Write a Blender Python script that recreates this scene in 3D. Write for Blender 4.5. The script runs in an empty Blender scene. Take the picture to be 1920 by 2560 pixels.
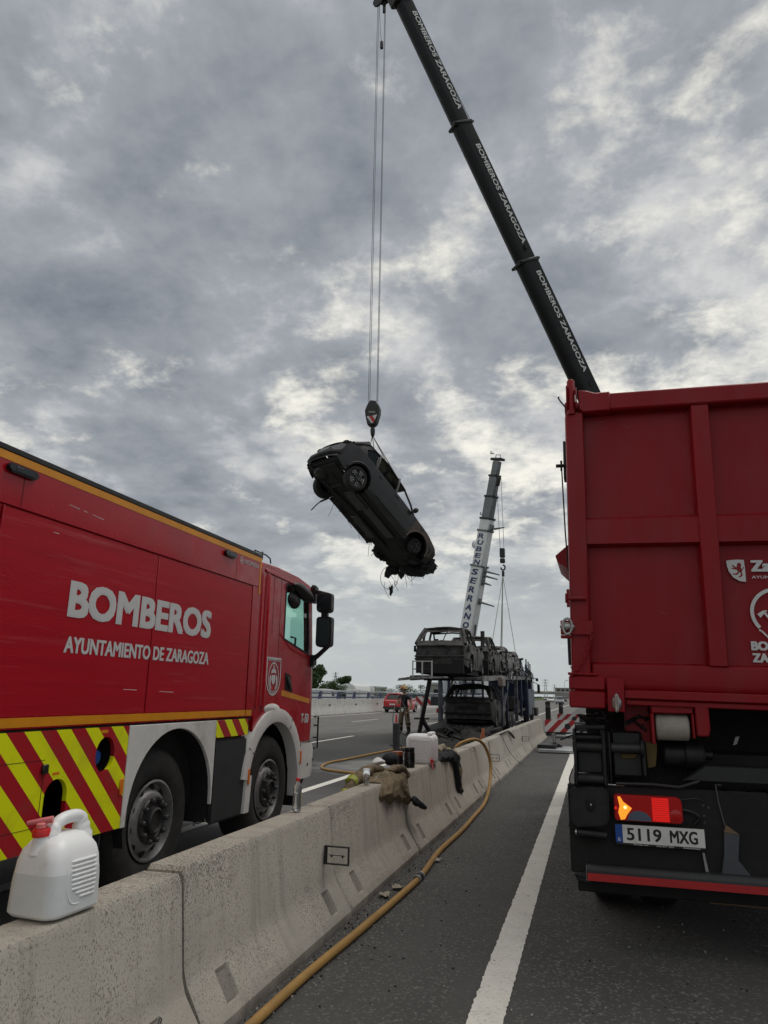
import bpy, bmesh, math, random
from math import sin, cos, pi, radians, sqrt, atan2
from mathutils import Vector, Matrix, noise
random.seed(7)
S = bpy.context.scene
COL = S.collection

# ------------------------------------------------------------------ camera
def camera():
    a, p, r = radians(16.0688), radians(14.3775), radians(0.974)
    fwd = Vector((-sin(a)*cos(p), cos(a)*cos(p), sin(p)))
    right = Vector((cos(a), sin(a), 0)); up = right.cross(fwd)
    r2 = right*cos(r) + up*sin(r); u2 = r2.cross(fwd)
    c = bpy.data.cameras.new('camera'); o = bpy.data.objects.new('camera', c); COL.objects.link(o)
    m = Matrix((r2, u2, -fwd)).transposed().to_4x4(); m.translation = (0, 0, 1.5)
    o.matrix_world = m
    c.sensor_fit = 'VERTICAL'; c.sensor_height = 36; c.lens = 36*1775/2560
    c.clip_start = .05; c.clip_end = 9000
    S.camera = o
camera()

# ------------------------------------------------------------------ sky and light
SUN_EL, SUN_AZ = radians(66), radians(50)          # azimuth from +Y towards +X
def world():
    w = bpy.data.worlds.new('World'); S.world = w; w.use_nodes = True
    nt = w.node_tree; N = nt.nodes; L = nt.links; N.clear()
    def nd(t, **k):
        n = N.new(t)
        for a, b in k.items(): setattr(n, a, b)
        return n
    def mth(op, a, b=None, clamp=False):
        n = nd('ShaderNodeMath', operation=op, use_clamp=clamp)
        for i, v in enumerate((a, b)):
            if v is None: continue
            if isinstance(v, (int, float)): n.inputs[i].default_value = v
            else: L.new(v, n.inputs[i])
        return n.outputs[0]
    out = nd('ShaderNodeOutputWorld')
    sky = nd('ShaderNodeTexSky', sky_type='NISHITA', sun_disc=False)
    sky.sun_elevation = SUN_EL; sky.sun_rotation = SUN_AZ; sky.dust_density = 3.0
    b1 = nd('ShaderNodeBackground'); b1.inputs[1].default_value = .09; L.new(sky.outputs[0], b1.inputs[0])
    tc = nd('ShaderNodeTexCoord'); sx = nd('ShaderNodeSeparateXYZ'); L.new(tc.outputs['Generated'], sx.inputs[0])
    z = mth('MAXIMUM', sx.outputs[2], 0.0); den = mth('ADD', z, .26)
    cx = nd('ShaderNodeCombineXYZ'); L.new(mth('DIVIDE', sx.outputs[0], den), cx.inputs[0]); L.new(mth('DIVIDE', sx.outputs[1], den), cx.inputs[1])
    cx.inputs[2].default_value = 1.7
    def noi(scale, detail, rough, dist, off):
        mp = nd('ShaderNodeMapping'); L.new(cx.outputs[0], mp.inputs[0]); mp.inputs['Location'].default_value = off
        n = nd('ShaderNodeTexNoise'); L.new(mp.outputs[0], n.inputs[0])
        n.inputs['Scale'].default_value = scale; n.inputs['Detail'].default_value = detail
        n.inputs['Roughness'].default_value = rough; n.inputs['Distortion'].default_value = dist
        return n.outputs[0]
    big = noi(1.5, 2, .5, .1, (2.5, 4.25, 0.3)); mid = noi(4.6, 7, .57, .15, (0.4, 7.7, 0)); fine = noi(15.0, 6, .62, .1, (1.3, 2.7, 5)); gap = noi(6.2, 7, .60, .12, (5.3, 2.2, 3))
    # cloud thickness
    t = mth('ADD', mth('ADD', mth('MULTIPLY', big, .36), mth('MULTIPLY', mid, .50)), mth('MULTIPLY', fine, .14))
    cr = nd('ShaderNodeValToRGB'); L.new(t, cr.inputs[0]); e = cr.color_ramp.elements
    e[0].position = .34; e[0].color = (.185, .210, .242, 1); e[1].position = .60; e[1].color = (.66, .66, .65, 1)
    m1 = e.new(.50); m1.color = (.37, .390, .418, 1)
    # bright breaks where the cloud is thin
    g = mth('ADD', mth('ADD', mth('MULTIPLY', gap, .47), mth('MULTIPLY', big, .43)), mth('MULTIPLY', fine, .10))
    gr = nd('ShaderNodeValToRGB'); L.new(g, gr.inputs[0]); e = gr.color_ramp.elements
    e[0].position = .49; e[0].color = (0, 0, 0, 1); e[1].position = .62; e[1].color = (1, 1, 1, 1); gr.color_ramp.interpolation = 'EASE'
    mx = nd('ShaderNodeMixRGB'); L.new(gr.outputs[0], mx.inputs[0]); L.new(cr.outputs[0], mx.inputs[1]); mx.inputs[2].default_value = (1.0, .97, .86, 1)
    # towards the horizon the deck merges into an even pale veil
    hz = nd('ShaderNodeMapRange', interpolation_type='SMOOTHSTEP'); L.new(sx.outputs[2], hz.inputs[0])
    hz.inputs[1].default_value = .03; hz.inputs[2].default_value = .27; hz.inputs[3].default_value = 1; hz.inputs[4].default_value = 0
    mh = nd('ShaderNodeMixRGB'); L.new(mth('MULTIPLY', hz.outputs[0], .93), mh.inputs[0]); L.new(mx.outputs[0], mh.inputs[1]); mh.inputs[2].default_value = (.53, .57, .575, 1)
    b2 = nd('ShaderNodeBackground'); L.new(mh.outputs[0], b2.inputs[0]); b2.inputs[1].default_value = 1
    ms = nd('ShaderNodeMixShader'); ms.inputs[0].default_value = .93
    L.new(b1.outputs[0], ms.inputs[1]); L.new(b2.outputs[0], ms.inputs[2]); L.new(ms.outputs[0], out.inputs[0])
world()
def sun():
    l = bpy.data.lights.new('sun', 'SUN'); l.energy = 1.1; l.angle = radians(30); l.color = (1, .95, .88)
    o = bpy.data.objects.new('sun', l); COL.objects.link(o)
    d = Vector((sin(SUN_AZ)*cos(SUN_EL), cos(SUN_AZ)*cos(SUN_EL), sin(SUN_EL)))
    o.rotation_euler = d.to_track_quat('Z', 'Y').to_euler(); o.location = (20, 20, 60)
sun()
S.view_settings.view_transform = 'Standard'; S.view_settings.look = 'None'
S.view_settings.exposure = 0; S.view_settings.gamma = 1; S.view_settings.use_curve_mapping = False
S.render.engine = 'CYCLES'

# ------------------------------------------------------------------ materials
MATS = {}
def mat(name, col, rough=.5, metal=0, var=.0, scale=8, bump=0, bscale=60, spec=.5, dirt_or_sheen=None, dscale=2.5, dlo=.5, dhi=.7, coat=0, trans=0, alpha=1, emit=None, es=1, sub=0, aniso=None, col2=None, stretch=(1, 1, 1), detail=6, rvar=0):
    m = bpy.data.materials.new(name); MATS[name] = m; m.use_nodes = True
    nt = m.node_tree; N = nt.nodes; L = nt.links; b = N['Principled BSDF']
    b.inputs['Base Color'].default_value = (*col, 1); b.inputs['Roughness'].default_value = rough; b.inputs['Metallic'].default_value = metal
    b.inputs['Specular IOR Level'].default_value = spec; b.inputs['Coat Weight'].default_value = coat; b.inputs['Coat Roughness'].default_value = .08
    b.inputs['Transmission Weight'].default_value = trans; b.inputs['Alpha'].default_value = alpha
    if sub: b.inputs['Subsurface Weight'].default_value = sub; b.inputs['Subsurface Radius'].default_value = (.05, .05, .05)
    if emit: b.inputs['Emission Color'].default_value = (*emit, 1); b.inputs['Emission Strength'].default_value = es
    tc = N.new('ShaderNodeTexCoord'); mp = N.new('ShaderNodeMapping'); L.new(tc.outputs['Object'], mp.inputs[0]); mp.inputs['Scale'].default_value = stretch
    def noi(sc, det=detail, ro=.6):
        n = N.new('ShaderNodeTexNoise'); L.new(mp.outputs[0], n.inputs[0]); n.inputs['Scale'].default_value = sc; n.inputs['Detail'].default_value = det; n.inputs['Roughness'].default_value = ro
        return n
    cur = None
    if var:
        n = noi(scale); r = N.new('ShaderNodeValToRGB'); L.new(n.outputs[0], r.inputs[0])
        r.color_ramp.elements[0].position = .3; r.color_ramp.elements[1].position = .7
        c2 = col2 or tuple(min(1, c*(1+var)) for c in col)
        r.color_ramp.elements[0].color = (*[c*(1-var) for c in col], 1); r.color_ramp.elements[1].color = (*c2, 1)
        cur = r.outputs[0]; L.new(cur, b.inputs['Base Color'])
    if dirt_or_sheen:
        n = noi(dscale, 8, .65); r = N.new('ShaderNodeMapRange'); L.new(n.outputs[0], r.inputs[0]); r.inputs[1].default_value = dlo; r.inputs[2].default_value = dhi
        x = N.new('ShaderNodeMixRGB'); L.new(r.outputs[0], x.inputs[0]); x.inputs[2].default_value = (*dirt_or_sheen, 1)
        if cur: L.new(cur, x.inputs[1])
        else: x.inputs[1].default_value = (*col, 1)
        L.new(x.outputs[0], b.inputs['Base Color']); cur = x.outputs[0]
    if rvar:
        n = noi(6); r = N.new('ShaderNodeMapRange'); L.new(n.outputs[0], r.inputs[0]); r.inputs[1].default_value = .3; r.inputs[2].default_value = .7
        r.inputs[3].default_value = max(.02, rough-rvar); r.inputs[4].default_value = min(1, rough+rvar); L.new(r.outputs[0], b.inputs['Roughness'])
    if bump:
        n = noi(bscale, 4); bp = N.new('ShaderNodeBump'); bp.inputs['Strength'].default_value = bump; bp.inputs['Distance'].default_value = .01
        L.new(n.outputs[0], bp.inputs['Height']); L.new(bp.outputs[0], b.inputs['Normal'])
    return m
def nodes(m): return m.node_tree.nodes, m.node_tree.links, m.node_tree.nodes['Principled BSDF']

RED = (.40, .006, .016)
mat('red', RED, .27, coat=.12, spec=.42, var=.08, scale=3, rvar=.1, dirt_or_sheen=(.30, .018, .026), dscale=1.6, dlo=.5, dhi=.8, bump=.06, bscale=2.5)
mat('red_dump', (.255, .0045, .011), .45, spec=.28, var=.1, scale=2, rvar=.1, dirt_or_sheen=(.215, .026, .028), dscale=3.2, dlo=.46, dhi=.78, bump=.12, bscale=5, stretch=(1, 1, .3))  # paler streaks stand for dust and for painted sky reflection on the panels
mat('gold', (.70, .28, .01), .4, var=.1, scale=5)
mat('fluo', (.80, .86, .0), .45, var=.06, scale=4)
mat('white', (.68, .68, .66), .4, var=.08, scale=4, dirt_or_sheen=(.32, .30, .27), dscale=3, dlo=.55, dhi=.85)
mat('white_clean', (.75, .75, .74), .45)
mat('decal', (.62, .63, .63), .5)
mat('lamp_red', (.5, .01, .01), .15)
mat('orange', (.75, .18, .01), .3)
mat('black', (.012, .012, .013), .45, var=.3, scale=7, rvar=.12)
mat('black_gloss', (.01, .01, .011), .15)
mat('dark_metal', (.018, .018, .020), .5, metal=.3, var=.35, scale=9, rvar=.15, dirt_or_sheen=(.05, .045, .04), dscale=4, dlo=.55, dhi=.8)
mat('panel_grey', (.028, .03, .033), .5, var=.2, scale=4)
mat('rubber', (.016, .016, .016), .8, var=.35, scale=12, dirt_or_sheen=(.05, .045, .04), dscale=5, dlo=.5, dhi=.8, bump=.15, bscale=40)
mat('steel', (.42, .42, .42), .35, metal=.9, var=.15, scale=9)
mat('rim_grey', (.29, .29, .29), .45, metal=.5, var=.2, scale=9, dirt_or_sheen=(.08, .07, .06), dscale=6, dlo=.45, dhi=.8)
mat('hub_dark', (.05, .05, .05), .5, metal=.4, var=.3, scale=12)
mat('glass', (.55, .85, .75), .03, trans=1.0)
mat('glass_dark', (.02, .025, .028), .05)
mat('mirror_glass', (.5, .52, .53), .05, metal=1)
mat('hose', (.36, .205, .055), .65, var=.15, scale=10, dirt_or_sheen=(.20, .11, .03), dscale=5, dlo=.48, dhi=.75, bump=.2, bscale=120)
mat('jerry', (.86, .87, .87), .35, sub=.35, dirt_or_sheen=(.55, .55, .52), dscale=7, dlo=.55, dhi=.85)
mat('water', (.62, .66, .66), .1, sub=.2)
mat('red_plastic', (.62, .02, .02), .35)
mat('pink_plastic', (.70, .20, .20), .4, sub=.2)
mat('pet', (.95, .97, .97), .05, trans=.95)
mat('khaki', (.17, .13, .078), .85, var=.25, scale=9, dirt_or_sheen=(.05, .042, .03), dscale=4, dlo=.5, dhi=.75, bump=.5, bscale=70)
mat('cloth_dark', (.018, .018, .022), .85, var=.3, scale=12, bump=.3, bscale=70)
mat('skin', (.42, .24, .17), .6)
mat('burnt', (.022, .021, .020), .7, metal=.2, var=.7, scale=5, col2=(.075, .072, .070), dirt_or_sheen=(.045, .036, .028), dscale=2.2, dlo=.52, dhi=.72, bump=.5, bscale=16)
mat('burnt_mid', (.045, .043, .041), .65, metal=.25, var=.7, scale=4, col2=(.17, .165, .16), dirt_or_sheen=(.07, .052, .038), dscale=2.6, dlo=.5, dhi=.7, bump=.5, bscale=14, stretch=(1, 1, .5))
mat('burnt_pale', (.14, .138, .135), .55, metal=.35, var=.6, scale=3.5, col2=(.42, .42, .41), dirt_or_sheen=(.05, .04, .035), dscale=3, dlo=.45, dhi=.65, bump=.4, bscale=14, stretch=(1, 1, .6))
mat('soot', (.010, .010, .010), .8, var=.4, scale=6, bump=.4, bscale=25)
mat('ash', (.011, .0105, .010), .95, var=.6, scale=9, col2=(.030, .029, .028), bump=1, bscale=20)
mat('car_grey', (.017, .0175, .019), .40, metal=.4, var=.25, scale=3, coat=.3, rvar=.12, dirt_or_sheen=(.014, .013, .013), dscale=2.5, dlo=.45, dhi=.7)
mat('car_brown', (.09, .065, .05), .5, metal=.3, var=.3, scale=3, dirt_or_sheen=(.03, .025, .02), dscale=3, dlo=.45, dhi=.7)
mat('boom_black', (.008, .009, .010), .45, spec=.3, metal=.2, var=.2, scale=2, rvar=.1)
mat('boom_white', (.72, .73, .74), .4, var=.06, scale=2)
mat('boom_grey', (.16, .17, .18), .4, metal=.4, var=.15, scale=2)
mat('navy', (.02, .035, .12), .4)
mat('blue', (.012, .020, .062), .4, var=.3, scale=4, dirt_or_sheen=(.02, .02, .03), dscale=2, dlo=.5, dhi=.7)
mat('post_steel', (.11, .12, .145), .45, metal=.5, var=.4, scale=4, dirt_or_sheen=(.05, .04, .04), dscale=3, dlo=.45, dhi=.7)
mat('rail_blue', (.012, .025, .11), .4)
mat('galv', (.42, .44, .45), .4, metal=.6, var=.2, scale=3)
mat('car_red', (.50, .012, .012), .2, coat=.7)
mat('car_white', (.70, .70, .70), .25, coat=.5)
mat('car_silver', (.35, .36, .37), .3, metal=.6)
mat('car_dark', (.03, .03, .035), .25, coat=.5)
mat('leaf', (.045, .075, .028), .8, var=.45, scale=.8, spec=.2)
mat('bark', (.09, .07, .05), .9, var=.3, scale=4)
mat('plywood', (.20, .13, .075), .75, var=.2, scale=5, stretch=(1, 8, 8))
mat('beige', (.33, .31, .27), .7, var=.15, scale=14, bump=.3, bscale=90, dirt_or_sheen=(.12, .11, .09), dscale=5, dlo=.55, dhi=.8)
mat('build', (.30, .29, .28), .8, var=.1, scale=.2)
mat('build_light', (.48, .47, .45), .8)
mat('cable', (.16, .165, .18), .5, metal=.5)
mat('sling', (.25, .26, .22), .8)
mat('plate', (.72, .72, .70), .4, dirt_or_sheen=(.45, .44, .42), dscale=8, dlo=.5, dhi=.8)
mat('eu_blue', (.01, .07, .33), .4)
mat('lens_grey', (.10, .12, .17), .12, coat=.5)
mat('lamp_orange', (.9, .35, .02), .2, emit=(1, .34, .03), es=.85)
mat('lamp_on', (.6, .01, .01), .2, emit=(1, .02, .015), es=.42)
mat('straw', (.30, .27, .2), .9)
mat('grass', (.07, .085, .035), .95, var=.4, scale=.3)

def road_mat(name, base, speck, patch):
    m = mat(name, base, .85, var=.28, scale=1.2, bump=.55, bscale=170, detail=8)
    N, L, b = nodes(m)
    src = b.inputs['Base Color'].links[0].from_socket
    tc = [n for n in N if n.type == 'TEX_COORD'][0]
    v = N.new('ShaderNodeTexVoronoi'); L.new(tc.outputs['Object'], v.inputs[0]); v.inputs['Scale'].default_value = 75
    r = N.new('ShaderNodeSeparateColor'); L.new(v.outputs['Color'], r.inputs[0])
    k = N.new('ShaderNodeMapRange'); L.new(r.outputs[0], k.inputs[0]); k.inputs[1].default_value = .78; k.inputs[2].default_value = 1.0; k.inputs[4].default_value = .7
    x = N.new('ShaderNodeMixRGB'); L.new(k.outputs[0], x.inputs[0]); L.new(src, x.inputs[1]); x.inputs[2].default_value = (*speck, 1)
    mp = N.new('ShaderNodeMapping'); L.new(tc.outputs['Object'], mp.inputs[0]); mp.inputs['Scale'].default_value = (1.3, .12, 1)
    n = N.new('ShaderNodeTexNoise'); L.new(mp.outputs[0], n.inputs[0]); n.inputs['Scale'].default_value = 1.1; n.inputs['Detail'].default_value = 6
    q = N.new('ShaderNodeMapRange'); L.new(n.outputs[0], q.inputs[0]); q.inputs[1].default_value = .42; q.inputs[2].default_value = .72
    y = N.new('ShaderNodeMixRGB'); L.new(q.outputs[0], y.inputs[0]); L.new(x.outputs[0], y.inputs[1]); y.inputs[2].default_value = (*patch, 1)
    L.new(y.outputs[0], b.inputs['Base Color'])
    return m, y
road_mat('asphalt', (.062, .060, .057), (.26, .25, .24), (.078, .075, .071))
ma, last = road_mat('asphalt_left', (.150, .142, .136), (.24, .23, .22), (.125, .118, .112))
def burn_stain():     # soot and foam stain on the carriageway around the burnt carrier
    N, L, b = nodes(ma)
    tc = [n for n in N if n.type == 'TEX_COORD'][0]
    sx = N.new('ShaderNodeSeparateXYZ'); L.new(tc.outputs['Object'], sx.inputs[0])
    def m(op, a, c):
        n = N.new('ShaderNodeMath'); n.operation = op
        for i, v in enumerate((a, c)):
            if isinstance(v, (int, float)): n.inputs[i].default_value = v
            else: L.new(v, n.inputs[i])
        return n.outputs[0]
    dx = m('DIVIDE', m('ADD', sx.outputs[0], 5.2), 5.2); dy = m('DIVIDE', m('ADD', sx.outputs[1], -20.0), 12.0)
    n = N.new('ShaderNodeTexNoise'); L.new(tc.outputs['Object'], n.inputs[0]); n.inputs['Scale'].default_value = .35; n.inputs['Detail'].default_value = 7
    d = m('ADD', m('ADD', m('MULTIPLY', dx, dx), m('MULTIPLY', dy, dy)), m('MULTIPLY', n.outputs[0], 1.1))
    r = N.new('ShaderNodeMapRange'); L.new(d, r.inputs[0]); r.inputs[1].default_value = 1.75; r.inputs[2].default_value = 1.0; r.inputs[3].default_value = 0; r.inputs[4].default_value = .88
    x = N.new('ShaderNodeMixRGB'); L.new(r.outputs[0], x.inputs[0]); L.new(last.outputs[0], x.inputs[1]); x.inputs[2].default_value = (.035, .034, .034, 1)
    # dried foam
    ex = m('DIVIDE', m('ADD', sx.outputs[0], 4.6), 1.7); ey = m('DIVIDE', m('ADD', sx.outputs[1], -15.4), 2.2)
    n2 = N.new('ShaderNodeTexNoise'); L.new(tc.outputs['Object'], n2.inputs[0]); n2.inputs['Scale'].default_value = 1.5; n2.inputs['Detail'].default_value = 8
    e = m('ADD', m('ADD', m('MULTIPLY', ex, ex), m('MULTIPLY', ey, ey)), m('MULTIPLY', n2.outputs[0], 1.6))
    r2 = N.new('ShaderNodeMapRange'); L.new(e, r2.inputs[0]); r2.inputs[1].default_value = 1.5; r2.inputs[2].default_value = .8; r2.inputs[3].default_value = 0; r2.inputs[4].default_value = .6
    x2 = N.new('ShaderNodeMixRGB'); L.new(r2.outputs[0], x2.inputs[0]); L.new(x.outputs[0], x2.inputs[1]); x2.inputs[2].default_value = (.3, .3, .29, 1)
    L.new(x2.outputs[0], b.inputs['Base Color'])
burn_stain()

def concrete(name, base, pits=True):
    m = mat(name, base, .9, var=.14, scale=2.2, detail=9)
    N, L, b = nodes(m); src = b.inputs['Base Color'].links[0].from_socket
    tc = [n for n in N if n.type == 'TEX_COORD'][0]
    def noi(sc, st, det=8, ro=.6):
        mp = N.new('ShaderNodeMapping'); L.new(tc.outputs['Object'], mp.inputs[0]); mp.inputs['Scale'].default_value = st
        n = N.new('ShaderNodeTexNoise'); L.new(mp.outputs[0], n.inputs[0]); n.inputs['Scale'].default_value = sc; n.inputs['Detail'].default_value = det; n.inputs['Roughness'].default_value = ro
        return n.outputs[0]
    def rng(s, a, c, hi=1.0):
        r = N.new('ShaderNodeMapRange'); L.new(s, r.inputs[0]); r.inputs[1].default_value = a; r.inputs[2].default_value = c; r.inputs[4].default_value = hi; return r.outputs[0]
    def mix(f, a, c):
        x = N.new('ShaderNodeMixRGB'); L.new(f, x.inputs[0]); L.new(a, x.inputs[1]); x.inputs[2].default_value = (*c, 1); return x.outputs[0]
    c = mix(rng(noi(3, (1, 4, .35)), .52, .72, .6), src, tuple(v*.6 for v in base)); c = mix(rng(noi(1.3, (1, 1, 1.6), 10, .7), .54, .70, .4), c, tuple(v*.6 for v in base)); c = mix(rng(noi(2.1, (1, .5, 5), 6, .6), .62, .74, .4), c, (.10, .095, .085))       # run-off streaks
    speck = noi(110, (1, 1, .8), 4, .75); zone = noi(2.3, (1, 1, 1), 5)
    pm = N.new('ShaderNodeMath'); pm.operation = 'ADD'; L.new(speck, pm.inputs[0]); zz = N.new('ShaderNodeMath'); zz.operation = 'MULTIPLY'; L.new(zone, zz.inputs[0]); zz.inputs[1].default_value = .35; L.new(zz.outputs[0], pm.inputs[1])
    sz = N.new('ShaderNodeSeparateXYZ'); L.new(tc.outputs['Object'], sz.inputs[0]); te = N.new('ShaderNodeMapRange'); L.new(sz.outputs[2], te.inputs[0]); te.inputs[1].default_value = .40; te.inputs[2].default_value = .70; te.inputs[4].default_value = .055
    p2 = N.new('ShaderNodeMath'); p2.operation = 'ADD'; L.new(pm.outputs[0], p2.inputs[0]); L.new(te.outputs[0], p2.inputs[1])
    pit = rng(p2.outputs[0], .745, .815, .8)
    c = mix(pit, c, (.09, .08, .068))
    sx = N.new('ShaderNodeSeparateXYZ'); L.new(tc.outputs['Object'], sx.inputs[0])
    lo = N.new('ShaderNodeMapRange'); L.new(sx.outputs[2], lo.inputs[0]); lo.inputs[1].default_value = .10; lo.inputs[2].default_value = 0; lo.inputs[3].default_value = 0; lo.inputs[4].default_value = .75
    lm = N.new('ShaderNodeMath'); lm.operation = 'MULTIPLY'; L.new(lo.outputs[0], lm.inputs[0]); L.new(rng(noi(5, (1, 1, 1)), .3, .6), lm.inputs[1])
    c = mix(lm.outputs[0], c, (.11, .095, .085))      # road dirt splashed on the toe
    L.new(c, b.inputs['Base Color'])
    bp = N.new('ShaderNodeBump'); bp.inputs['Strength'].default_value = .5; bp.inputs['Distance'].default_value = .006; bp.invert = True
    L.new(pm.outputs[0], bp.inputs['Height']); L.new(bp.outputs[0], b.inputs['Normal'])
    return m
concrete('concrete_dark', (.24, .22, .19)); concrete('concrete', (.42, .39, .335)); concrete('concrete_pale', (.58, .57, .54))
def paint_mat():
    m = mat('road_paint', (.74, .72, .66), .8, var=.08, scale=5, bump=.5, bscale=170)
    N, L, b = nodes(m); src = b.inputs['Base Color'].links[0].from_socket; tc = [n for n in N if n.type == 'TEX_COORD'][0]
    n = N.new('ShaderNodeTexNoise'); L.new(tc.outputs['Object'], n.inputs[0]); n.inputs['Scale'].default_value = 55; n.inputs['Detail'].default_value = 5; n.inputs['Roughness'].default_value = .75
    r = N.new('ShaderNodeMapRange'); L.new(n.outputs[0], r.inputs[0]); r.inputs[1].default_value = .56; r.inputs[2].default_value = .68; r.inputs[4].default_value = .8
    x = N.new('ShaderNodeMixRGB'); L.new(r.outputs[0], x.inputs[0]); L.new(src, x.inputs[1]); x.inputs[2].default_value = (.14, .135, .125, 1); L.new(x.outputs[0], b.inputs['Base Color'])
paint_mat()
def chevron(name, ca, cb, period, slope, axis, duty=.5, off=0, rough=.45, dirt_or_sheen=.12):
    m = mat(name, ca, rough, var=.01); N, L, b = nodes(m); tc = [n for n in N if n.type == 'TEX_COORD'][0]
    sx = N.new('ShaderNodeSeparateXYZ'); L.new(tc.outputs['Object'], sx.inputs[0])
    def mm(op, a, c):
        n = N.new('ShaderNodeMath'); n.operation = op
        for i, v in enumerate((a, c)):
            if isinstance(v, (int, float)): n.inputs[i].default_value = v
            else: L.new(v, n.inputs[i])
        return n.outputs[0]
    u = mm('ADD', sx.outputs[axis], mm('MULTIPLY', sx.outputs[2], slope)); u = mm('ADD', u, off)
    fr = mm('FRACT', mm('DIVIDE', u, period), 0); k = mm('LESS_THAN', fr, duty)
    x = N.new('ShaderNodeMixRGB'); L.new(k, x.inputs[0]); x.inputs[1].default_value = (*cb, 1); x.inputs[2].default_value = (*ca, 1)
    n = N.new('ShaderNodeTexNoise'); L.new(tc.outputs['Object'], n.inputs[0]); n.inputs['Scale'].default_value = 5; n.inputs['Detail'].default_value = 8
    r = N.new('ShaderNodeMapRange'); L.new(n.outputs[0], r.inputs[0]); r.inputs[1].default_value = .5; r.inputs[2].default_value = .8; r.inputs[4].default_value = dirt_or_sheen*3
    y = N.new('ShaderNodeMixRGB'); L.new(r.outputs[0], y.inputs[0]); L.new(x.outputs[0], y.inputs[1]); y.inputs[2].default_value = (.12, .08, .05, 1)
    L.new(y.outputs[0], b.inputs['Base Color']); return m
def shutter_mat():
    m = mat('shutter', RED, .38, coat=.0, spec=.3, var=.1, scale=2.5, dirt_or_sheen=(.46, .065, .075), dscale=2.4, dlo=.56, dhi=.74, stretch=(1, .3, 6))  # lighter streaks imitate highlights along the slats, put into the colour
    N, L, b = nodes(m); tc = [n for n in N if n.type == 'TEX_COORD'][0]
    sx = N.new('ShaderNodeSeparateXYZ'); L.new(tc.outputs['Object'], sx.inputs[0])
    w = N.new('ShaderNodeMath'); w.operation = 'MULTIPLY'; L.new(sx.outputs[2], w.inputs[0]); w.inputs[1].default_value = 2*pi/.022
    s = N.new('ShaderNodeMath'); s.operation = 'SINE'; L.new(w.outputs[0], s.inputs[0])
    p = N.new('ShaderNodeMath'); p.operation = 'POWER'; a = N.new('ShaderNodeMath'); a.operation = 'ABSOLUTE'; L.new(s.outputs[0], a.inputs[0]); L.new(a.outputs[0], p.inputs[0]); p.inputs[1].default_value = .4
    bp = N.new('ShaderNodeBump'); bp.inputs['Strength'].default_value = .25; bp.inputs['Distance'].default_value = .003; L.new(p.outputs[0], bp.inputs['Height']); L.new(bp.outputs[0], b.inputs['Normal'])
shutter_mat()

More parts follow.
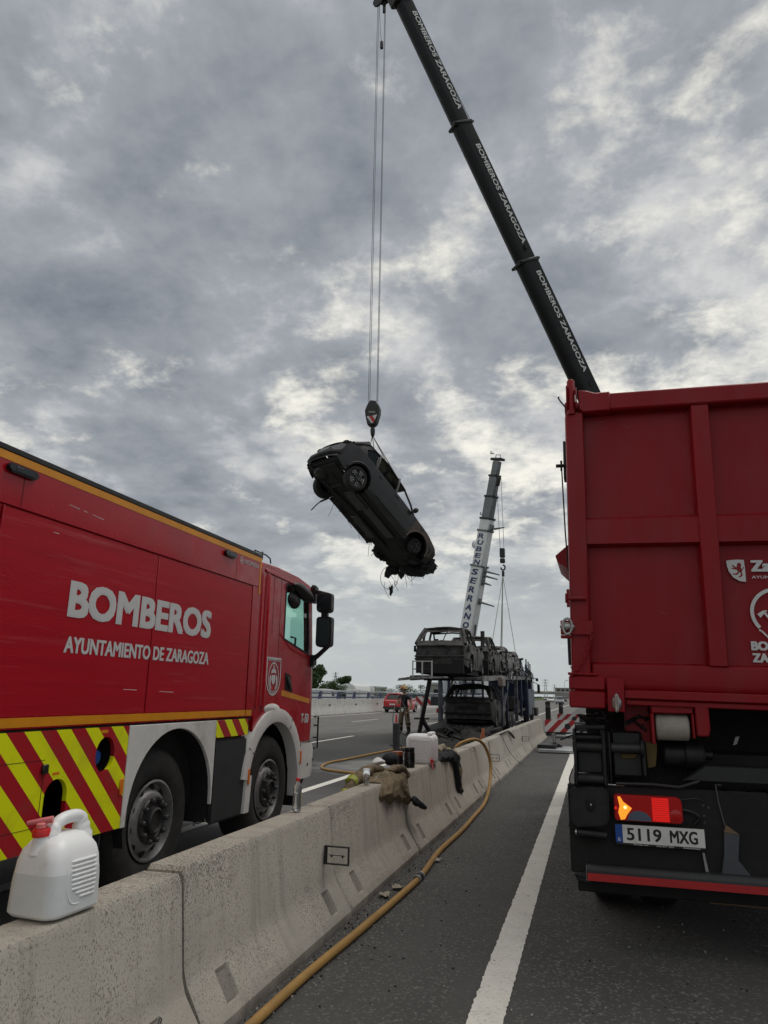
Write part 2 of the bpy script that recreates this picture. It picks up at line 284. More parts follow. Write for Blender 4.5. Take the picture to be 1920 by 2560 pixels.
# ------------------------------------------------------------------ mesh helpers
class MB:
    def __init__(s): s.v = []; s.f = []; s.mi = []
    def add(s, v, f, mi=0):
        o = len(s.v); s.v += [Vector(p) for p in v]; s.f += [tuple(i+o for i in q) for q in f]; s.mi += [mi]*len(f); return s
    def box(s, x0, x1, y0, y1, z0, z1, mi=0, M=None):
        v = [Vector((x, y, z)) for x in (x0, x1) for y in (y0, y1) for z in (z0, z1)]
        if M: v = [M @ p for p in v]
        return s.add(v, [(0, 1, 3, 2), (4, 6, 7, 5), (0, 4, 5, 1), (2, 3, 7, 6), (0, 2, 6, 4), (1, 5, 7, 3)], mi)
    def obox(s, c, ax, ay, az, mi=0):      # box from centre and half-axis vectors
        c, ax, ay, az = map(Vector, (c, ax, ay, az))
        v = [c+ax*i+ay*j+az*k for i in (-1, 1) for j in (-1, 1) for k in (-1, 1)]
        return s.add(v, [(0, 1, 3, 2), (4, 6, 7, 5), (0, 4, 5, 1), (2, 3, 7, 6), (0, 2, 6, 4), (1, 5, 7, 3)], mi)
    def bar(s, a, b, w, h=None, upv=(0, 0, 1), mi=0):
        a, b = Vector(a), Vector(b); d = (b-a).normalized(); u = Vector(upv)
        if abs(d.dot(u)) > .98: u = Vector((0, 1, 0))
        r = d.cross(u).normalized(); u = r.cross(d)
        return s.obox((a+b)/2, r*w/2, (b-a)/2, u*(h or w)/2, mi)
    def tube(s, pts, r, n=8, caps=True, mi=0, closed=False):
        pts = [Vector(p) for p in pts]; m = len(pts); rs = r if isinstance(r, (list, tuple)) else [r]*m
        prev = None; V = []
        for i in range(m):
            if closed: d = (pts[(i+1) % m]-pts[i-1]).normalized()
            else: d = (pts[min(i+1, m-1)]-pts[max(i-1, 0)]).normalized()
            if prev is None:
                a = Vector((0, 0, 1)) if abs(d.z) < .9 else Vector((1, 0, 0)); u = d.cross(a).normalized()
            else:
                u = prev - d*prev.dot(d); u = u.normalized() if u.length > 1e-6 else d.orthogonal().normalized()
            prev = u; w = d.cross(u)
            V += [pts[i]+(u*cos(2*pi*k/n)+w*sin(2*pi*k/n))*rs[i] for k in range(n)]
        F = []
        for i in range(m if closed else m-1):
            j = (i+1) % m
            F += [(i*n+k, i*n+(k+1) % n, j*n+(k+1) % n, j*n+k) for k in range(n)]
        if caps and not closed: F += [tuple(range(n))[::-1], tuple((m-1)*n+k for k in range(n))]
        return s.add(V, F, mi)
    def cyl(s, a, b, r, n=16, mi=0): return s.tube([a, b], r, n, True, mi)
    def lathe(s, prof, c, axis, n=24, mi=0, phase=0):     # prof [(radius, height along axis)]
        c = Vector(c); a = Vector(axis).normalized(); u = a.orthogonal().normalized(); w = a.cross(u); V = []
        for r, h in prof: V += [c+a*h+(u*cos(2*pi*k/n+phase)+w*sin(2*pi*k/n+phase))*r for k in range(n)]
        F = [(i*n+k, i*n+(k+1) % n, (i+1)*n+(k+1) % n, (i+1)*n+k) for i in range(len(prof)-1) for k in range(n)]
        return s.add(V, F, mi)
    def ell(s, c, rx, ry, rz, n=12, m=8, mi=0):
        c = Vector(c); V = [c+Vector((rx*sin(pi*i/m)*cos(2*pi*k/n), ry*sin(pi*i/m)*sin(2*pi*k/n), rz*cos(pi*i/m))) for i in range(m+1) for k in range(n)]
        return s.add(V, [(i*n+k, (i+1)*n+k, (i+1)*n+(k+1) % n, i*n+(k+1) % n) for i in range(m) for k in range(n)], mi)
    def prism(s, poly, axis, a, b, mi=0):      # polygon in the two other axes, extruded along axis
        def P(p, t): return {'x': (t, p[0], p[1]), 'y': (p[0], t, p[1]), 'z': (p[0], p[1], t)}[axis]
        n = len(poly); V = [P(p, a) for p in poly]+[P(p, b) for p in poly]
        F = [(i, (i+1) % n, n+(i+1) % n, n+i) for i in range(n)]+[tuple(range(n))[::-1], tuple(range(n, 2*n))]
        return s.add(V, F, mi)
    def grid(s, rows, mi=0, closed=False):
        n = len(rows[0]); V = [p for r in rows for p in r]; F = []
        for i in range(len(rows)-1):
            for k in range(n if closed else n-1): F.append((i*n+k, i*n+(k+1) % n, (i+1)*n+(k+1) % n, (i+1)*n+k))
        return s.add(V, F, mi)
    def holes(s, outer, hs, axis, a, b, mi=0):  # plate with holes
        def P(p, t): return {'x': (t, p[0], p[1]), 'y': (p[0], t, p[1]), 'z': (p[0], p[1], t)}[axis]
        bm = bmesh.new(); es = []
        for lp in [outer]+hs:
            vs = [bm.verts.new((p[0], p[1], 0)) for p in lp]; es += [bm.edges.new((vs[i], vs[(i+1) % len(vs)])) for i in range(len(vs))]
        bmesh.ops.triangle_fill(bm, use_beauty=True, edges=es, normal=(0, 0, 1))
        bm.verts.index_update(); pts = [(v.co.x, v.co.y) for v in bm.verts]; tri = [tuple(v.index for v in f.verts) for f in bm.faces]; bm.free()
        n = len(pts); V = [P(p, a) for p in pts]+[P(p, b) for p in pts]; F = [t[::-1] for t in tri]+[tuple(i+n for i in t) for t in tri]
        k = 0
        for lp in [outer]+hs:
            m = len(lp); F += [(k+i, k+(i+1) % m, n+k+(i+1) % m, n+k+i) for i in range(m)]; k += m
        return s.add(V, F, mi)
    def wrinkle(s, amp, sc=6.0, seed=0, st=(1, 1, 1)):
        for i, p in enumerate(s.v):
            q = Vector((p.x*st[0], p.y*st[1], p.z*st[2]))*sc+Vector((seed, seed*1.7, seed*.6)); r = 1-2.4*abs(noise.noise(q)); r2 = 1-2.4*abs(noise.noise(q*2.1+Vector((5, 1, 2))))
            s.v[i] = p+noise.noise_vector(p*3+Vector((seed, 0, 0))).normalized()*amp*(r+.5*r2)
        return s
    def jitter(s, amp, sc=2.0, seed=0):
        for i, p in enumerate(s.v): s.v[i] = p + noise.noise_vector(p*sc+Vector((seed, seed*2.1, 0)))*amp
        return s
ORG = {}
def root_of(p):
    while p.parent: p = p.parent
    return p
def finish(me, smooth, ang):
    if smooth: me.shade_smooth(); me.set_sharp_from_angle(angle=radians(ang))
def build(mb, name, mats, parent=None, origin=None, bevel=0, smooth=True, ang=38, seg=1, weld=True, tri=False):
    o3 = Vector(ORG[root_of(parent).name]) if parent else Vector(origin or (0, 0, 0))
    me = bpy.data.meshes.new(name); me.from_pydata([p-o3 for p in mb.v], [], mb.f)
    for mn in (mats if isinstance(mats, (list, tuple)) else [mats]): me.materials.append(MATS[mn])
    me.polygons.foreach_set('material_index', mb.mi)
    bm = bmesh.new(); bm.from_mesh(me)
    if weld: bmesh.ops.remove_doubles(bm, verts=bm.verts, dist=1e-5)
    bmesh.ops.recalc_face_normals(bm, faces=bm.faces)
    if bevel:
        es = [e for e in bm.edges if len(e.link_faces) == 2 and e.calc_face_angle(0) > radians(30)]
        bmesh.ops.bevel(bm, geom=es, offset=bevel, segments=seg, affect='EDGES', clamp_overlap=True)
    if tri: bmesh.ops.triangulate(bm, faces=[f for f in bm.faces if len(f.verts) > 4])
    bm.to_mesh(me); bm.free(); finish(me, smooth, ang)
    o = bpy.data.objects.new(name, me); COL.objects.link(o)
    if parent: o.parent = parent
    else: o.location = o3; ORG[o.name] = tuple(o3)
    return o
def tag(o, label, cat, group=None, kind=None):
    if label: o['label'] = label
    if cat: o['category'] = cat
    if group: o['group'] = group
    if kind: o['kind'] = kind
    return o
def struct(mb, name, m, **k):
    o = build(mb, name, m, **k); o['kind'] = 'structure'; return o
def thing(name, label, cat, loc, group=None):
    o = bpy.data.objects.new(name, None); COL.objects.link(o); o.location = loc; o.empty_display_size = .2; ORG[o.name] = tuple(loc)
    return tag(o, label, cat, group)
def copy_tree(o, parent=None):
    c = o.copy(); COL.objects.link(c)
    if parent: c.parent = parent
    else: ORG[c.name] = ORG[o.name]
    for ch in list(o.children): copy_tree(ch, c)
    return c
TXT = {}
def text_pts(s, bold=0.0):
    if (s, bold) in TXT: return TXT[(s, bold)]
    cu = bpy.data.curves.new('lettering', 'FONT'); cu.body = s; cu.offset = bold; cu.resolution_u = 3; cu.fill_mode = 'FRONT'
    ob = bpy.data.objects.new('lettering', cu); COL.objects.link(ob)
    dg = bpy.context.evaluated_depsgraph_get(); me = ob.evaluated_get(dg).to_mesh()
    v = [tuple(p.co) for p in me.vertices]; f = [tuple(p.vertices) for p in me.polygons]
    ob.evaluated_get(dg).to_mesh_clear(); bpy.data.objects.remove(ob); bpy.data.curves.remove(cu)
    TXT[(s, bold)] = (v, f); return v, f
def text(mb, s, o, rt, upv, w, h, bold=.0, mi=0, shear=0, heavy=0):       # o lower-left corner, fits a w x h box
    v, f = text_pts(s, bold); x0 = min(p[0] for p in v); x1 = max(p[0] for p in v); y0 = min(p[1] for p in v); y1 = max(p[1] for p in v)
    o, rt, upv = Vector(o), Vector(rt), Vector(upv)
    nrm = rt.cross(upv).normalized(); hv = heavy*h
    for k, (dx, dy) in enumerate(((0, 0),) if not heavy else ((-.5, -.35), (.5, -.35), (-.5, .35), (.5, .35), (0, 0))):
        V = []
        for p in v:
            a = hv/2+(p[0]-x0)/(x1-x0)*(w-hv); b = hv*.35+(p[1]-y0)/(y1-y0)*(h-hv*.7)+dy*hv; V.append(o+rt*(a+shear*b+dx*hv)+upv*b+nrm*.0003*k)
        mb.add(V, f, mi)
    return mb
def arc(cx, cy, r, a0, a1, n, ry=None): return [(cx+r*cos(a0+(a1-a0)*i/n), cy+(ry or r)*sin(a0+(a1-a0)*i/n)) for i in range(n+1)]
def catmull(pts, n=6):
    pts = [Vector(p) for p in pts]; out = []
    for i in range(len(pts)-1):
        p0, p1, p2, p3 = pts[max(i-1, 0)], pts[i], pts[i+1], pts[min(i+2, len(pts)-1)]
        for k in range(n):
            t = k/n; out.append(.5*((2*p1)+(p2-p0)*t+(2*p0-5*p1+4*p2-p3)*t*t+(3*p1-p0-3*p2+p3)*t**3))
    return out+[pts[-1]]
def lerp(tab, x):
    if x <= tab[0][0]: return tab[0][1]
    for (a, b), (c, d) in zip(tab, tab[1:]):
        if x <= c: return b+(d-b)*(x-a)/(c-a)
    return tab[-1][1]

# ------------------------------------------------------------------ ground and roads
def ground():
    struct(MB().add([(-4000, -60, -.03), (4000, -60, -.03), (4000, 6000, -.03), (-4000, 6000, -.03)], [(0, 1, 2, 3)]), 'ground', 'grass')
    struct(MB().add([(-1.95, -15, 0), (16, -15, 0), (16, 1500, 0), (-1.95, 1500, 0)], [(0, 1, 2, 3)]), 'road_right_carriageway', 'asphalt')
    struct(MB().add([(-18.6, -15, 0), (-1.952, -15, 0), (-1.952, 1500, 0), (-18.6, 1500, 0)], [(0, 1, 2, 3)]), 'road_left_carriageway', 'asphalt_left')
    z = .004
    def strip(x0, x1, y0, y1): 
        n = max(1, int((y1-y0)/4)); n = min(n, 60)
        return MB().add([(x0, y0, z), (x1, y0, z), (x1, y1, z), (x0, y1, z)], [(0, 1, 2, 3)])
    rl = random.Random(8); rows = []; y = -2.0
    while y < 40:
        rows.append([(-.655+rl.gauss(0, .0028), y, z), (-.655+.03, y, z), (-.485-.03, y, z), (-.485+rl.gauss(0, .0028), y, z)]); y += .012+.0022*max(0, y)
    rows.append([(-.655, 900, z), (-.625, 900, z), (-.515, 900, z), (-.485, 900, z)])
    struct(MB().grid(rows), 'edge_line', 'road_paint', smooth=False)
    struct(strip(-4.53, -4.37, -5, 900), 'edge_line', 'road_paint')
    struct(strip(-17.0, -16.82, -5, 900), 'edge_line', 'road_paint')
    struct(strip(9.9, 10.05, -5, 900), 'edge_line', 'road_paint')
    for x in (-8.45, -12.7, 3.0, 6.5):
        for k in range(7):
            y = {-8.45: 20.6, -12.7: 38.4}.get(x, 12)+17*k-17
            struct(strip(x-.06, x+.06, y, y+5.2), 'lane_dash', 'road_paint')
    # soil strip with weeds on the median beyond the concrete barrier
ground()

# ------------------------------------------------------------------ concrete median barrier
def barrier_section(x0, s=1):   # front profile, toe at x0 and wall going -x
    return [(x0, 0), (x0, .05), (x0-.018, .075), (x0-.115, .235), (x0-.135, .29), (x0-.178, .685), (x0-.195, .71), (x0-.375, .71), (x0-.39, .69), (x0-.435, .29), (x0-.455, .235), (x0-.552, .075), (x0-.57, .05), (x0-.57, 0)]
def barriers():
    X = -1.675; js = [-3.1, -1.0, 1.1, 3.2, 5.2, 7.3, 9.4, 11.5, 13.6, 15.7, 17.8, 19.9, 22.0, 24.1, 26.2, 28.3]
    lab = {0: 'concrete barrier segment beside the rear of the big fire truck, nearest the viewer', 1: 'concrete barrier segment just behind the one carrying the round-shouldered canister', 2: 'mottled concrete barrier segment carrying the foreground white canister',
           3: 'concrete barrier segment with the clear water bottle standing on top', 4: 'concrete barrier segment half covered by the khaki jacket', 5: 'concrete barrier segment carrying black jar and square white canister',
           6: 'concrete barrier segment with firefighter trousers hanging over it', 7: 'concrete barrier segment the yellow hose climbs over', 8: 'concrete barrier segment next after the one the yellow hose climbs over',
           9: 'concrete barrier segment with the dark strap hanging down its face', 10: 'concrete barrier segment first past the hanging dark strap', 11: 'concrete barrier segment second past the hanging dark strap',
           12: 'third from last concrete barrier segment before the black posts', 13: 'second to last concrete barrier segment before the black posts', 14: 'last concrete barrier segment before the black posts'}
    for i in range(1, len(js)-1):
        y0, y1 = js[i]+.012, js[i+1]-.012; rnd = random.Random(i)
        dz = rnd.uniform(-.008, .008); dx = rnd.uniform(-.008, .008)
        if i == 2: dz = -.022
        sec = barrier_section(X+dx)
        pk = [y0+.28, y1-.28] if 1 < i < 12 else []
        sec = sec[:3]+[tuple(sec[2][q]+(sec[3][q]-sec[2][q])*f for q in (0, 1)) for f in (.06, .12, .84, .94)]+sec[3:]
        ys = [y0, y0+.02]+[y0+(y1-y0)*k/12 for k in range(1, 12)]+[y1-.02, y1]+[c+d for c in pk for d in (-.062, -.05, .05, .062)]
        rows = []
        for k, y in enumerate(sorted(ys)):
            c = .018 if y in (y0, y1) else 0     # chamfered ends
            cx = X+dx-.285; row = []
            for q, (x, z) in enumerate(sec):
                zz = (z-c if z > .6 else z)+(dz if z > .2 else 0); xx = cx+(x-cx)*(1-c*3.2 if z > .0 else 1)
                w = noise.noise(Vector((x*3, y*1.7, z*3)))*.005
                if q in (4, 5) and any(abs(y-p) < .055 for p in pk): xx -= .016; zz -= .008
                row.append((xx+w, y, zz+(w if z > .6 else 0)))
            rows.append(row)
        mb = MB().grid(rows)
        mb.add(rows[0], [tuple(range(len(sec)))]); mb.add(rows[-1], [tuple(range(len(sec)))[::-1]])
        t = thing('concrete_barrier', lab[i], 'barrier', (X-.285, (y0+y1)/2, 0), 'concrete barriers of the median')
        sg_ = build(mb, 'segment', 'concrete', t, ang=30)
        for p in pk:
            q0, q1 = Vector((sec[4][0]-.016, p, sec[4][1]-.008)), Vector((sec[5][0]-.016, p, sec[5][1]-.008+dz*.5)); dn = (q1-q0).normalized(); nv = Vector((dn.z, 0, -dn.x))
            build(MB().obox((q0+q1)/2+nv*.001, (0, .048, 0), (q1-q0)*.49, nv*.004), 'pocket_shade', 'concrete_dark', sg_)  # darker plate paints the shade inside the pocket recess
        if i in (3, 7, 10):      # black steel bracket across the joint
            y = js[i+1]-.22; xa, xb = X-.142, X+.035; zc, hh = .43, .058
            p = MB().holes([(xa, zc-hh), (xb, zc-hh), (xb, zc+hh), (xa, zc+hh)], [[(xa+.018, zc-hh+.007), (xb-.006, zc-hh+.007), (xb-.006, zc+hh-.007), (xa+.018, zc+hh-.007)]], 'y', y-.012, y+.012)
            b = build(p, 'bracket', 'dark_metal', t, smooth=False)
            build(MB().box(xa+.03, xb-.03, y-.001, y+.001, zc-.002, zc+.002), 'bracket_wire', 'dark_metal', b)
            for f in (.3, .75): build(MB().ell((xa+(xb-xa)*f, y-.004, zc-.004), .008, .006, .010, 8, 6), 'bolt', 'dark_metal', b)
barriers()

# ------------------------------------------------------------------ fire truck (left)
chevron('chev_truck', (.80, .86, .0), RED, .27, 1.0, 1, .49, 0)
def truck_wheel(root, c, R, W, nx=1, rimr=.29):
    # c: centre of outer face plane, nx = outward x sign
    cx, cy, cz = c; ax = (nx, 0, 0)
    t = MB().lathe([(rimr, -.02), (rimr+.02, 0.0), (rimr+.08, .012), (R-.10, .012), (R-.04, -.005), (R-.012, -.03), (R, -.06), (R, -W+.06), (R-.03, -W+.02), (R-.1, -W), (rimr, -W)], c, ax, 56)
    w = build(t, 'wheel', 'rubber', root, ang=50)
    tr = MB()
    for k in range(0):
        pass
    rim = MB().lathe([(rimr+.004, .006), (rimr-.012, .012), (rimr-.02, -.01), (rimr-.028, -.05), (rimr-.045, -.055), (.205, -.01), (.19, .0), (.12, .0), (.02, -.005)], c, ax, 48)
    r = build(rim, 'rim', 'rim_grey', w, ang=40)
    for k in range(10):
        a = 2*pi*k/10+.2
        p = Vector((cx-nx*.045, cy+.232*cos(a), cz+.232*sin(a)))
        d = Vector((nx*.8, .3*cos(a), .3*sin(a)))
        build(MB().lathe([(.001, .018), (.026, .017), (.03, .012)], p, Vector((nx*.8, .35*cos(a), .35*sin(a))), 12), 'hand_hole', 'soot', w)
    hub = MB().lathe([(.172, -.012), (.172, .01), (.16, .022), (.135, .022), (.128, .008), (.10, .008), (.094, .045), (.08, .055), (.075, .03), (.0, .03)], c, ax, 32)
    build(hub, 'hub', 'hub_dark', w)
    for k in range(10):
        a = 2*pi*k/10
        build(MB().lathe([(.02, .015), (.02, .042), (.012, .054), (0, .055)], (cx, cy+.1525*cos(a), cz+.1525*sin(a)), ax, 8), 'wheel_nut', 'hub_dark', w)
    return w
def badge(root, o, rt, upv, w, h, m='decal'):      # shield badge: rim, ring, helmet emblem and lettering
    o, rt, upv = Vector(o), Vector(rt), Vector(upv); nrm = rt.cross(upv)
    def loop(sx, sy, inset):
        pts = [(-sx/2+inset, sy-inset), (-sx/2+inset, sx/2)]+[(-(sx/2-inset)*cos(a), sx/2-(sx/2-inset)*sin(a)) for a in [pi*k/16 for k in range(1, 16)]]+[(sx/2-inset, sx/2), (sx/2-inset, sy-inset)]
        return pts
    def put(mb, p, lift=.0): return o+rt*(p[0]+w/2)+upv*p[1]+nrm*lift
    def ring(A, B, lift=.001, closed=True):
        mb = MB(); n = len(A); mb.add([put(mb, p, lift) for p in A]+[put(mb, p, lift) for p in B], [(i, (i+1) % n, n+(i+1) % n, n+i) for i in range(n)]); return mb
    mb = ring(loop(w, h, 0), loop(w, h, w*.05)); b = build(mb, 'badge', m, root, smooth=False)
    cy = h*.47; R = w*.36
    def ellp(r): return [(r*cos(2*pi*k/28), cy+r*1.22*sin(2*pi*k/28)) for k in range(28)]
    build(ring(ellp(R), ellp(R*.90)), 'badge_ring', m, b, smooth=False)
    def fig(pts, nm='emblem'): build(MB().add([put(None, (p[0]*R, cy+p[1]*R), .001) for p in pts], [tuple(range(len(pts)))]), nm, m, b, smooth=False, tri=True)
    fig([(-.5, .30), (-.42, .55), (-.15, .72), (.15, .72), (.42, .55), (.5, .30), (.2, .38), (-.2, .38)])
    fig([(-.34, .2), (.34, .2), (.4, -.1), (.25, -.4), (0, -.58), (-.25, -.4), (-.4, -.1)])
    fig([(-.75, .1), (-.5, .22), (-.45, -.1), (-.55, -.5), (-.3, -.85), (-.45, -.9), (-.75, -.5)])
    fig([(.75, .1), (.75, -.5), (.45, -.9), (.3, -.85), (.55, -.5), (.45, -.1), (.5, .22)])
    fig([(-.06, 1.0), (.06, 1.0), (.2, .74), (.1, .74), (0, .9), (-.1, .74), (-.2, .74)])
    t = MB(); text(t, 'BOMBEROS', put(None, (-w*.38, h*.90), .001), rt, upv, w*.76, h*.055, .02); build(t, 'badge_lettering', m, b, smooth=False)
    t = MB(); text(t, 'ZARAGOZA', put(None, (-w*.26, h*.085), .001), rt, upv, w*.52, h*.045, .02); build(t, 'badge_lettering', m, b, smooth=False)
def lettering(root, s, o, rt, upv, w, h, bold, m, shear=0, name='lettering'):
    mb = MB(); text(mb, s, o, rt, upv, w, h, 0, 0, shear, bold*4); return build(mb, name, m, root, smooth=False)
def fire_truck():
    t = thing('fire_truck', 'red fire engine with yellow chevrons and BOMBEROS lettering parked behind the barrier', 'fire truck', (-4.45, 3.5, 0))
    xs = -3.2; Yv, Zv = (0, 1, 0), (0, 0, 1)
    B = lambda mb, n, m, **k: build(mb, n, m, t, **k)
    B(MB().box(-5.7, xs-.012, -1.6, 6.6, 1.26, 2.865), 'body', 'red', bevel=.012)
    B(MB().box(xs-.011, xs+.004, -1.6, 6.575, 2.53, 2.835), 'upper_panel', 'red', bevel=.003)
    B(MB().box(xs-.011, xs+.010, -1.6, 6.60, 2.837, 2.872), 'roof_edge', 'black', bevel=.004)
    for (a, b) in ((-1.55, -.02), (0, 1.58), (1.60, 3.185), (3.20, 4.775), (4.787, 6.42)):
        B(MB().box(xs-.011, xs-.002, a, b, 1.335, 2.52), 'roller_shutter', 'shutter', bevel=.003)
    B(MB().box(xs-.011, xs+.002, 6.435, 6.60, 1.335, 2.528), 'corner_post', 'red', bevel=.004)
    B(MB().box(xs-.003, xs+.012, 3.192, 3.199, 1.34, 2.52), 'shutter_rail', 'red', bevel=.002)
    for y in (3.32, 6.05): B(MB().box(xs+.0045, xs+.0052, y-.002, y+.002, 2.54, 2.74), 'panel_seam', 'soot')
    # reflective gold tape
    B(MB().box(xs+.0045, xs+.0065, -1.6, 6.585, 2.785, 2.834), 'gold_stripe', 'gold')
    B(MB().box(xs+.0025, xs+.0066, 6.552, 6.584, 2.46, 2.784), 'gold_stripe', 'gold')
    B(MB().box(xs-.001, xs+.001, -1.6, 6.42, 1.277, 1.331), 'gold_stripe', 'gold'); B(MB().box(xs-.001, xs+.001, 6.435, 6.56, 1.277, 1.331), 'gold_stripe', 'gold')
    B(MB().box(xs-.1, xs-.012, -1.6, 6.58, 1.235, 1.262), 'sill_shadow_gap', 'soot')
    B(MB().box(xs-.012, xs-.0012, -1.6, 6.42, 1.268, 1.334), 'lower_rail', 'red'); B(MB().box(xs-.012, xs-.0012, 6.435, 6.60, 1.268, 1.334), 'lower_rail', 'red')
    for y0, y1 in ((3.16, 3.41), (5.78, 6.01)):
        l = MB(); zc = 2.745; pts = [(y0+.03, zc-.028), (y1-.03, zc-.028), (y1-.005, zc-.012), (y1, zc), (y1-.01, zc+.018), (y1-.03, zc+.026), (y0+.03, zc+.026), (y0+.01, zc+.018), (y0, zc), (y0+.005, zc-.012)]
        l.prism(pts, 'x', xs+.004, xs+.032); b = B(l, 'marker_lamp', 'black_gloss', bevel=.008, seg=2)
        build(MB().box(xs+.0325, xs+.035, y0+.06, y1-.05, zc-.016, zc+.012), 'lamp_lens', 'glass_dark', b, bevel=.002)
    # lettering
    for k, ch in enumerate(['BOMBEROS']):
        lettering(t, ch, (xs+.0005, 3.83, 1.945), Yv, Zv, 1.83, .238, .032, 'decal')
    lettering(t, 'AYUNTAMIENTO DE ZARAGOZA', (xs+.0005, 3.84, 1.72), Yv, Zv, 1.82, .105, .022, 'decal')
    lettering(t, 'INCIPRESA', (xs+.006, 6.20, 2.715), Yv, Zv, .325, .042, .012, 'decal')
    e = MB().lathe([(.038, 0), (.032, 0)], (xs+.006, 6.145, 2.735), (1, 0, 0), 20); em = B(e, 'maker_emblem', 'decal', smooth=False)
    build(MB().add([(xs+.0062, 6.125, 2.722), (xs+.0062, 6.165, 2.722), (xs+.0062, 6.145, 2.765)], [(0, 1, 2)]), 'emblem_triangle', 'decal', em)
    # paint scratches on the upper panel
    for (y, z, l, s) in ((3.72, 2.655, .1, -.05), (3.86, 2.65, .04, -.1), (3.95, 2.645, .12, -.06), (3.62, 2.45, .05, 0), (4.5, 1.50, .16, -.02), (4.95, 1.49, .2, -.03)):
        zx = xs+.0047 if z > 2.53 else xs-.0015
        B(MB().add([(zx, y, z), (zx, y+l, z+s*l), (zx, y+l, z+s*l+.004), (zx, y, z+.003)], [(0, 1, 2, 3)]), 'paint_scratch', 'decal', smooth=False)
    # lower locker with chevrons, round filler opening and arched recess
    h1 = arc(4.37, 1.072, .10, 0, 2*pi*31/32, 31, .115)
    h2 = [(3.83, .70), (4.03, .70)]+arc(3.93, .86, .10, 0, pi, 14, .10)
    B(MB().holes([(-1.6, .57), (3.80, .57), (4.615, .57), (4.615, 1.25), (-1.6, 1.25)], [h1, h2], 'x', xs-.03, xs), 'chevron_panel', 'chev_truck', smooth=False)
    rc = MB().tube([(xs-.001, 4.37, 1.072), (xs-.18, 4.37, 1.072)], .128, 32, False); B(rc, 'filler_recess', 'soot')
    B(MB().box(xs-.35, xs-.20, 3.6, 4.6, .6, 1.22), 'locker_back', 'soot')
    B(MB().lathe([(.05, 0), (.05, .06), (.035, .07), (0, .07)], (xs-.12, 4.36, 1.05), (1, 0, 0), 16), 'filler_cap', 'eu_blue')
    B(MB().box(xs+.001, xs+.02, 3.775, 3.825, 1.0, 1.055), 'latch', 'black', bevel=.006)
    B(MB().box(xs+.0005, xs+.0015, 3.799, 3.803, .575, 1.0), 'panel_seam', 'soot'); B(MB().box(xs+.0005, xs+.0015, 2.6, 3.80, 1.078, 1.081), 'panel_seam', 'soot'); B(MB().box(xs+.0005, xs+.0015, 2.6, 3.80, .70, .703), 'panel_seam', 'soot')
    B(MB().box(xs+.0005, xs+.0105, 4.565, 4.60, .79, .895), 'side_marker', 'orange', bevel=.004)
    for (y, z) in ((4.34, 1.222), (5.26, 1.226)): B(MB().box(xs+.0005, xs+.0015, y-.035, y+.035, z-.01, z+.01), 'warning_label', 'gold')
    B(MB().box(xs+.0005, xs+.0015, 3.88, 3.94, .985, 1.0), 'warning_label', 'orange')
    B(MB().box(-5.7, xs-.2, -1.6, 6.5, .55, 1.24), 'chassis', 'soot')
    # white wheel-arch panel
    ar = [(5.27+.595*cos(a), .62+.585*sin(a)) for a in [pi*k/24 for k in range(25)]]
    poly = [(4.622, .565), (4.675, .565)]+ar[::-1]+[(5.865, .56), (5.885, .56), (5.885, 1.25), (4.622, 1.25)]
    B(MB().prism(poly, 'x', xs-.028, xs+.002), 'wheel_arch_panel', 'white', bevel=.004, smooth=False)
    wl = MB().grid([[(x, 5.27+.60*cos(a), .62+.59*sin(a)) for x in (xs-.02, xs-.45)] for a in [pi*k/18 for k in range(-2, 21)]]); B(wl, 'wheel_well', 'soot')
    B(MB().box(xs-.028, xs+.001, 5.890, 6.51, 1.10, 1.249), 'chevron_panel', 'chev_truck', bevel=.002)
    B(MB().box(xs-.05, xs-.004, 5.892, 6.52, .385, 1.088), 'battery_box', 'panel_grey', bevel=.02, seg=2)
    B(MB().box(-5.5, xs-.25, 5.2, 6.4, .42, .6), 'axle_housing', 'soot')
    # mudflap with lettering
    B(MB().box(-3.66, -3.225, 4.44, 4.452, .26, .60), 'mudflap', 'panel_grey', bevel=.004)
    B(MB().box(-3.60, -3.28, 4.436, 4.439, .44, .545), 'mudflap_print', 'build_light'); lettering(t, 'INDUSTRIAL', (-3.585, 4.435, .48), (1, 0, 0), Zv, .30, .045, .02, 'eu_blue')
    lettering(t, 'SCANIA', (-3.40, 5.95, .36), Yv, Zv, .42, .06, .03, 'panel_text')
    truck_wheel(t, (xs-.10, 5.15, .535), .53, .32); truck_wheel(t, (xs-.06, 7.14, .535), .53, .32)
    truck_wheel(t, (-5.62, 5.15, .535), .53, .32, -1); truck_wheel(t, (-5.62, 7.14, .535), .53, .32, -1)
    truck_wheel(t, (xs-.10, .6, .535), .53, .32)
    # ---------------- cab
    win = [(7.262, 2.06), (8.02, 1.93), (8.03, 2.0), (7.95, 2.60), (7.90, 2.665), (7.30, 2.685), (7.262, 2.65)]
    wa = [(7.15+.66*cos(a), .60+.72*sin(a)) for a in [pi*k/20 for k in range(21)]]
    side = [(6.63, 1.12), (6.50+.02, 1.12)][:1]+[(6.63, 2.74), (6.70, 2.80), (7.6, 2.80), (7.97, 2.75), (8.05, 2.60), (8.12, 1.95), (8.14, 1.10), (8.12, .96), (7.84, .96), (7.80, .99)]+[p for p in wa if p[1] > 1.0]
    for x0, x1, nm in ((xs-.05, xs-.012, 'cab_side'), (-5.7, -5.66, 'cab_side')):
        B(MB().holes(side, [win], 'x', x0, x1), nm, 'red', smooth=False)
    B(MB().box(-5.66, xs-.05, 6.63, 6.67, 1.2, 2.75), 'cab_back', 'red')
    # roof with rounded edges
    rr = []
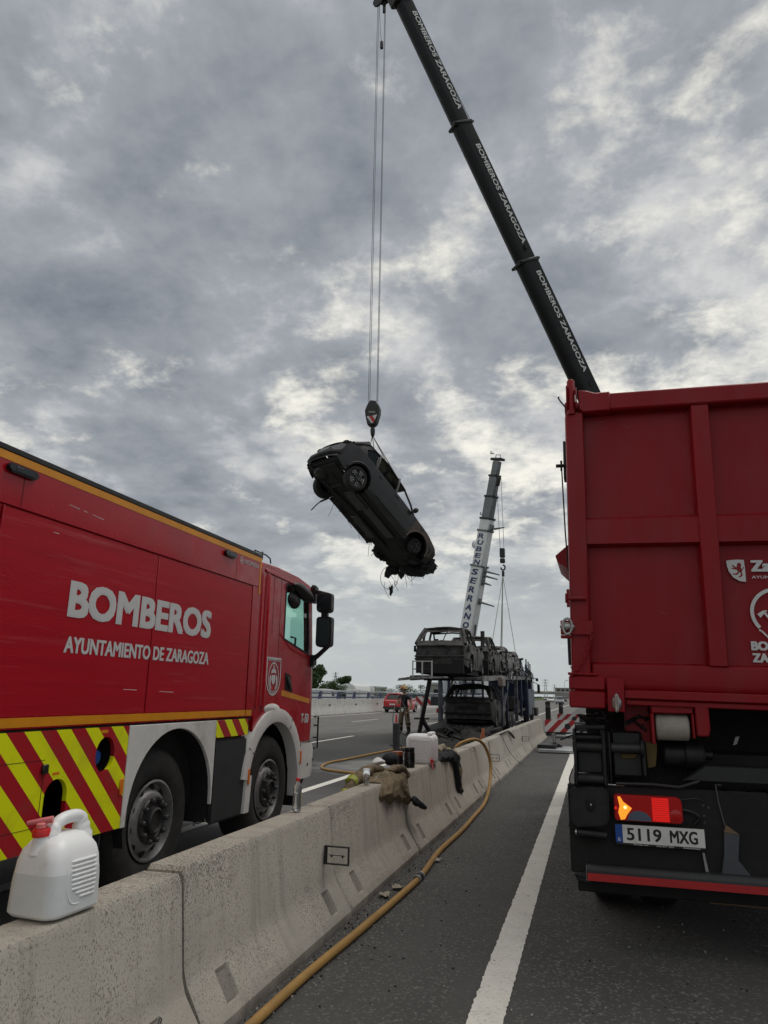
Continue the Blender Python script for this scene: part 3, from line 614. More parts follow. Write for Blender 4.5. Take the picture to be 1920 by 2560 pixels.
    for (y, z, xi) in ((6.62, 2.70, 0), (6.63, 2.79, .01), (6.68, 2.83, .05), (7.2, 2.845, .05), (7.7, 2.83, .05), (7.98, 2.79, .07), (8.12, 2.72, .10), (8.15, 2.68, .10)):
        rr.append([(-5.70+xi*.2, y, z-.06), (-5.68+xi, y, z), (-5.5, y, z+.02), (-4.45, y, z+.04), (-3.45, y, z+.02), (xs-.035-xi, y, z), (xs-.008-xi*.2, y, z-.06)])
    B(MB().grid(rr), 'cab_roof', 'red', ang=60)
    B(MB().bar((xs-.012, 6.72, 2.735), (xs-.02, 7.95, 2.70), .03, .04), 'roof_gutter', 'red', bevel=.008)
    # curved front corners, lower front and pillars
    for sx, xo in ((1, xs-.012), (-1, -5.7+.012)):
        def corner(z, y0, y1, r):
            return [(xo-sx*(r-r*cos(a)), y0+(y1-y0)*sin(a), z) for a in [pi/2*k/8 for k in range(9)]]
        lo = [corner(z, y0, y1, .30) for z, y0, y1 in ((.96, 8.12, 8.38), (1.1, 8.14, 8.40), (1.5, 8.13, 8.40), (1.8, 8.125, 8.37), (1.95, 8.12, 8.35))]
        B(MB().grid(lo), 'cab_corner', 'red', ang=60)
        pil = [corner(z, y0, y0+d, .16) for z, y0, d in ((1.95, 8.12, .13), (2.3, 8.085, .12), (2.6, 8.05, .11), (2.74, 8.03, .10))]
        B(MB().grid(pil), 'windscreen_pillar', 'red', ang=60)
    B(MB().add([(-5.38, 8.38, .96), (xs-.31, 8.38, .96), (xs-.31, 8.35, 1.95), (-5.38, 8.35, 1.95)], [(0, 1, 2, 3)]), 'cab_front', 'red')
    B(MB().add([(-5.52, 8.25, 1.95), (xs-.17, 8.25, 1.95), (xs-.17, 8.12, 2.73), (-5.52, 8.12, 2.73)], [(0, 1, 2, 3)]), 'windscreen', 'glass')
    B(MB().box(-5.4, xs-.3, 8.02, 8.27, 1.78, 1.96), 'dashboard', 'soot')
    B(MB().holes(win, [[(7.45+(p[0]-7.64)*.93+.19, 2.31+(p[1]-2.31)*.94) for p in win]], 'x', xs-.03, xs-.008), 'window_frame', 'black', smooth=False)
    B(MB().prism([(7.64+(p[0]-7.64)*.95, 2.31+(p[1]-2.31)*.96) for p in win], 'x', xs-.026, xs-.020), 'side_window', 'glass', smooth=False)
    B(MB().prism([(7.64+(p[0]-7.64)*.95, 2.31+(p[1]-2.31)*.96) for p in win], 'x', -5.69, -5.684), 'side_window', 'glass', smooth=False)
    B(MB().box(xs-.75, xs-.25, 6.9, 7.02, 1.5, 2.35), 'seat', 'cloth_dark', bevel=.04, seg=2); B(MB().box(-5.3, -4.8, 6.9, 7.02, 1.5, 2.35), 'seat', 'cloth_dark', bevel=.04, seg=2)
    B(MB().tube([(xs-.55+.2*cos(a), 7.82+.06*sin(a), 1.98+.17*sin(a)) for a in [2*pi*k/20 for k in range(20)]], .014, 6, closed=True), 'steering_wheel', 'black')
    B(MB().tube([(xs-.15, 7.9, 1.9), (xs-.13, 7.87, 2.12), (xs-.16, 7.8, 2.13)], .012, 6), 'grab_handle', 'black')
    # door details
    B(MB().box(xs-.0119, xs-.0105, 7.142, 7.148, 1.38, 2.71), 'door_seam', 'soot'); B(MB().box(xs-.0119, xs-.0105, 6.955, 6.96, 2.1, 2.70), 'door_seam', 'soot')
    B(MB().add([(xs-.011, 7.15, 2.13), (xs-.005, 7.45, 1.985), (xs-.005, 8.1, 1.872), (xs-.011, 8.1, 1.858), (xs-.011, 7.45, 1.965), (xs-.011, 7.15, 2.105)], [(0, 1, 4, 5), (1, 2, 3, 4)]), 'door_crease', 'red')
    for y, r in ((6.66, .035), (6.80, .05)):
        B(MB().tube([(xs-.03, y, 1.36), (xs-.03, y, 2.66), (xs-.05, y, 2.74)], [r, r, r*.8], 14), 'side_fairing', 'red')
    B(MB().prism([(7.35, 1.71), (7.50, 1.685), (7.575, 1.50), (7.37, 1.53)], 'x', xs-.011, xs-.006), 'door_handle_recess', 'soot', bevel=.002)
    B(MB().tube([(xs+.001, 7.39, 1.66), (xs+.012, 7.44, 1.60), (xs+.001, 7.50, 1.545)], .014, 8), 'door_handle', 'black_gloss')
    B(MB().prism([(7.28, 1.465), (8.10, 1.378), (8.10, 1.43), (7.28, 1.525)], 'x', xs-.0118, xs-.0095), 'gold_stripe', 'gold')
    badge(t, (xs-.009, 6.87, 1.465), Yv, Zv, .36, .39)
    lettering(t, 'T-50', (xs-.0105, 7.855, 1.165), (0, 1, -.03), Zv, .235, .105, .03, 'decal', .08)
    # front fender
    fe = MB(); sec = []
    def fpt(a, r): return (7.155+r*cos(a), .60+r*1.0*sin(a))
    rows = []
    path = [(6.475, .40, 6.585), (6.49, .55, 6.60), (6.505, .72, 6.615)]
    for (yo, z, yi) in path: rows.append([(xs-.10, yo-.02, z), (xs+.02, yo, z), (xs+.028, (yo+yi)/2, z), (xs+.02, yi, z), (xs-.10, yi+.01, z)])
    for k in range(0, 21):
        a = radians(172)-radians(160)*k/20; ro, ri = .735, .60
        po, pi_, pm = fpt(a, ro), fpt(a, ri), fpt(a, (ro+ri)/2)
        rows.append([(xs-.10, *fpt(a, ro+.02)), (xs+.015, *po), (xs+.028, *pm), (xs+.015, *pi_), (xs-.10, *fpt(a, ri-.01))])
    for (yo, z, yi) in ((7.845, .68, 7.765), (7.83, .50, 7.775), (7.815, .40, 7.775)): rows.append([(xs-.10, yo+.02, z), (xs+.015, yo, z), (xs+.022, (yo+yi)/2, z), (xs+.015, yi, z), (xs-.10, yi-.01, z)])
    B(fe.grid(rows), 'front_fender', 'white', ang=50)
    for a in (1.0, 2.6):
        p, q = fpt(a, .61), fpt(a, .735); B(MB().bar((xs+.026, *p), (xs+.02, *q), .004, .006), 'fender_seam', 'soot')
    cap = MB().ell((xs-.14, 7.06, 1.335), .16, .33, .085, 20, 10); B(cap, 'fender_cap', 'white')
    B(MB().grid([[(x, 7.15+.70*cos(a), .60+.70*sin(a)) for x in (xs-.05, xs-.55)] for a in [pi*k/18 for k in range(-2, 21)]]), 'wheel_well', 'soot')
    B(MB().box(-5.6, xs-.5, 6.5, 8.2, .5, 1.3), 'engine_block', 'soot')
    for (y, z) in ((6.53, .72), (7.81, .80)): B(MB().box(xs+.024, xs+.034, y-.018, y+.018, z-.07, z+.07), 'side_marker', 'orange', bevel=.004)
    # bumper and step
    bp = []
    for z, o in ((.56, .0), (.62, .04), (.86, .05), (.94, .0)):
        bp.append([(xs-.0, 7.87+.0, z), (xs+.005, 8.1, z), (xs-.02, 8.25+o, z), (xs-.10, 8.38+o, z), (xs-.3, 8.47+o, z), (-4.45, 8.52+o, z)])
    B(MB().grid(bp), 'bumper', 'white', ang=60)
    B(MB().box(xs-.05, xs-.02, 7.86, 8.14, .93, 1.06), 'step_panel', 'white', bevel=.01)
    B(MB().lathe([(.02, .006), (.0, .006)], (xs+.0, 8.08, .70), (1, 0, 0), 12), 'bumper_hole', 'soot'); B(MB().lathe([(.016, .02), (.0, .02)], (xs-.03, 8.28, .74), (.8, .6, 0), 12), 'bumper_hole', 'soot')
    B(MB().tube([(xs-.04, 8.36, 1.22), (xs-.02, 8.44, 1.22), (xs-.02, 8.44, .86), (xs-.04, 8.36, .86)], .011, 6), 'lamp_guard', 'black')
    B(MB().tube([(xs-.06, 8.40, 1.12), (xs-.02, 8.44, 1.12)], .011, 6), 'guard_stay', 'black'); B(MB().tube([(xs-.06, 8.40, .98), (xs-.02, 8.44, .98)], .011, 6), 'guard_stay', 'black')
    B(MB().box(xs-.4, xs-.04, 8.0, 8.012, .26, .56), 'mudflap', 'rubber', bevel=.004)
    B(MB().tube([(xs-.05, 8.1, .56), (xs-.08, 8.05, .42), (xs-.1, 8.0, .35)], .012, 6), 'flap_stay', 'black')
    # mirrors
    def mirror(x0, x1, z0, z1, glass):
        pts = arc(x1-.03, z1-.03, .03, 0, pi/2, 3)+arc(x0+.03, z1-.03, .03, pi/2, pi, 3)+arc(x0+.05, z0+.05, .05, pi, 1.5*pi, 3)+arc(x1-.04, z0+.04, .04, 1.5*pi, 2*pi, 3)
        m = B(MB().prism(pts, 'y', 8.06, 8.17), 'mirror_housing', 'black', bevel=.015, seg=2)
        cx, cz = (x0+x1)/2, (z0+z1)/2
        build(MB().prism([(cx+(p[0]-cx)*.78, cz+(p[1]-cz)*.84) for p in pts], 'y', 8.054, 8.0595), 'mirror_glass', glass, m)
    mirror(-3.155, -2.965, 2.44, 2.675, 'glass_dark'); mirror(-3.150, -2.955, 2.03, 2.39, 'glass_dark')
    B(MB().box(-3.10, -3.02, 8.08, 8.15, 2.36, 2.47), 'mirror_bracket', 'black', bevel=.01)
    B(MB().bar((xs-.05, 8.12, 2.72), (-3.02, 8.12, 2.66), .05, .05), 'mirror_arm', 'black', bevel=.012)
    B(MB().tube([(xs-.03, 8.14, 1.88), (xs+.06, 8.13, 1.93), (-3.0, 8.12, 2.05)], [.04, .03, .028], 8), 'mirror_arm', 'black')
    B(MB().box(xs-.05, xs+.02, 8.06, 8.2, 2.56, 2.78), 'mirror_base', 'black', bevel=.02, seg=2); B(MB().box(xs-.04, xs+.03, 8.06, 8.2, 1.80, 1.94), 'mirror_base', 'black', bevel=.02, seg=2)
    k = MB().ell((0, 0, 0), .075, .30, .075, 16, 10); M = Matrix.Translation((xs+.04, 7.66, 2.62)) @ Matrix.Rotation(radians(-12), 4, 'X'); k.v = [M @ p for p in k.v]
    B(k, 'kerb_mirror', 'black'); k = MB().ell((xs-.01, 7.5, 2.52), .05, .16, .10, 14, 8); B(k, 'kerb_mirror_cup', 'black')
    # roof rail
    B(MB().tube([(xs-.1, 6.62, 2.86), (xs-.1, 6.62, 2.93), (xs-.1, 6.9, 2.93), (xs-.1, 7.0, 2.91), (xs-.1, 7.02, 2.86)], .008, 6), 'roof_rail', 'dark_metal')
    B(MB().tube([(xs-.1, 6.8, 2.86), (xs-.1, 6.8, 2.95)], .008, 6), 'roof_rail_post', 'dark_metal')
mat('panel_text', (.09, .09, .09), .5)
fire_truck()

# ------------------------------------------------------------------ dump truck (right)
mat('scratch', (.34, .12, .12), .7)
def dump_truck():
    O = (1.12, 5.0, 0)
    t = thing('dump_truck', 'dark red tipper truck with plate 5119 MXG, rear tailgate towards the viewer', 'dump truck', O)
    B = lambda mb, n, m, **k: build(mb, n, m, t, **k)
    Xv, Zv = (1, 0, 0), (0, 0, 1)
    RM = Matrix.Translation((-.13, 5, 1.45)) @ Matrix.Rotation(radians(1.25), 4, 'Y') @ Matrix.Translation((.13, -5, -1.45))   # the skip sits slightly askew
    def R(mb): mb.v = [RM @ p for p in mb.v]; return mb
    D = lambda mb, n, m='red_dump', **k: B(R(mb), n, m, **k)
    x0, x1 = -.13, 2.40
    D(MB().box(x0+.02, x1-.02, 5.10, 10.6, 1.50, 1.56), 'skip_floor'); D(MB().box(x0+.01, x0+.06, 5.09, 10.6, 1.57, 3.55), 'skip_side', bevel=.006); D(MB().box(x1-.06, x1-.01, 5.09, 10.6, 1.57, 3.55), 'skip_side', bevel=.006)
    D(MB().box(x0+.07, x1-.07, 10.5, 10.56, 1.57, 3.6), 'skip_front')
    for y in (6.2, 7.4, 8.6, 9.8): D(MB().box(x0-.0, x0+.009, y-.06, y+.06, 1.6, 3.5), 'side_rib', bevel=.003)
    D(MB().box(x0+.0, x0+.10, 5.09, 10.6, 3.553, 3.63), 'skip_rim', bevel=.01); D(MB().box(x1-.1, x1, 5.09, 10.6, 3.553, 3.63), 'skip_rim', bevel=.01)
    # tailgate: frame members proud of recessed sheet panels
    posts = [(x0, .005), (.712, .84), (1.545, 1.675), (2.27, x1)]; rows = [(1.73, 2.53), (2.705, 3.49)]
    for i in range(3):
        a, b = posts[i][1], posts[i+1][0]
        for j, (z0, z1) in enumerate(rows):
            # dished sheet panel
            g = [[(a-.01+(b-a+.02)*u/6, 5.075+.012*sin(pi*u/6)*sin(pi*v/6)*(1 if (i+j) % 2 else .5), z0-.01+(z1-z0+.02)*v/6) for v in range(7)] for u in range(7)]
            D(MB().grid(g), 'panel')
            for (p, q) in (((a+.002, z0), (a+.002, z1)), ((b-.002, z0), (b-.002, z1)), ((a, z1-.004), (b, z1-.004)), ((a, z0+.006), (b, z0+.006))):
                n_ = 40; rw_ = random.Random(i*7+j+int(p[0]*100)); D(MB().tube([(p[0]+(q[0]-p[0])*k/n_+rw_.gauss(0, .0012), 5.073+rw_.gauss(0, .001), p[1]+(q[1]-p[1])*k/n_+rw_.gauss(0, .0012)) for k in range(n_+1)], [.005+rw_.uniform(-.0012, .0018) for k in range(n_+1)], 5), 'weld_bead')
        zt = 2.70
        D(MB().prism([(4.998, 2.53), (5.08, 2.515), (5.08, 2.735), (4.998, 2.70)], 'x', a-.012, b+.012), 'cross_bar')
    rs = random.Random(4)
    for k in range(16):
        x, z, l, s_ = rs.uniform(.05, 2.2), rs.choice([rs.uniform(1.75, 2.5), rs.uniform(2.72, 3.45), rs.uniform(2.55, 2.69)]), rs.uniform(.01, .05), rs.uniform(-.6, .6); yy = 4.9965 if 2.54 < z < 2.7 else 5.060
        D(MB().add([(x, yy, z), (x+l, yy, z+s_*l), (x+l, yy, z+s_*l+.0025), (x, yy, z+.0015)], [(0, 1, 2, 3)]), 'paint_scratch', 'scratch', smooth=False)
    for a, b in posts:
        D(MB().prism([(a, 5.08), (a+.008, 4.985), (b-.008, 4.985), (b, 5.08)], 'z', 1.722 if a > 0 else 1.645, 3.497), 'post', bevel=.006)
    D(MB().box(.015, x1, 4.975, 5.09, 3.50, 3.628), 'top_beam', bevel=.012); D(MB().prism([(.003, 3.49), (.19, 3.493), (.19, 3.637), (.09, 3.634), (.03, 3.655), (-.03, 3.665), (-.03, 3.52)], 'y', 4.965, 5.095), 'beam_corner', bevel=.008)
    D(MB().prism([(4.99, 1.60), (5.0, 1.722), (5.08, 1.735), (5.08, 1.55), (5.0, 1.56)], 'x', .008, x1), 'lower_bar', bevel=.006); D(MB().box(.2, x1, 4.978, 5.07, 1.505, 1.56), 'lower_bar_lip', bevel=.006)
    D(MB().box(.21, x1, 5.0, 5.08, 1.465, 1.500), 'lower_edge', bevel=.006)
    D(MB().box(-.145, .085, 4.965, 5.09, 1.55, 1.64), 'corner_lug', bevel=.01); D(MB().box(-.145, .085, 4.97, 5.09, 1.435, 1.545), 'corner_lug', bevel=.01); D(MB().box(-.15, .04, 4.96, 5.085, 1.643, 1.66), 'corner_plate', bevel=.004)
    # hinge pin, bracket plates
    D(MB().lathe([(0, .27), (.02, .27), (.028, .258), (.028, 0), (.0, 0)], (-.08, 4.99, 3.485), Zv, 16), 'hinge_pin'); D(MB().box(-.115, -.105, 4.95, 5.06, 3.52, 3.70), 'hinge_plate', bevel=.004); D(MB().box(-.05, -.04, 4.95, 5.06, 3.52, 3.68), 'hinge_plate', bevel=.004)
    D(MB().cyl((-.14, 4.965, 2.15), (-.02, 4.965, 2.15), .014, 12), 'locking_rod'); D(MB().tube([(-.135, 4.965, 2.09), (-.135, 4.965, 2.21)], .011, 8), 'locking_lever'); D(MB().box(-.155, -.145, 4.94, 4.99, 2.12, 2.18), 'lever_plate', bevel=.003)
    br = D(MB().box(-.19, .018, 4.962, 4.984, 1.905, 2.0), 'lashing_bracket', bevel=.004); D(MB().box(-.19, -.12, 4.955, 4.98, 1.88, 1.902), 'lashing_foot', bevel=.004)
    def shackle(c, ax, n='lashing_eye'):
        c = Vector(c); D(MB().ell(c, .05 if ax == 'x' else .032, .02, .028 if ax == 'x' else .045, 14, 8), n, 'steel'); 
        D(MB().tube([c+Vector((.03*cos(a)*(1 if ax == 'x' else .25), -.02, .052*sin(a))) for a in [2*pi*k/16 for k in range(16)]], .009, 8, closed=True), 'lashing_ring', 'steel')
    shackle((-.145, 4.95, 1.958), 'x')
    D(MB().box(.095, .2, 4.96, 4.975, 1.42, 1.63), 'hook_tab', bevel=.004); shackle((.15, 4.945, 1.475), 'z')
    # safety chain
    a, b = Vector((.017, 4.955, 1.93)), Vector((-.12, 4.955, 1.645)); n = 13; ch = None
    for k in range(n):
        u = k/(n-1); c = a.lerp(b, u)+Vector((.012*sin(pi*u), 0, -.03*sin(pi*u))); d = (b-a).normalized()
        s = Vector((d.z, 0, -d.x)) if k % 2 else Vector((0, 1, 0))
        D(MB().tube([c+d*.016*cos(q)+s*.008*sin(q) for q in [2*pi*j/10 for j in range(10)]], .0045, 5, closed=True), 'chain_link')
    D(MB().box(-.155, -.135, 5.3, 5.42, 3.10, 3.40), 'hydraulic_block', 'black', bevel=.006); D(MB().tube([(-.17, 5.35, 3.2), (-.155, 5.36, 2.7), (-.14, 5.38, 2.4)], .006, 6), 'control_rod', 'dark_metal'); D(MB().tube([(-.21, 5.3, 3.2), (-.14, 5.3, 3.2)], .014, 8), 'rod_pivot', 'dark_metal'); D(MB().tube([(-.17, 5.3, 3.16), (-.17, 5.3, 3.24)], .008, 8), 'rod_pin', 'dark_metal')
    D(MB().tube([(-.10, 5.06, 3.54), (-.155, 5.06, 3.62), (-.175, 5.06, 3.655), (-.165, 5.06, 3.66)], .006, 6), 'latch_hook', 'dark_metal')
    D(MB().add([(-.14, 5.9, 2.72), (-.255, 5.9, 2.62), (-.24, 5.9, 2.57), (-.14, 5.9, 2.5), (-.14, 6.7, 2.80), (-.25, 6.7, 2.66), (-.24, 6.7, 2.6), (-.14, 6.7, 2.5)], [(0, 1, 2, 3), (4, 5, 6, 7), (0, 1, 5, 4), (1, 2, 6, 5), (2, 3, 7, 6)]), 'side_deflector')
    # emblems and lettering
    L = lambda s, x, z, w, h, bold=.03: lettering(t, s, RM @ Vector((x, 5.0625, z)), RM.to_3x3() @ Vector(Xv), RM.to_3x3() @ Vector(Zv), w, h, bold, 'decal')
    sh = [(.879, 2.412), (.905, 2.417), (.945, 2.419), (.985, 2.417), (.988, 2.35), (.988, 2.272), (.95, 2.277), (.915, 2.30), (.89, 2.34), (.881, 2.38)]
    se = D(MB().prism(sh, 'y', 5.0605, 5.064), 'shield_emblem', 'decal', smooth=False)
    lion = [[(.935, 2.36), (.945, 2.395), (.96, 2.398), (.968, 2.385), (.963, 2.368), (.972, 2.35), (.965, 2.33), (.95, 2.335), (.94, 2.345)], [(.937, 2.365), (.916, 2.385), (.910, 2.38), (.925, 2.362), (.908, 2.365), (.907, 2.358), (.935, 2.352)], [(.945, 2.338), (.930, 2.325), (.913, 2.328), (.913, 2.320), (.935, 2.317), (.952, 2.33)], [(.966, 2.336), (.972, 2.315), (.958, 2.302), (.945, 2.303), (.948, 2.310), (.958, 2.312), (.960, 2.328)], [(.968, 2.35), (.978, 2.355), (.982, 2.37), (.977, 2.372), (.974, 2.36), (.966, 2.345)]]
    for p in lion: build(R(MB().prism(p, 'y', 5.0597, 5.0604)), 'lion_figure', 'red_dump', se, smooth=False)
    L('Zaragoza', 1.022, 2.316, .40, .098, .03); L('AYUNTAMIENTO', 1.024, 2.293, .30, .019, .01)
    L('BOMBEROS', .985, 1.832, .37, .058, .035); L('ZARAGOZA', .987, 1.757, .37, .058, .035)
    cx, cz = 1.155, 2.075
    ring = [[(cx+r*cos(a), 5.063, cz+r*sin(a)) for r in (.158, .136)] for a in [radians(-42)+radians(264)*k/40 for k in range(41)]]
    em = D(MB().grid(ring), 'helmet_emblem', 'decal', smooth=False)
    for s in (-1, 1):
        def q(x, z): return (cx+s*x, z)
        for pts in ([q(-.118, 2.063), q(-.085, 2.085), q(-.06, 2.088), q(-.058, 2.082), q(-.07, 2.079), q(-.02, 2.0), q(-.028, 1.99), q(-.078, 2.066), q(-.10, 2.04)], [q(-.118, 1.962), q(-.108, 1.968), q(-.10, 1.958), q(-.11, 1.952)], [q(-.107, 1.955), q(-.098, 1.961), q(-.04, 1.895), q(-.05, 1.89)]):
            D(MB().add([(p[0], 5.0635, p[1]) for p in pts], [tuple(range(len(pts)))]), 'axe_emblem', 'decal', smooth=False, tri=True)
    # ---------------- chassis
    B(MB().box(.1, 2.1, 5.35, 12.8, .75, 1.15), 'chassis_frame', 'soot'); B(MB().box(-.05, 2.3, 5.75, 5.8, .62, 1.46), 'rear_bulkhead', 'soot')
    B(MB().box(.36, .612, 5.02, 5.15, 1.41, 1.462), 'roller_bracket', 'red_dump', bevel=.006); B(MB().box(.355, .375, 5.02, 5.15, 1.22, 1.41), 'roller_cheek', 'red_dump', bevel=.004); B(MB().box(.598, .614, 5.02, 5.15, 1.26, 1.408), 'roller_cheek', 'red_dump', bevel=.004)
    B(MB().lathe([(0, 0), (.075, 0), (.083, .008), (.083, .19), (.075, .198), (0, .198)], (.385, 5.10, 1.325), Xv, 28), 'roller', 'beige')
    B(MB().prism([(.62, 1.462), (.70, 1.462), (.70, 1.32), (.69, 1.275), (.62, 1.275)], 'y', 5.0, 5.2), 'skid_block', 'red_dump', bevel=.008)
    B(MB().prism([(1.25, 1.462), (1.35, 1.462), (1.35, 1.275), (1.25, 1.275)], 'y', 5.0, 5.2), 'skid_block', 'red_dump', bevel=.008)
    B(MB().box(.205, .36, 5.2, 5.3, 1.2, 1.46), 'cross_member', 'red_dump', bevel=.006)
    # hydraulic tail assembly at the left
    B(MB().box(-.135, -.115, 5.06, 5.3, .95, 1.30), 'arm_plate', 'dark_metal', bevel=.006); B(MB().box(.045, .068, 5.06, 5.3, .95, 1.30), 'arm_plate', 'dark_metal', bevel=.006); B(MB().box(.085, .10, 5.06, 5.3, .98, 1.28), 'arm_plate', 'dark_metal', bevel=.006)
    B(MB().box(-.114, .044, 5.14, 5.2, 1.02, 1.27), 'arm_web', 'black', bevel=.006)
    for z, r in ((1.245, .02), (1.185, .034), (.985, .035)): B(MB().cyl((-.14, 5.10, z), (.07, 5.10, z), r, 18), 'pivot_tube', 'dark_metal')
    B(MB().cyl((.105, 5.10, 1.185), (.285, 5.10, 1.185), .03, 18), 'pivot_rod', 'hub_dark'); B(MB().cyl((.285, 5.10, 1.185), (.30, 5.10, 1.185), .055, 18), 'pivot_collar', 'dark_metal')
    B(MB().box(.105, .30, 5.16, 5.3, 1.0, 1.29), 'gear_case', 'black', bevel=.015); B(MB().box(.29, .312, 5.08, 5.3, 1.02, 1.24), 'arm_plate', 'dark_metal', bevel=.004)
    B(MB().prism([(.318, 1.225), (.395, 1.22), (.375, 1.075), (.325, 1.06)], 'y', 5.16, 5.19), 'wear_plate', 'ochre', bevel=.003); B(MB().prism([(.16, 1.145), (.27, 1.15), (.25, 1.12), (.17, 1.115)], 'y', 5.135, 5.15), 'wear_plate', 'ochre', bevel=.003)
    B(MB().lathe([(0, 0), (.075, 0), (.085, .01), (.085, .13), (.095, .135), (.095, .235), (.08, .25), (.03, .25), (.03, .30), (0, .30)], (.43, 5.25, 1.15), Xv, 28), 'hydraulic_cylinder', 'dark_metal')
    B(MB().prism([(.52, .995), (.665, 1.10), (2.2, 1.09), (2.2, .99)], 'y', 5.12, 5.18), 'rear_cross_beam', 'panel_black', bevel=.01)
    B(MB().tube([(.12, 5.1, .965), (.35, 5.09, .97), (.5, 5.1, .96), (.62, 5.1, 1.0)], .012, 8), 'hydraulic_hose', 'black'); B(MB().cyl((-.02, 5.1, .958), (.17, 5.1, .955), .006, 8), 'cable_conduit', 'steel')
    for k, (x, z, c) in enumerate(((.0, 1.40, .05), (.04, 1.37, .04), (-.05, 1.36, .035), (.09, 1.38, .045), (.25, 1.36, .06), (.31, 1.33, .05))):
        rr_ = random.Random(k); pts = catmull([(x+rr_.uniform(-.06, .06), 5.1+rr_.uniform(0, .12), z+rr_.uniform(-.05, .05)) for _ in range(6)], 4); B(MB().tube(pts, .007, 6), 'hydraulic_hose', 'black' if k % 2 else 'dark_metal')
    B(MB().box(-.12, .07, 5.04, 5.25, 1.302, 1.325), 'top_plate', 'dark_metal', bevel=.004)
    B(MB().tube(catmull([(-.145, 5.05, 1.05), (-.17, 5.05, .98), (-.15, 5.05, .93), (-.18, 5.05, .88), (-.16, 5.05, .80), (-.185, 5.05, .70)], 5), .004, 5), 'safety_wire', 'dark_metal')
    # side corner unit with recessed lamp, roller and mudguard
    B(MB().prism([(-.17, .93), (.055, .945), (.07, .90), (.065, .74), (.03, .715), (-.15, .70), (-.172, .75)], 'y', 5.02, 5.2), 'corner_housing', 'dark_metal', bevel=.012, seg=2); B(MB().ell((-.045, 5.018, .845), .032, .012, .05, 14, 8), 'lamp_recess', 'soot'); B(MB().ell((-.042, 5.006, .84), .006, .004, .008, 8, 6), 'lamp_glint', 'steel')
    B(MB().cyl((-.13, 5.06, .665), (.045, 5.06, .655), .026, 16), 'guide_roller', 'dark_metal'); B(MB().cyl((-.148, 5.06, .666), (-.138, 5.06, .666), .02, 14), 'roller_cap', 'steel')
    B(MB().box(-.185, 1.0, 5.11, 5.14, .42, .95), 'mudguard', 'soot', bevel=.006); B(MB().box(1.0, 2.45, 5.3, 5.33, .45, .95), 'back_plate', 'soot')
    for z in (.66, .585): B(MB().lathe([(.008, .006), (0, .008)], (-.165, 5.11, z), (0, -1, 0), 8), 'bolt_head', 'dark_metal')
    # tail lamp
    lz0, lz1 = .752, .905
    lb = B(MB().prism([(.10, lz0), (.10, lz1), (.482, lz1), (.502, lz1-.02), (.502, lz0+.01), (.49, lz0)], 'y', 5.045, 5.11), 'tail_lamp', 'lamp_red', bevel=.008, seg=2)
    pl = lambda pts, n, m, y=5.043: build(MB().prism(pts, 'y', y, 5.0449), n, m, lb, smooth=False, tri=True)
    pl([(.122, .893), (.138, .895), (.155, .865), (.205, .828), (.175, .79), (.16, .762), (.135, .757), (.122, .80), (.132, .84)], 'orange_lens', 'lamp_orange')
    pl([(.172, .757), (.318, .757), (.308, .785), (.285, .806), (.25, .816), (.215, .812), (.19, .795)], 'reversing_lens', 'lens_grey')
    for k in range(11): pl([(.325+.000, .760+k*.0126), (.424, .760+k*.0126), (.424, .760+k*.0126+.010), (.325, .760+k*.0126+.010)], 'brake_lens', 'lamp_on')
    build(MB().lathe([(.035, .002), (.028, .004), (0, .006)], (.462, 5.045, .80), (0, -1, 0), 20), 'reflector', 'lamp_red', lb); build(MB().ell((.108, 5.040, .825), .008, .004, .010, 8, 6), 'side_bulb', 'lamp_on', lb)
    build(MB().ell((.165, 5.041, .832), .009, .003, .009, 8, 6), 'bulb', 'lamp_bulb', lb)
    B(MB().tube(catmull([(.50, 5.09, .83), (.56, 5.08, .82), (.60, 5.09, .79), (.57, 5.1, .75)], 5), .010, 6), 'lamp_cable', 'black'); B(MB().tube(catmull([(.50, 5.09, .885), (.58, 5.08, .90), (.63, 5.09, .89)], 4), .005, 6), 'lamp_cable', 'black')
    for x, z in ((.63, .86), (.66, .85), (.63, .80), (.63, .76)): B(MB().lathe([(.009, .004), (0, .006)], (x, 5.1, z), (0, -1, 0), 8), 'bolt_head', 'hub_dark')
    # number plate
    np_ = B(MB().prism([(.094, .606), (.626, .606), (.626, .732), (.094, .732)], 'y', 5.06, 5.075), 'number_plate', 'black', bevel=.004)
    P2 = lambda mb, n, m: build(mb, n, m, np_, smooth=False)
    P2(MB().prism([(.141, .622), (.618, .622), (.618, .728), (.141, .728)], 'y', 5.0575, 5.0598), 'plate_face', 'plate'); P2(MB().prism([(.098, .622), (.140, .622), (.140, .728), (.098, .728)], 'y', 5.0575, 5.0598), 'plate_band', 'eu_blue')
    lettering(np_, '5119', (.165, 5.057, .638), Xv, Zv, .205, .074, .016, 'ink'); lettering(np_, 'MXG', (.418, 5.057, .638), Xv, Zv, .16, .074, .016, 'ink'); lettering(np_, 'E', (.113, 5.057, .632), Xv, Zv, .013, .018, .02, 'white_clean')
    lettering(np_, 'Zimaga S.A', (.20, 5.0595, .611), Xv, Zv, .09, .008, .03, 'decal'); lettering(np_, '976 571 293', (.335, 5.0595, .611), Xv, Zv, .10, .008, .03, 'decal'); lettering(np_, 'ZARAGOZA', (.49, 5.0595, .611), Xv, Zv, .10, .008, .03, 'decal')
    # underrun bar with red reflective tape
    pr = [(5.05, .39), (5.03, .41), (5.03, .455), (5.055, .482), (5.12, .482), (5.13, .465), (5.13, .39)]
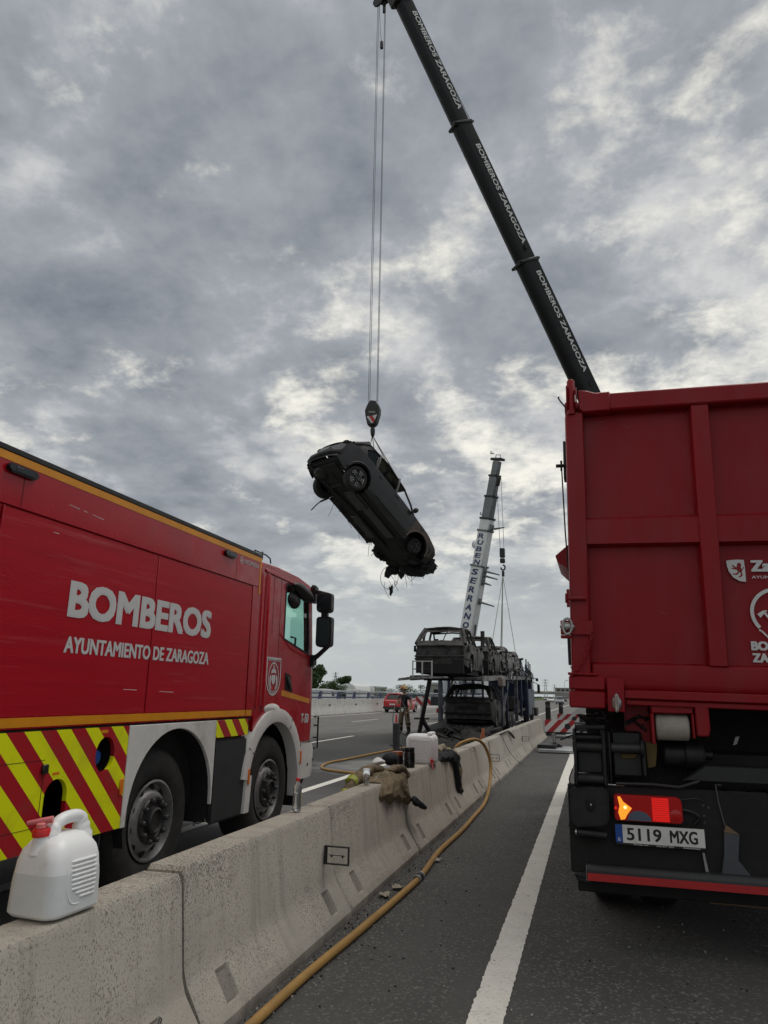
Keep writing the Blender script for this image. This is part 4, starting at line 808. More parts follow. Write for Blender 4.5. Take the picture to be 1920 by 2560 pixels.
    ub = B(MB().prism(pr, 'x', -.09, 2.4), 'underrun_bar', 'panel_grey', bevel=.004); build(MB().box(-.085, 2.38, 5.0265, 5.0295, .395, .438), 'red_tape', 'red_tape', ub); build(MB().box(-.092, -.089, 5.035, 5.13, .39, .478), 'bar_end', 'steel', ub)
    B(MB().box(-.15, 2.35, 5.2, 5.28, .29, .36), 'rear_rail', 'soot', bevel=.006); B(MB().prism([(-.17, .40), (-.06, .375), (-.06, .35), (-.15, .36)], 'y', 5.15, 5.35), 'rail_end', 'dark_metal', bevel=.004)
    B(MB().prism([(.735, .715), (.82, .705), (.80, .56), (.865, .475), (.70, .48), (.725, .60)], 'y', 5.09, 5.105), 'bar_bracket', 'bracket_grey', bevel=.003); B(MB().prism([(.735, .716), (.82, .706), (.78, .735), (.75, .755)], 'y', 5.09, 5.2), 'bracket_top', 'plywood')
    B(MB().prism([(.60, .59), (.612, .59), (.628, .485), (.61, .485)], 'y', 5.085, 5.10), 'bar_stay', 'steel'); 
    for x in (.86, .94): B(MB().tube([(x, 5.2, .62), (x+.01, 5.15, .52), (x+.03, 5.12, .49)], .008, 6), 'bar_stay', 'dark_metal')
    B(MB().tube([(.745, 5.1, .985), (.712, 5.1, .985), (.72, 5.1, .88), (.75, 5.1, .72)], .005, 6), 'plate_edge', 'bracket_grey'); B(MB().box(.77, .82, 5.2, 5.3, .78, .95), 'air_valve', 'dark_metal', bevel=.01); B(MB().tube(catmull([(.75, 5.2, .85), (.80, 5.19, .82), (.87, 5.19, .82), (.93, 5.2, .84)], 5), .006, 6), 'air_hose', 'dark_metal'); B(MB().cyl((.88, 5.3, .72), (.96, 5.3, .93), .035, 14), 'air_cylinder', 'dark_metal')
    B(MB().box(1.0, 1.12, 5.2, 5.4, .5, .95), 'tow_block', 'dark_metal', bevel=.02)
    B(MB().box(.655, 1.6, 5.4, 5.43, .235, .335), 'plywood_board', 'plywood', bevel=.003)
    B(MB().prism([(.93, 1.255), (.955, 1.26), (.945, 1.235), (.935, 1.21), (.91, 1.20)], 'y', 5.55, 5.556), 'torn_label', 'decal')
    truck_wheel(t, (-.07, 6.35, .52), .52, .30, -1); truck_wheel(t, (.26, 6.35, .52), .52, .30, -1); truck_wheel(t, (2.30, 6.35, .52), .52, .30, 1); truck_wheel(t, (-.07, 10.9, .52), .52, .30, -1)
    # cab ahead of the skip and its near-side mirror
    B(MB().prism([(11.0, 1.0), (12.9, 1.0), (12.95, 2.0), (12.7, 3.1), (11.1, 3.15)], 'x', -.05, 2.3), 'cab', 'red_dump', bevel=.05, seg=2)
    B(MB().box(-.335, -.285, 11.95, 12.2, 1.98, 2.48), 'mirror_housing', 'black', bevel=.03, seg=2); B(MB().tube([(-.3, 12.1, 2.5), (-.1, 12.2, 2.6)], .02, 8), 'mirror_arm', 'black'); B(MB().tube([(-.3, 12.1, 1.97), (-.1, 12.2, 1.9)], .02, 8), 'mirror_arm', 'black')
mat('ochre', (.11, .07, .012), .6, var=.3, scale=12); mat('panel_black', (.016, .017, .018), .45, var=.2, scale=6); mat('ink', (.012, .012, .014), .5)
mat('red_tape', (.42, .02, .022), .4, var=.12, scale=6, dirt_or_sheen=(.07, .02, .02), dscale=9, dlo=.62, dhi=.75); mat('bracket_grey', (.07, .078, .09), .55, var=.15, scale=6); mat('lamp_bulb', (1, .6, .1), .3, emit=(1, .75, .25), es=2.5)
dump_truck()

# ------------------------------------------------------------------ cars
def car_wheel(root, c, r, w, sgn, rim='rim_dark', tyre='rubber', spokes=True, name='wheel'):
    ax = (0, sgn, 0); t = MB().lathe([(r*.66, -.01), (r*.70, .0), (r*.86, .006), (r*.97, -.015), (r, -.04), (r, -w+.04), (r*.97, -w+.015), (r*.8, -w), (r*.5, -w+.02)], c, ax, 32)
    wl = build(t, name, tyre, root, ang=50)
    build(MB().lathe([(r*.67, -.004), (r*.64, -.012), (r*.60, -.05), (0, -.055)], c, ax, 28), 'rim', rim, wl)
    if spokes:
        cc = Vector(c)+Vector((0, -sgn*.02, 0))
        for k in range(5):
            a = 2*pi*k/5+.3; d = Vector((cos(a), 0, sin(a))); q = Vector((-sin(a), 0, cos(a)))
            build(MB().bar(cc+d*.04+Vector((0, -sgn*.02, 0)), cc+d*r*.62, .05, .02, (0, 1, 0)), 'spoke', rim, wl)
            if spokes == 'bright':
                pts = [cc+d*(r*.34)+q*.03, cc+d*(r*.52)+q*.032, cc+d*(r*.60)+q*.075, cc+d*r*.63+q*.04, cc+d*r*.63-q*.04, cc+d*(r*.60)-q*.075, cc+d*(r*.52)-q*.032, cc+d*(r*.34)-q*.03]
                build(MB().tube([p+Vector((0, sgn*.012, 0)) for p in pts], .008, 5), 'spoke_trim', 'steel', wl)
        build(MB().lathe([(.035, .0), (.03, .012), (0, .014)], cc, ax, 12), 'hub_cap', rim, wl)
    return wl
class Car:
    def __init__(s, root, paint='car_grey', hw=.90, L0=-2.15, L1=2.08, top=1.60, amp=0.0, seed=0, glass=None, wheels='full', detail=True, trim='black', roofx=(.15, -1.55), hatch=-2.02, arch='black', hood=None, quarter=True, side=None, rw=.60):
        s.root, s.amp, s.seed, s.hw, s.L0, s.L1, s.top = root, amp, seed, hw, L0, L1, top
        s.paint = paint; s.belt_t = [(L0, .93), (L0+.1, 1.04), (-1.2, 1.08), (.8, 1.0), (1.45, .95), (L1-.15, .84), (L1, .72)]
        wb = 1.32; s.wb = wb
        def W(x):
            e = max(0, (abs(x)-1.35)/(.8)); return hw*(1-.13*e**2.2)
        s.W = W
        def prof(z): return lerp([(.2, .95), (.42, 1.0), (.75, 1.0), (.98, .965), (1.15, .93)], z)
        s.Y = lambda x, z: W(x)*prof(z)
        def bot(x):
            b = lerp([(L0, .36), (-1.8, .24), (1.7, .22), (L1, .30)], x)
            for xa in (-wb, wb):
                if abs(x-xa) < .40: b = max(b, .34+sqrt(.40**2-(x-xa)**2))
            return b
        xs = sorted(set([round(L0+(L1-L0)*k/30, 3) for k in range(31)]+[round(xa+.40*cos(pi*k/14), 3) for xa in (-wb, wb) for k in range(15)]))
        def J(mb): return mb.jitter(amp*1.8, .9, seed+9).jitter(amp, 2.2, seed).jitter(amp*.5, 7, seed+3) if amp else mb
        B = lambda mb, n, m, **k: build(J(mb), n, m, root, **k)
        s.B = B
        nt = 7
        body = MB()
        for sg in (1, -1):
            rows = []
            for x in xs:
                b, t = bot(x), lerp(s.belt_t, x); rows.append([(x, sg*s.Y(x, b+(t-b)*k/nt), b+(t-b)*k/nt) for k in range(nt+1)])
            body.grid(rows, 1)
            # rolled wheel-arch lip inward
            for xa in (-wb, wb):
                pts = [(xa+.40*cos(pi*k/14), .34+.40*sin(pi*k/14)) for k in range(15)]
                body.grid([[(px, sg*s.Y(px, pz), pz), (px, sg*(s.Y(px, pz)-.25), pz)] for px, pz in pts])
        def fascia(x, bulge):
            b, t = bot(x), lerp(s.belt_t, x); rows = []
            for k in range(nt+1):
                z = b+(t-b)*k/nt; w = s.Y(x, z); bg = bulge*(1-.25*(k/nt-.4)**2*4)
                rows.append([(x+bg*(1-abs(u)**2.5), w*u, z) for u in [-1+j/5 for j in range(11)]])
            return rows
        f = fascia(L1, .14); r = fascia(L0, -.10)
        body.grid(r); body.grid(f)
        # tail shelf under the hatch
        xr = [L0+(hatch-L0)*k/3 for k in range(4)]
        body.grid([[(x-(.10*(1-abs(u)**2.5) if k == 0 else 0), s.Y(x, lerp(s.belt_t, x))*u, lerp(s.belt_t, x)) for u in [-1+j/5 for j in range(11)]] for k, x in enumerate(xr)])
        B(body, 'body', [paint, side or paint], ang=40)
        # bonnet
        xh = [.84+(L1-.84)*k/7 for k in range(8)]
        B(MB().grid([[(x+(.14*(1-abs(u)**2.5) if k == 7 else 0), s.Y(x, lerp(s.belt_t, x))*u, lerp(s.belt_t, x)+.035*(1-u*u)*(1-(k/7)**3)) for u in [-1+j/6 for j in range(13)]] for k, x in enumerate(xh)]), 'bonnet', hood or paint, ang=50)
        # roof
        ra, rb = roofx; k_ = rw/.60
        s.rz = lambda x: top-.03-.10*max(0, (x-(ra-.45))/.45)**2-.05*max(0, (rb+.5-x)/.5)**2
        B(MB().grid([[(ra+(rb-ra)*k/8, rw*u*(1+.03*sin(pi*k/8)), s.rz(ra+(rb-ra)*k/8)+.10*(1-abs(u)**2.3)-.03) for u in [-1+j/5 for j in range(11)]] for k in range(9)]+[]), 'roof', paint, ang=50)
        pil = [((.90, .78, 1.0), (ra, rw-.02, s.rz(ra)), .055), ((-.12, .83, 1.03), (-.2, rw, s.rz(-.2)), .075), ((-1.02, .82, 1.06), (-1.08, rw, s.rz(-1.08)), .075), ((hatch+.02, .76*min(1.1, k_), 1.06), (rb, rw-.02, s.rz(rb)), .12)]
        for sg in (1, -1):
            for i, (p, q, w) in enumerate(pil):
                p, q = Vector((p[0], sg*p[1], p[2]-.03)), Vector((q[0], sg*q[1], q[2])); m = (p+q)/2+Vector((.0, sg*.02, .02))
                B(MB().tube([p, m, q], [w*.62, w*.55, w*.55], 6), 'pillar', paint if i in (0, 3) else trim, ang=70)
            B(MB().tube([(ra, sg*(rw-.01), s.rz(ra)), ((ra+rb)/2, sg*(rw+.02), s.rz((ra+rb)/2)), (rb, sg*(rw-.01), s.rz(rb))], .035, 6), 'roof_rail', trim, ang=70)
        B(MB().tube([(ra, -rw, s.rz(ra)+.0), (ra+.02, 0, s.rz(ra)+.04), (ra, rw, s.rz(ra))], .03, 6), 'windscreen_header', paint, ang=70)
        B(MB().tube([(rb, -rw, s.rz(rb)), (rb-.04, 0, s.rz(rb)+.04), (rb, rw, s.rz(rb))], .035, 6), 'hatch_header', paint, ang=70)
        if quarter:
            P_ = lambda y, z: (hatch+(rb-hatch)*(z-1.05)/(s.rz(rb)-1.05), y, z)
            zt = s.rz(rb); wb_ = .76*min(1.1, k_); ob = [P_(-wb_, .95), P_(wb_, .95), P_(rw-.01, zt), P_(-rw+.01, zt)]; ib = [P_(-wb_+.12, 1.14), P_(wb_-.12, 1.14), P_(rw-.12, 1.05+(zt-1.05)*.78), P_(-rw+.12, 1.05+(zt-1.05)*.78)]
            hf = MB(); V = []
            for q in range(4):
                for k in range(6):
                    f = k/6; V.append((Vector(ob[q]).lerp(Vector(ob[(q+1) % 4]), f), Vector(ib[q]).lerp(Vector(ib[(q+1) % 4]), f)))
            hf.grid([[v[0] for v in V], [v[1] for v in V]], closed=True); B(hf, 'hatch_frame', paint, ang=60)
            for sg in (1, -1):
                lo = [(-1.42, .815, 1.05), (-1.62, .805, 1.05), (-1.82, .79, 1.05), (hatch, wb_, 1.05)]; mi_ = [(-1.56, .73*min(1.06, k_), 1.30), (-1.62, .73*min(1.06, k_), 1.30), (-1.72, .72*min(1.06, k_), 1.30), (hatch+.2, (wb_+rw)/2+.02, 1.28)]; hi = [(rb+.25, rw, s.rz(rb+.25)), (rb+.16, rw, s.rz(rb+.16)), (rb+.08, rw, s.rz(rb+.08)), (rb, rw-.01, zt)]
                B(MB().grid([[(p[0], sg*p[1], p[2]) for p in r_] for r_ in (lo, mi_, hi)]), 'quarter_panel', paint, ang=60)
        if glass:
            g = lambda pts, n: build(MB().add(pts, [tuple(range(len(pts)))]), n, glass, root, smooth=False)
            g([(.9, -.76, 1.0), (.9, .76, 1.0), (ra, rw, s.rz(ra)), (ra, -rw, s.rz(ra))], 'windscreen'); g([(hatch, -.72, 1.05), (hatch, .72, 1.05), (rb, rw, s.rz(rb)), (rb, -rw, s.rz(rb))], 'rear_window')
            for sg in (1, -1):
                for i in range(3): g([(pil[i][0][0], sg*pil[i][0][1], 1.0), (pil[i+1][0][0], sg*pil[i+1][0][1], 1.03), pil[i+1][1][:1]+(sg*rw, pil[i+1][1][2]), pil[i][1][:1]+(sg*rw, pil[i][1][2])], 'side_window')
        # floor, interior, underbody
        B(MB().box(L0+.15, L1-.2, -.62, .62, .24, .32), 'floor_pan', 'soot')
        for xe, xi in ((L0+.02, -1.70), (L1-.03, 1.70)): B(MB().grid([[(xi+(xe-xi)*k/3, s.Y(xe, .4)*.97*u, lerp([(0, .25), (1, .40 if xe < 0 else .33)], k/3)) for u in (-1, -.5, 0, .5, 1)] for k in range(4)]), 'end_tray', 'soot')
        for xa in (-wb, wb):
            for sg in (1, -1): B(MB().grid([[(xa+.42*cos(pi*k/10), sg*y, .34+.42*sin(pi*k/10)) for y in (.60, s.Y(xa, .6)-.03)] for k in range(11)]+[]), 'wheel_liner', 'soot'); B(MB().add([(xa+.42*cos(pi*k/10), sg*.60, .34+.42*sin(pi*k/10)) for k in range(11)], [tuple(range(11))]), 'wheel_liner', 'soot', tri=True)
        for sg in (1, -1): B(MB().box(-.85, .88, sg*.62 if sg > 0 else -.86, .86 if sg > 0 else -.62, .235, .30), 'sill', 'soot')
        if detail:
            B(MB().tube([(.7, -.75, .88), (.72, 0, .93), (.7, .75, .88)], .06, 6), 'dashboard', 'soot')
            for x, y in ((.0, .38), (.0, -.38), (-.9, .38), (-.9, -.38)): B(MB().prism([(x-.2, .40), (x+.25, .42), (x+.25, .52), (x-.05, .52), (x-.22, 1.12), (x-.30, 1.10)], 'y', y-.22, y+.22), 'seat', 'soot')
        if wheels:
            for x in (-wb, wb):
                for sg in (1, -1): car_wheel(root, (x, sg*(hw-.03), .34), .34 if wheels != 'rims' else .25, .21, sg, rim='burnt_pale' if wheels == 'rims' else 'rim_grey', tyre='soot' if wheels == 'rims' else 'rubber', spokes=detail)
    def line(s, pts, name='panel_gap', r=.005, m='soot', sg=-1):
        s.B(MB().tube([(x, sg*(s.Y(x, z)+.001), z) for x, z in pts], r, 5), name, m)

def hanging_car():
    t = thing('suspended_car', 'sooty dark grey hatchback hanging nose down from the black crane, underside showing', 'car', (0, 0, 0))
    M = Matrix(((.44679362, -.7910548, .41786095, -6.05229), (.66265353, .60642043, .43948215, 18.72737), (-.60105388, .08053921, .79514003, 6.16239), (0, 0, 0, 1)))
    c = Car(t, 'car_grey', hw=.92, top=1.62, wheels=None, amp=.006, seed=4, trim='car_grey', hood='soot')
    B = lambda mb, n, m, **k: build(mb, n, m, t, **k)
    for sg in (-1, 1): car_wheel(t, (-1.32, sg*.90, .33), .345, .22, sg, 'black_gloss', 'rubber', 'bright')
    car_wheel(t, (1.35, .86, .36), .25, .18, 1, 'burnt', 'soot', True); car_wheel(t, (1.36, -.86, .40), .22, .16, -1, 'burnt', 'soot', True)
    c.line([(.80, 1.0), (.78, .75), (.70, .40), (.66, .32)]); c.line([(-.14, 1.02), (-.15, .7), (-.13, .32)]); c.line([(-.85, 1.04), (-.84, .85), (-.70, .5), (-.62, .35), (-.6, .31)]); c.line([(.7, .42), (-.6, .42)], 'door_crease', .012, 'car_grey')
    for x in (.02, -.72): c.line([(x, .93), (x-.14, .935)], 'door_handle', .013, 'soot')
    for sg in (-1, 1): B(MB().ell((.62, sg*1.0, 1.07), .07, .10, .085, 12, 8), 'door_mirror', 'black'); B(MB().tube([(-1.72+.47*cos(a)*0-1.32+1.72+.435*cos(a), sg*(c.Y(-1.32, .5)+.004), .34+.435*sin(a)) for a in [pi*k/12 for k in range(13)]], .022, 6), 'arch_trim', 'black'); B(MB().tube([(1.32+.435*cos(a), sg*(c.Y(1.32, .5)-.002), .34+.435*sin(a)) for a in [pi*k/12 for k in range(13)]], .03, 6), 'arch_trim', 'car_brown')
    # scorched front wing
    rows = [[(x, -(c.Y(x, z)+.006), z) for z in [max(.34+sqrt(max(0, .445**2-(x-1.32)**2)), .45)+(lerp(c.belt_t, x)-.02-max(.34+sqrt(max(0, .445**2-(x-1.32)**2)), .45))*k/4 for k in range(5)]] for x in [.86+1.05*j/14 for j in range(15)]]
    B(MB().grid(rows), 'front_wing', 'car_brown', ang=60)
    # rear end
    B(MB().box(-2.30, -2.24, -.26, .26, .60, .73), 'rear_plate', 'steel_dull', bevel=.006); B(MB().tube([(-2.13, -.85, .52), (-2.24, -.5, .50), (-2.27, 0, .50), (-2.24, .5, .50), (-2.13, .85, .52)], .07, 8), 'rear_bumper', 'black')
    for sg in (-1, 1): B(MB().ell((-2.14, sg*.66, .93), .08, .17, .07, 12, 8), 'tail_lamp', 'soot')
    B(MB().box(-2.08, -1.68, -.80, .80, .30, .50), 'rear_crossmember', 'soot'); B(MB().tube([(-2.08, -.74, 1.02), (-2.14, 0, 1.06), (-2.08, .74, 1.02)], .03, 6), 'tailgate_edge', 'car_grey'); B(MB().tube([(-1.62, -.60, 1.55), (-1.72, 0, 1.60), (-1.62, .60, 1.55)], .045, 6), 'spoiler', 'black')
    # scorched remains of the hatch glass
    B(MB().add([(-2.0, -.70, 1.07), (-2.0, .70, 1.07), (-1.62, .56, 1.5), (-1.62, -.56, 1.5)], [(0, 1, 2, 3)]), 'rear_window', 'glass_dark')
    B(MB().add([(-1.95, -.79, 1.05), (-1.08, -.83, 1.05), (-1.10, -.61, 1.54), (-1.58, -.58, 1.5)], [(0, 1, 2, 3)]), 'quarter_window', 'glass_dark')
    # underbody
    B(MB().tube(catmull([(-2.2, .45, .27), (-1.7, .45, .24), (-1.1, .30, .19), (-.3, .12, .18), (.6, .12, .19), (1.2, .1, .22)], 5), .035, 8), 'exhaust_pipe', 'dark_metal'); B(MB().ell((-1.8, .3, .26), .22, .30, .09, 14, 8), 'silencer', 'dark_metal'); B(MB().box(-1.05, -.35, -.55, -.05, .16, .24), 'fuel_tank', 'black', bevel=.04); B(MB().box(-.2, .7, .2, .55, .185, .24), 'undertray', 'black', bevel=.02); B(MB().box(-.9, .8, -.6, -.22, .19, .24), 'undertray', 'panel_grey', bevel=.02)
    B(MB().tube([(-1.38, -.8, .33), (-1.3, -.4, .24), (-1.3, .4, .24), (-1.38, .8, .33)], .05, 8), 'rear_axle', 'dark_metal'); B(MB().tube([(-2.1, -.1, .34), (-1.6, -.16, .20), (-1.2, -.34, .18), (-.85, -.5, .2)], .016, 6), 'brake_line', 'dark_metal')
    B(MB().box(1.0, 1.75, -.5, .5, .22, .62), 'engine', 'soot', bevel=.06).data; B(MB().tube([(1.05, -.62, .22), (1.9, -.55, .26)], .04, 6), 'subframe', 'soot'); B(MB().tube([(1.05, .62, .22), (1.9, .55, .26)], .04, 6), 'subframe', 'soot')
    B(MB().cyl((1.34, -.62, .5), (1.30, -.52, .85), .05, 10), 'strut', 'hub_dark')
    # mangled front end and dangling remains (gravity acts in world space, so convert)
    I = M.inverted(); rnd = random.Random(3)
    def Wd(mb): mb.v = [I @ p for p in mb.v]; return mb
    def rag(c, sx, sz, n=11, th=.02, nm='charred_scrap'):
        c = Vector(c); r3 = Vector((.96, .27, 0)); pts = []
        for k in range(n):
            a = 2*pi*k/n; f = rnd.uniform(.45, 1.15); pts.append(c+r3*sx*f*cos(a)+Vector((0, 0, 1))*sz*f*sin(a))
        nr = Vector((-.27, .96, 0))*th; m = MB(); N = len(pts); m.add([p+nr for p in pts]+[p-nr for p in pts], [tuple(range(N)), tuple(range(N, 2*N))[::-1]]+[(i, (i+1) % N, N+(i+1) % N, N+i) for i in range(N)])
        B(Wd(m), nm, 'soot', smooth=False, tri=True)
    F = lambda x, y, z: M @ Vector((x, y, z))
    A_ = F(2.0, .65, .42); Bm = F(2.12, -.1, .30); Cc = F(2.05, -.75, .35)
    # px-free world anchors: bumper beam hanging under the nose
    beam = [Cc+Vector((.20, 0, -.02)), Cc+Vector((.12, 0, -.18)), Bm+Vector((.30, 0, -.18)), Bm+Vector((-.0, 0, -.20)), Bm+Vector((-.25, 0, -.10)), Bm+Vector((-.42, 0, .02))]
    B(Wd(MB().tube(catmull(beam, 4), .055, 6).jitter(.03, 5)), 'bumper_beam', 'soot')
    for p, sx, sz in ((Cc+Vector((.05, 0, .05)), .3, .2), (Bm+Vector((.35, 0, -.02)), .3, .15), (Bm+Vector((-.2, 0, .02)), .25, .14), (Cc+Vector((.15, 0, -.12)), .16, .2), (Bm+Vector((.2, 0, -.16)), .22, .1), (Bm+Vector((.0, 0, -.10)), .2, .12), (A_+Vector((-.25, .1, -.22)), .27, .20), (A_+Vector((-.05, .1, -.12)), .24, .14), (A_+Vector((-.2, .1, -.76)), .08, .2), (A_+Vector((.12, .1, -.32)), .12, .16)): rag(p, sx, sz)
    for k in range(26):
        s0 = random.Random(k+50); base = [F(2.05, -.7, .3), F(2.1, -.2, .25), F(2.0, .5, .3), A_+Vector((-.2, .1, -.5)), F(.8, .6, .2), F(.0, .6, .22), F(-.9, .6, .22)][k % 7]+Vector((s0.uniform(-.25, .25), s0.uniform(-.1, .1), 0)); l = s0.uniform(.12, .55)
        B(Wd(MB().tube(catmull([base, base+Vector((s0.uniform(-.12, .12), 0, -l*.4)), base+Vector((s0.uniform(-.16, .16), 0, -l))], 4), .006, 4)), 'dangling_wire', 'soot')
    B(Wd(MB().tube([A_+Vector((-.27+.28*cos(a), .1, -.40+.36*sin(a))) for a in [2*pi*k/20 for k in range(20)]], .008, 5, closed=True)), 'dangling_hose', 'soot')
    for k, (x, y) in enumerate(((-.5, .66), (-.1, .66), (.35, .64), (.8, .66), (1.2, .7), (1.55, .7), (1.75, .4), (1.8, -.1), (1.75, -.55), (1.4, -.6))):
        rag(F(x, y, .22), .16, .10)
    B(Wd(MB().tube(catmull([F(-1.0, .75, .2), F(-1.0, .8, .1)+Vector((-.22, 0, -.05)), F(-1.0, .8, 0)+Vector((-.42, 0, -.22))], 5), [.03]*5+[.018]*5+[.008], 5)), 'torn_trim', 'soot')
    for k in range(9): rag(F(-.6+.28*k, .66, .23)+Vector((random.Random(k).uniform(-.05, .05), 0, 0)), .10, .06, 8, .01)
    t.matrix_world = M; return M
mat('rim_dark', (.05, .05, .05), .4, metal=.6); mat('steel_dull', (.20, .20, .19), .5, metal=.5, var=.3, scale=12)
HM = hanging_car()

# ------------------------------------------------------------------ black telescopic crane
def crane_black():
    P0 = Vector((3.80, 26.0, 3.0)); T = Vector((-5.024, 18.6, 24.523)); d = (T-P0).normalized(); L = (T-P0).length
    ns = Vector((d.y, -d.x, 0)).normalized()
    if ns.y > 0: ns = -ns
    un = ns.cross(d); un = un if un.z < 0 else -un
    t = thing('mobile_crane', 'black telescopic crane boom lettered BOMBEROS ZARAGOZA reaching over the road', 'crane', (3.8, 26.0, 0))
    B = lambda mb, n, m, **k: build(mb, n, m, t, **k)
    def section(s0, s1, h, w, n='boom_section'):
        prof = [(h*.5, -w*.5), (h*.5, w*.5)]+[(-h*.25-h*.28*sin(a), w*.5*cos(a)) for a in [pi*k/8 for k in range(9)]]     # rounded belly
        mb = MB(); rows = [[P0+d*s-un*a+ns*b for a, b in prof] for s in (s0, s1)]
        mb.grid(rows, closed=True); mb.add(rows[0], [tuple(range(len(prof)))]); mb.add(rows[1], [tuple(range(len(prof)))[::-1]])
        return B(mb, n, 'boom_black', ang=35)
    segs = [(0, 14.45, .70, .52), (14.45, 19.68, .63, .46), (19.68, 24.9, .56, .40)]
    for i, (a, b, h, w) in enumerate(segs):
        section(a-(.5 if i else 0), b, h, w)
        if i < 2:
            c = P0+d*(b-.05); B(MB().obox(c, d*.05, un*(h*.58), ns*(w*.58)), 'boom_collar', 'black', bevel=.02); 
            for s in (-1, 1): B(MB().obox(c-un*h*.5*s+ns*w*.35, d*.07, un*.10, ns*.05), 'guide_block', 'black', bevel=.015); B(MB().obox(c-un*h*.62+d*.02+ns*s*w*.3, d*.03, un*.12, ns*.03), 'rope_guide', 'black')
    for (s0, h, w, L_) in ((10.2, .70, .52, 3.75), (15.0, .63, .46, 3.75), (20.1, .56, .40, 3.75)):
        # text runs down the boom on the side plate
        o = P0+d*(s0+L_)+ns*(w*.5+.012)-un*(.02); lettering(t, 'BOMBEROS ZARAGOZA', o, -d, -un, L_, .20, .02, 'decal')
    for s in (9.75, 14.85): B(MB().obox(P0+d*s+ns*.26-un*.08, d*.07, un*.05, ns*.02), 'stop_block', 'soot')
    # hoist rope along the top
    B(MB().cyl(P0+d*19.6-un*.55, T-un*.40+d*.3, .012, 6), 'hoist_rope', 'cable'); 
    # boom head with sheaves
    hd = T+d*.35; B(MB().obox(hd+un*.05, d*.45, un*.35, ns*.24), 'boom_head', 'black', bevel=.05); hk = Vector((-5.80, 18.80, 0))
    sh = Vector((-5.80, 18.75, 25.0)); B(MB().bar(hd, sh+Vector((.1, 0, .1)), .30, .30), 'head_extension', 'black', bevel=.04)
    for k, dx in enumerate((-.13, .13)): B(MB().lathe([(0, -.03), (.2, -.03), (.17, 0), (.2, .03), (0, .03)], sh+Vector((dx, 0, 0)), (.25, 1, 0), 20), 'sheave', 'dark_metal')
    top = 24.95; hb = 9.9
    for dx in (-.155, -.11, .105, .135): B(MB().cyl((-5.80+dx, 18.79, top), (-5.80+dx*1.02, 18.79, hb), .0085, 6), 'hoist_rope', 'cable')
    B(MB().tube([(-5.90, 18.79, 24.9), (-5.83, 18.79, 23.6), (-5.78, 18.79, 23.2)], .008, 5), 'limit_line', 'cable'); B(MB().box(-5.83, -5.73, 18.74, 18.84, 22.95, 23.25), 'limit_switch', 'black', bevel=.02); B(MB().cyl((-5.72, 18.79, 24.95), (-5.72, 18.79, 24.5), .05, 8), 'rope_socket', 'black')
    # hook block
    c = Vector((-5.80, 18.79, 9.52)); pr = [(-.07, .42), (.12, .38), (.22, .16), (.215, 0), (.13, -.30), (.06, -.38), (-.14, -.36), (-.21, -.06), (-.23, .10), (-.16, .28)]
    hbm = B(MB().prism([(c.x+p[0], c.z+p[1]) for p in pr], 'y', c.y-.12, c.y+.12), 'hook_block', 'black', bevel=.02)
    def st(pts, m): build(MB().add([(c.x+p[0], c.y-.122, c.z+p[1]) for p in pts], [tuple(range(len(pts)))]), 'warning_stripe', m, hbm, smooth=False)
    st([(-.16, -.10), (-.10, -.09), (.04, -.31), (-.01, -.32)], 'decal'); st([(-.10, -.09), (.02, -.09), (.10, -.22), (.06, -.31), (.04, -.31)], 'red_tape'); st([(.02, -.09), (.16, -.06), (.10, -.22)], 'decal'); st([(-.10, .07), (.10, .04), (.10, -.01), (-.10, .02)], 'sling')
    B(MB().ell(c+Vector((0, 0, -.53)), .07, .09, .20, 12, 8), 'hook', 'black')
    # slings down to the car
    rg = c+Vector((-.01, 0, -.66)); F = lambda x, y, z: HM @ Vector((x, y, z))
    for p, r in ((F(-.75, -.62, 1.57), .012), (F(-.75, -.62, 1.57)+Vector((.05, 0, .02)), .010), (F(.12, -.60, 1.50), .014), (F(-.7, .6, 1.56), .012), (F(.12, .6, 1.5), .012)):
        B(MB().cyl(rg, p, r, 6), 'lifting_sling', 'sling')
    # crane truck: chassis, cab, turret behind the tipper
    B(MB().box(2.4, 5.1, 19.5, 30.5, .7, 1.5), 'chassis', 'red', bevel=.05); B(MB().box(2.4, 5.1, 29.0, 31.2, .9, 3.0), 'cab', 'red', bevel=.15, seg=2); B(MB().box(2.8, 4.8, 24.4, 27.6, 1.5, 3.4), 'turret', 'black', bevel=.1)
    for y in (20.8, 22.2, 27.5, 29.2): truck_wheel(t, (2.42, y, .52), .52, .32, -1)
    # outriggers with striped boards and spreader plates
    for y in (22.0, 30.0):
        B(MB().box(-1.25, 2.4, y+.04, y+.28, .55, .80), 'outrigger_beam', 'dark_metal', bevel=.02)
        bd = B(MB().box(-1.36, -.52, y-.02, y+.0, .52, .86), 'striped_board', 'chev_red'); build(MB().lathe([(.085, .002), (0, .004)], (-.72, y-.02, .68), (0, -1, 0), 20), 'board_lamp', 'black', bd); build(MB().box(-1.38, -.50, y+.001, y+.03, .49, .52), 'board_edge', 'dark_metal', bd)
        B(MB().cyl((-1.12, y+.15, .10), (-1.12, y+.15, .6), .05, 14), 'outrigger_leg', 'steel'); B(MB().lathe([(.0, .12), (.09, .12), (.2, .05), (.24, .0), (0, 0)], (-1.12, y+.15, .10), (0, 0, 1), 20), 'outrigger_foot', 'dark_metal')
        B(MB().prism([(-1.50, y-1.1), (-.5, y-1.0), (-.52, y+.5), (-1.45, y+.45)], 'z', .02, .10), 'spreader_plate', 'galv', bevel=.01); B(MB().prism([(-1.55, y-.7), (-1.05, y-.75), (-1.0, y+.2), (-1.5, y+.2)], 'z', .101, .2), 'crib_block', 'dark_metal', bevel=.01)
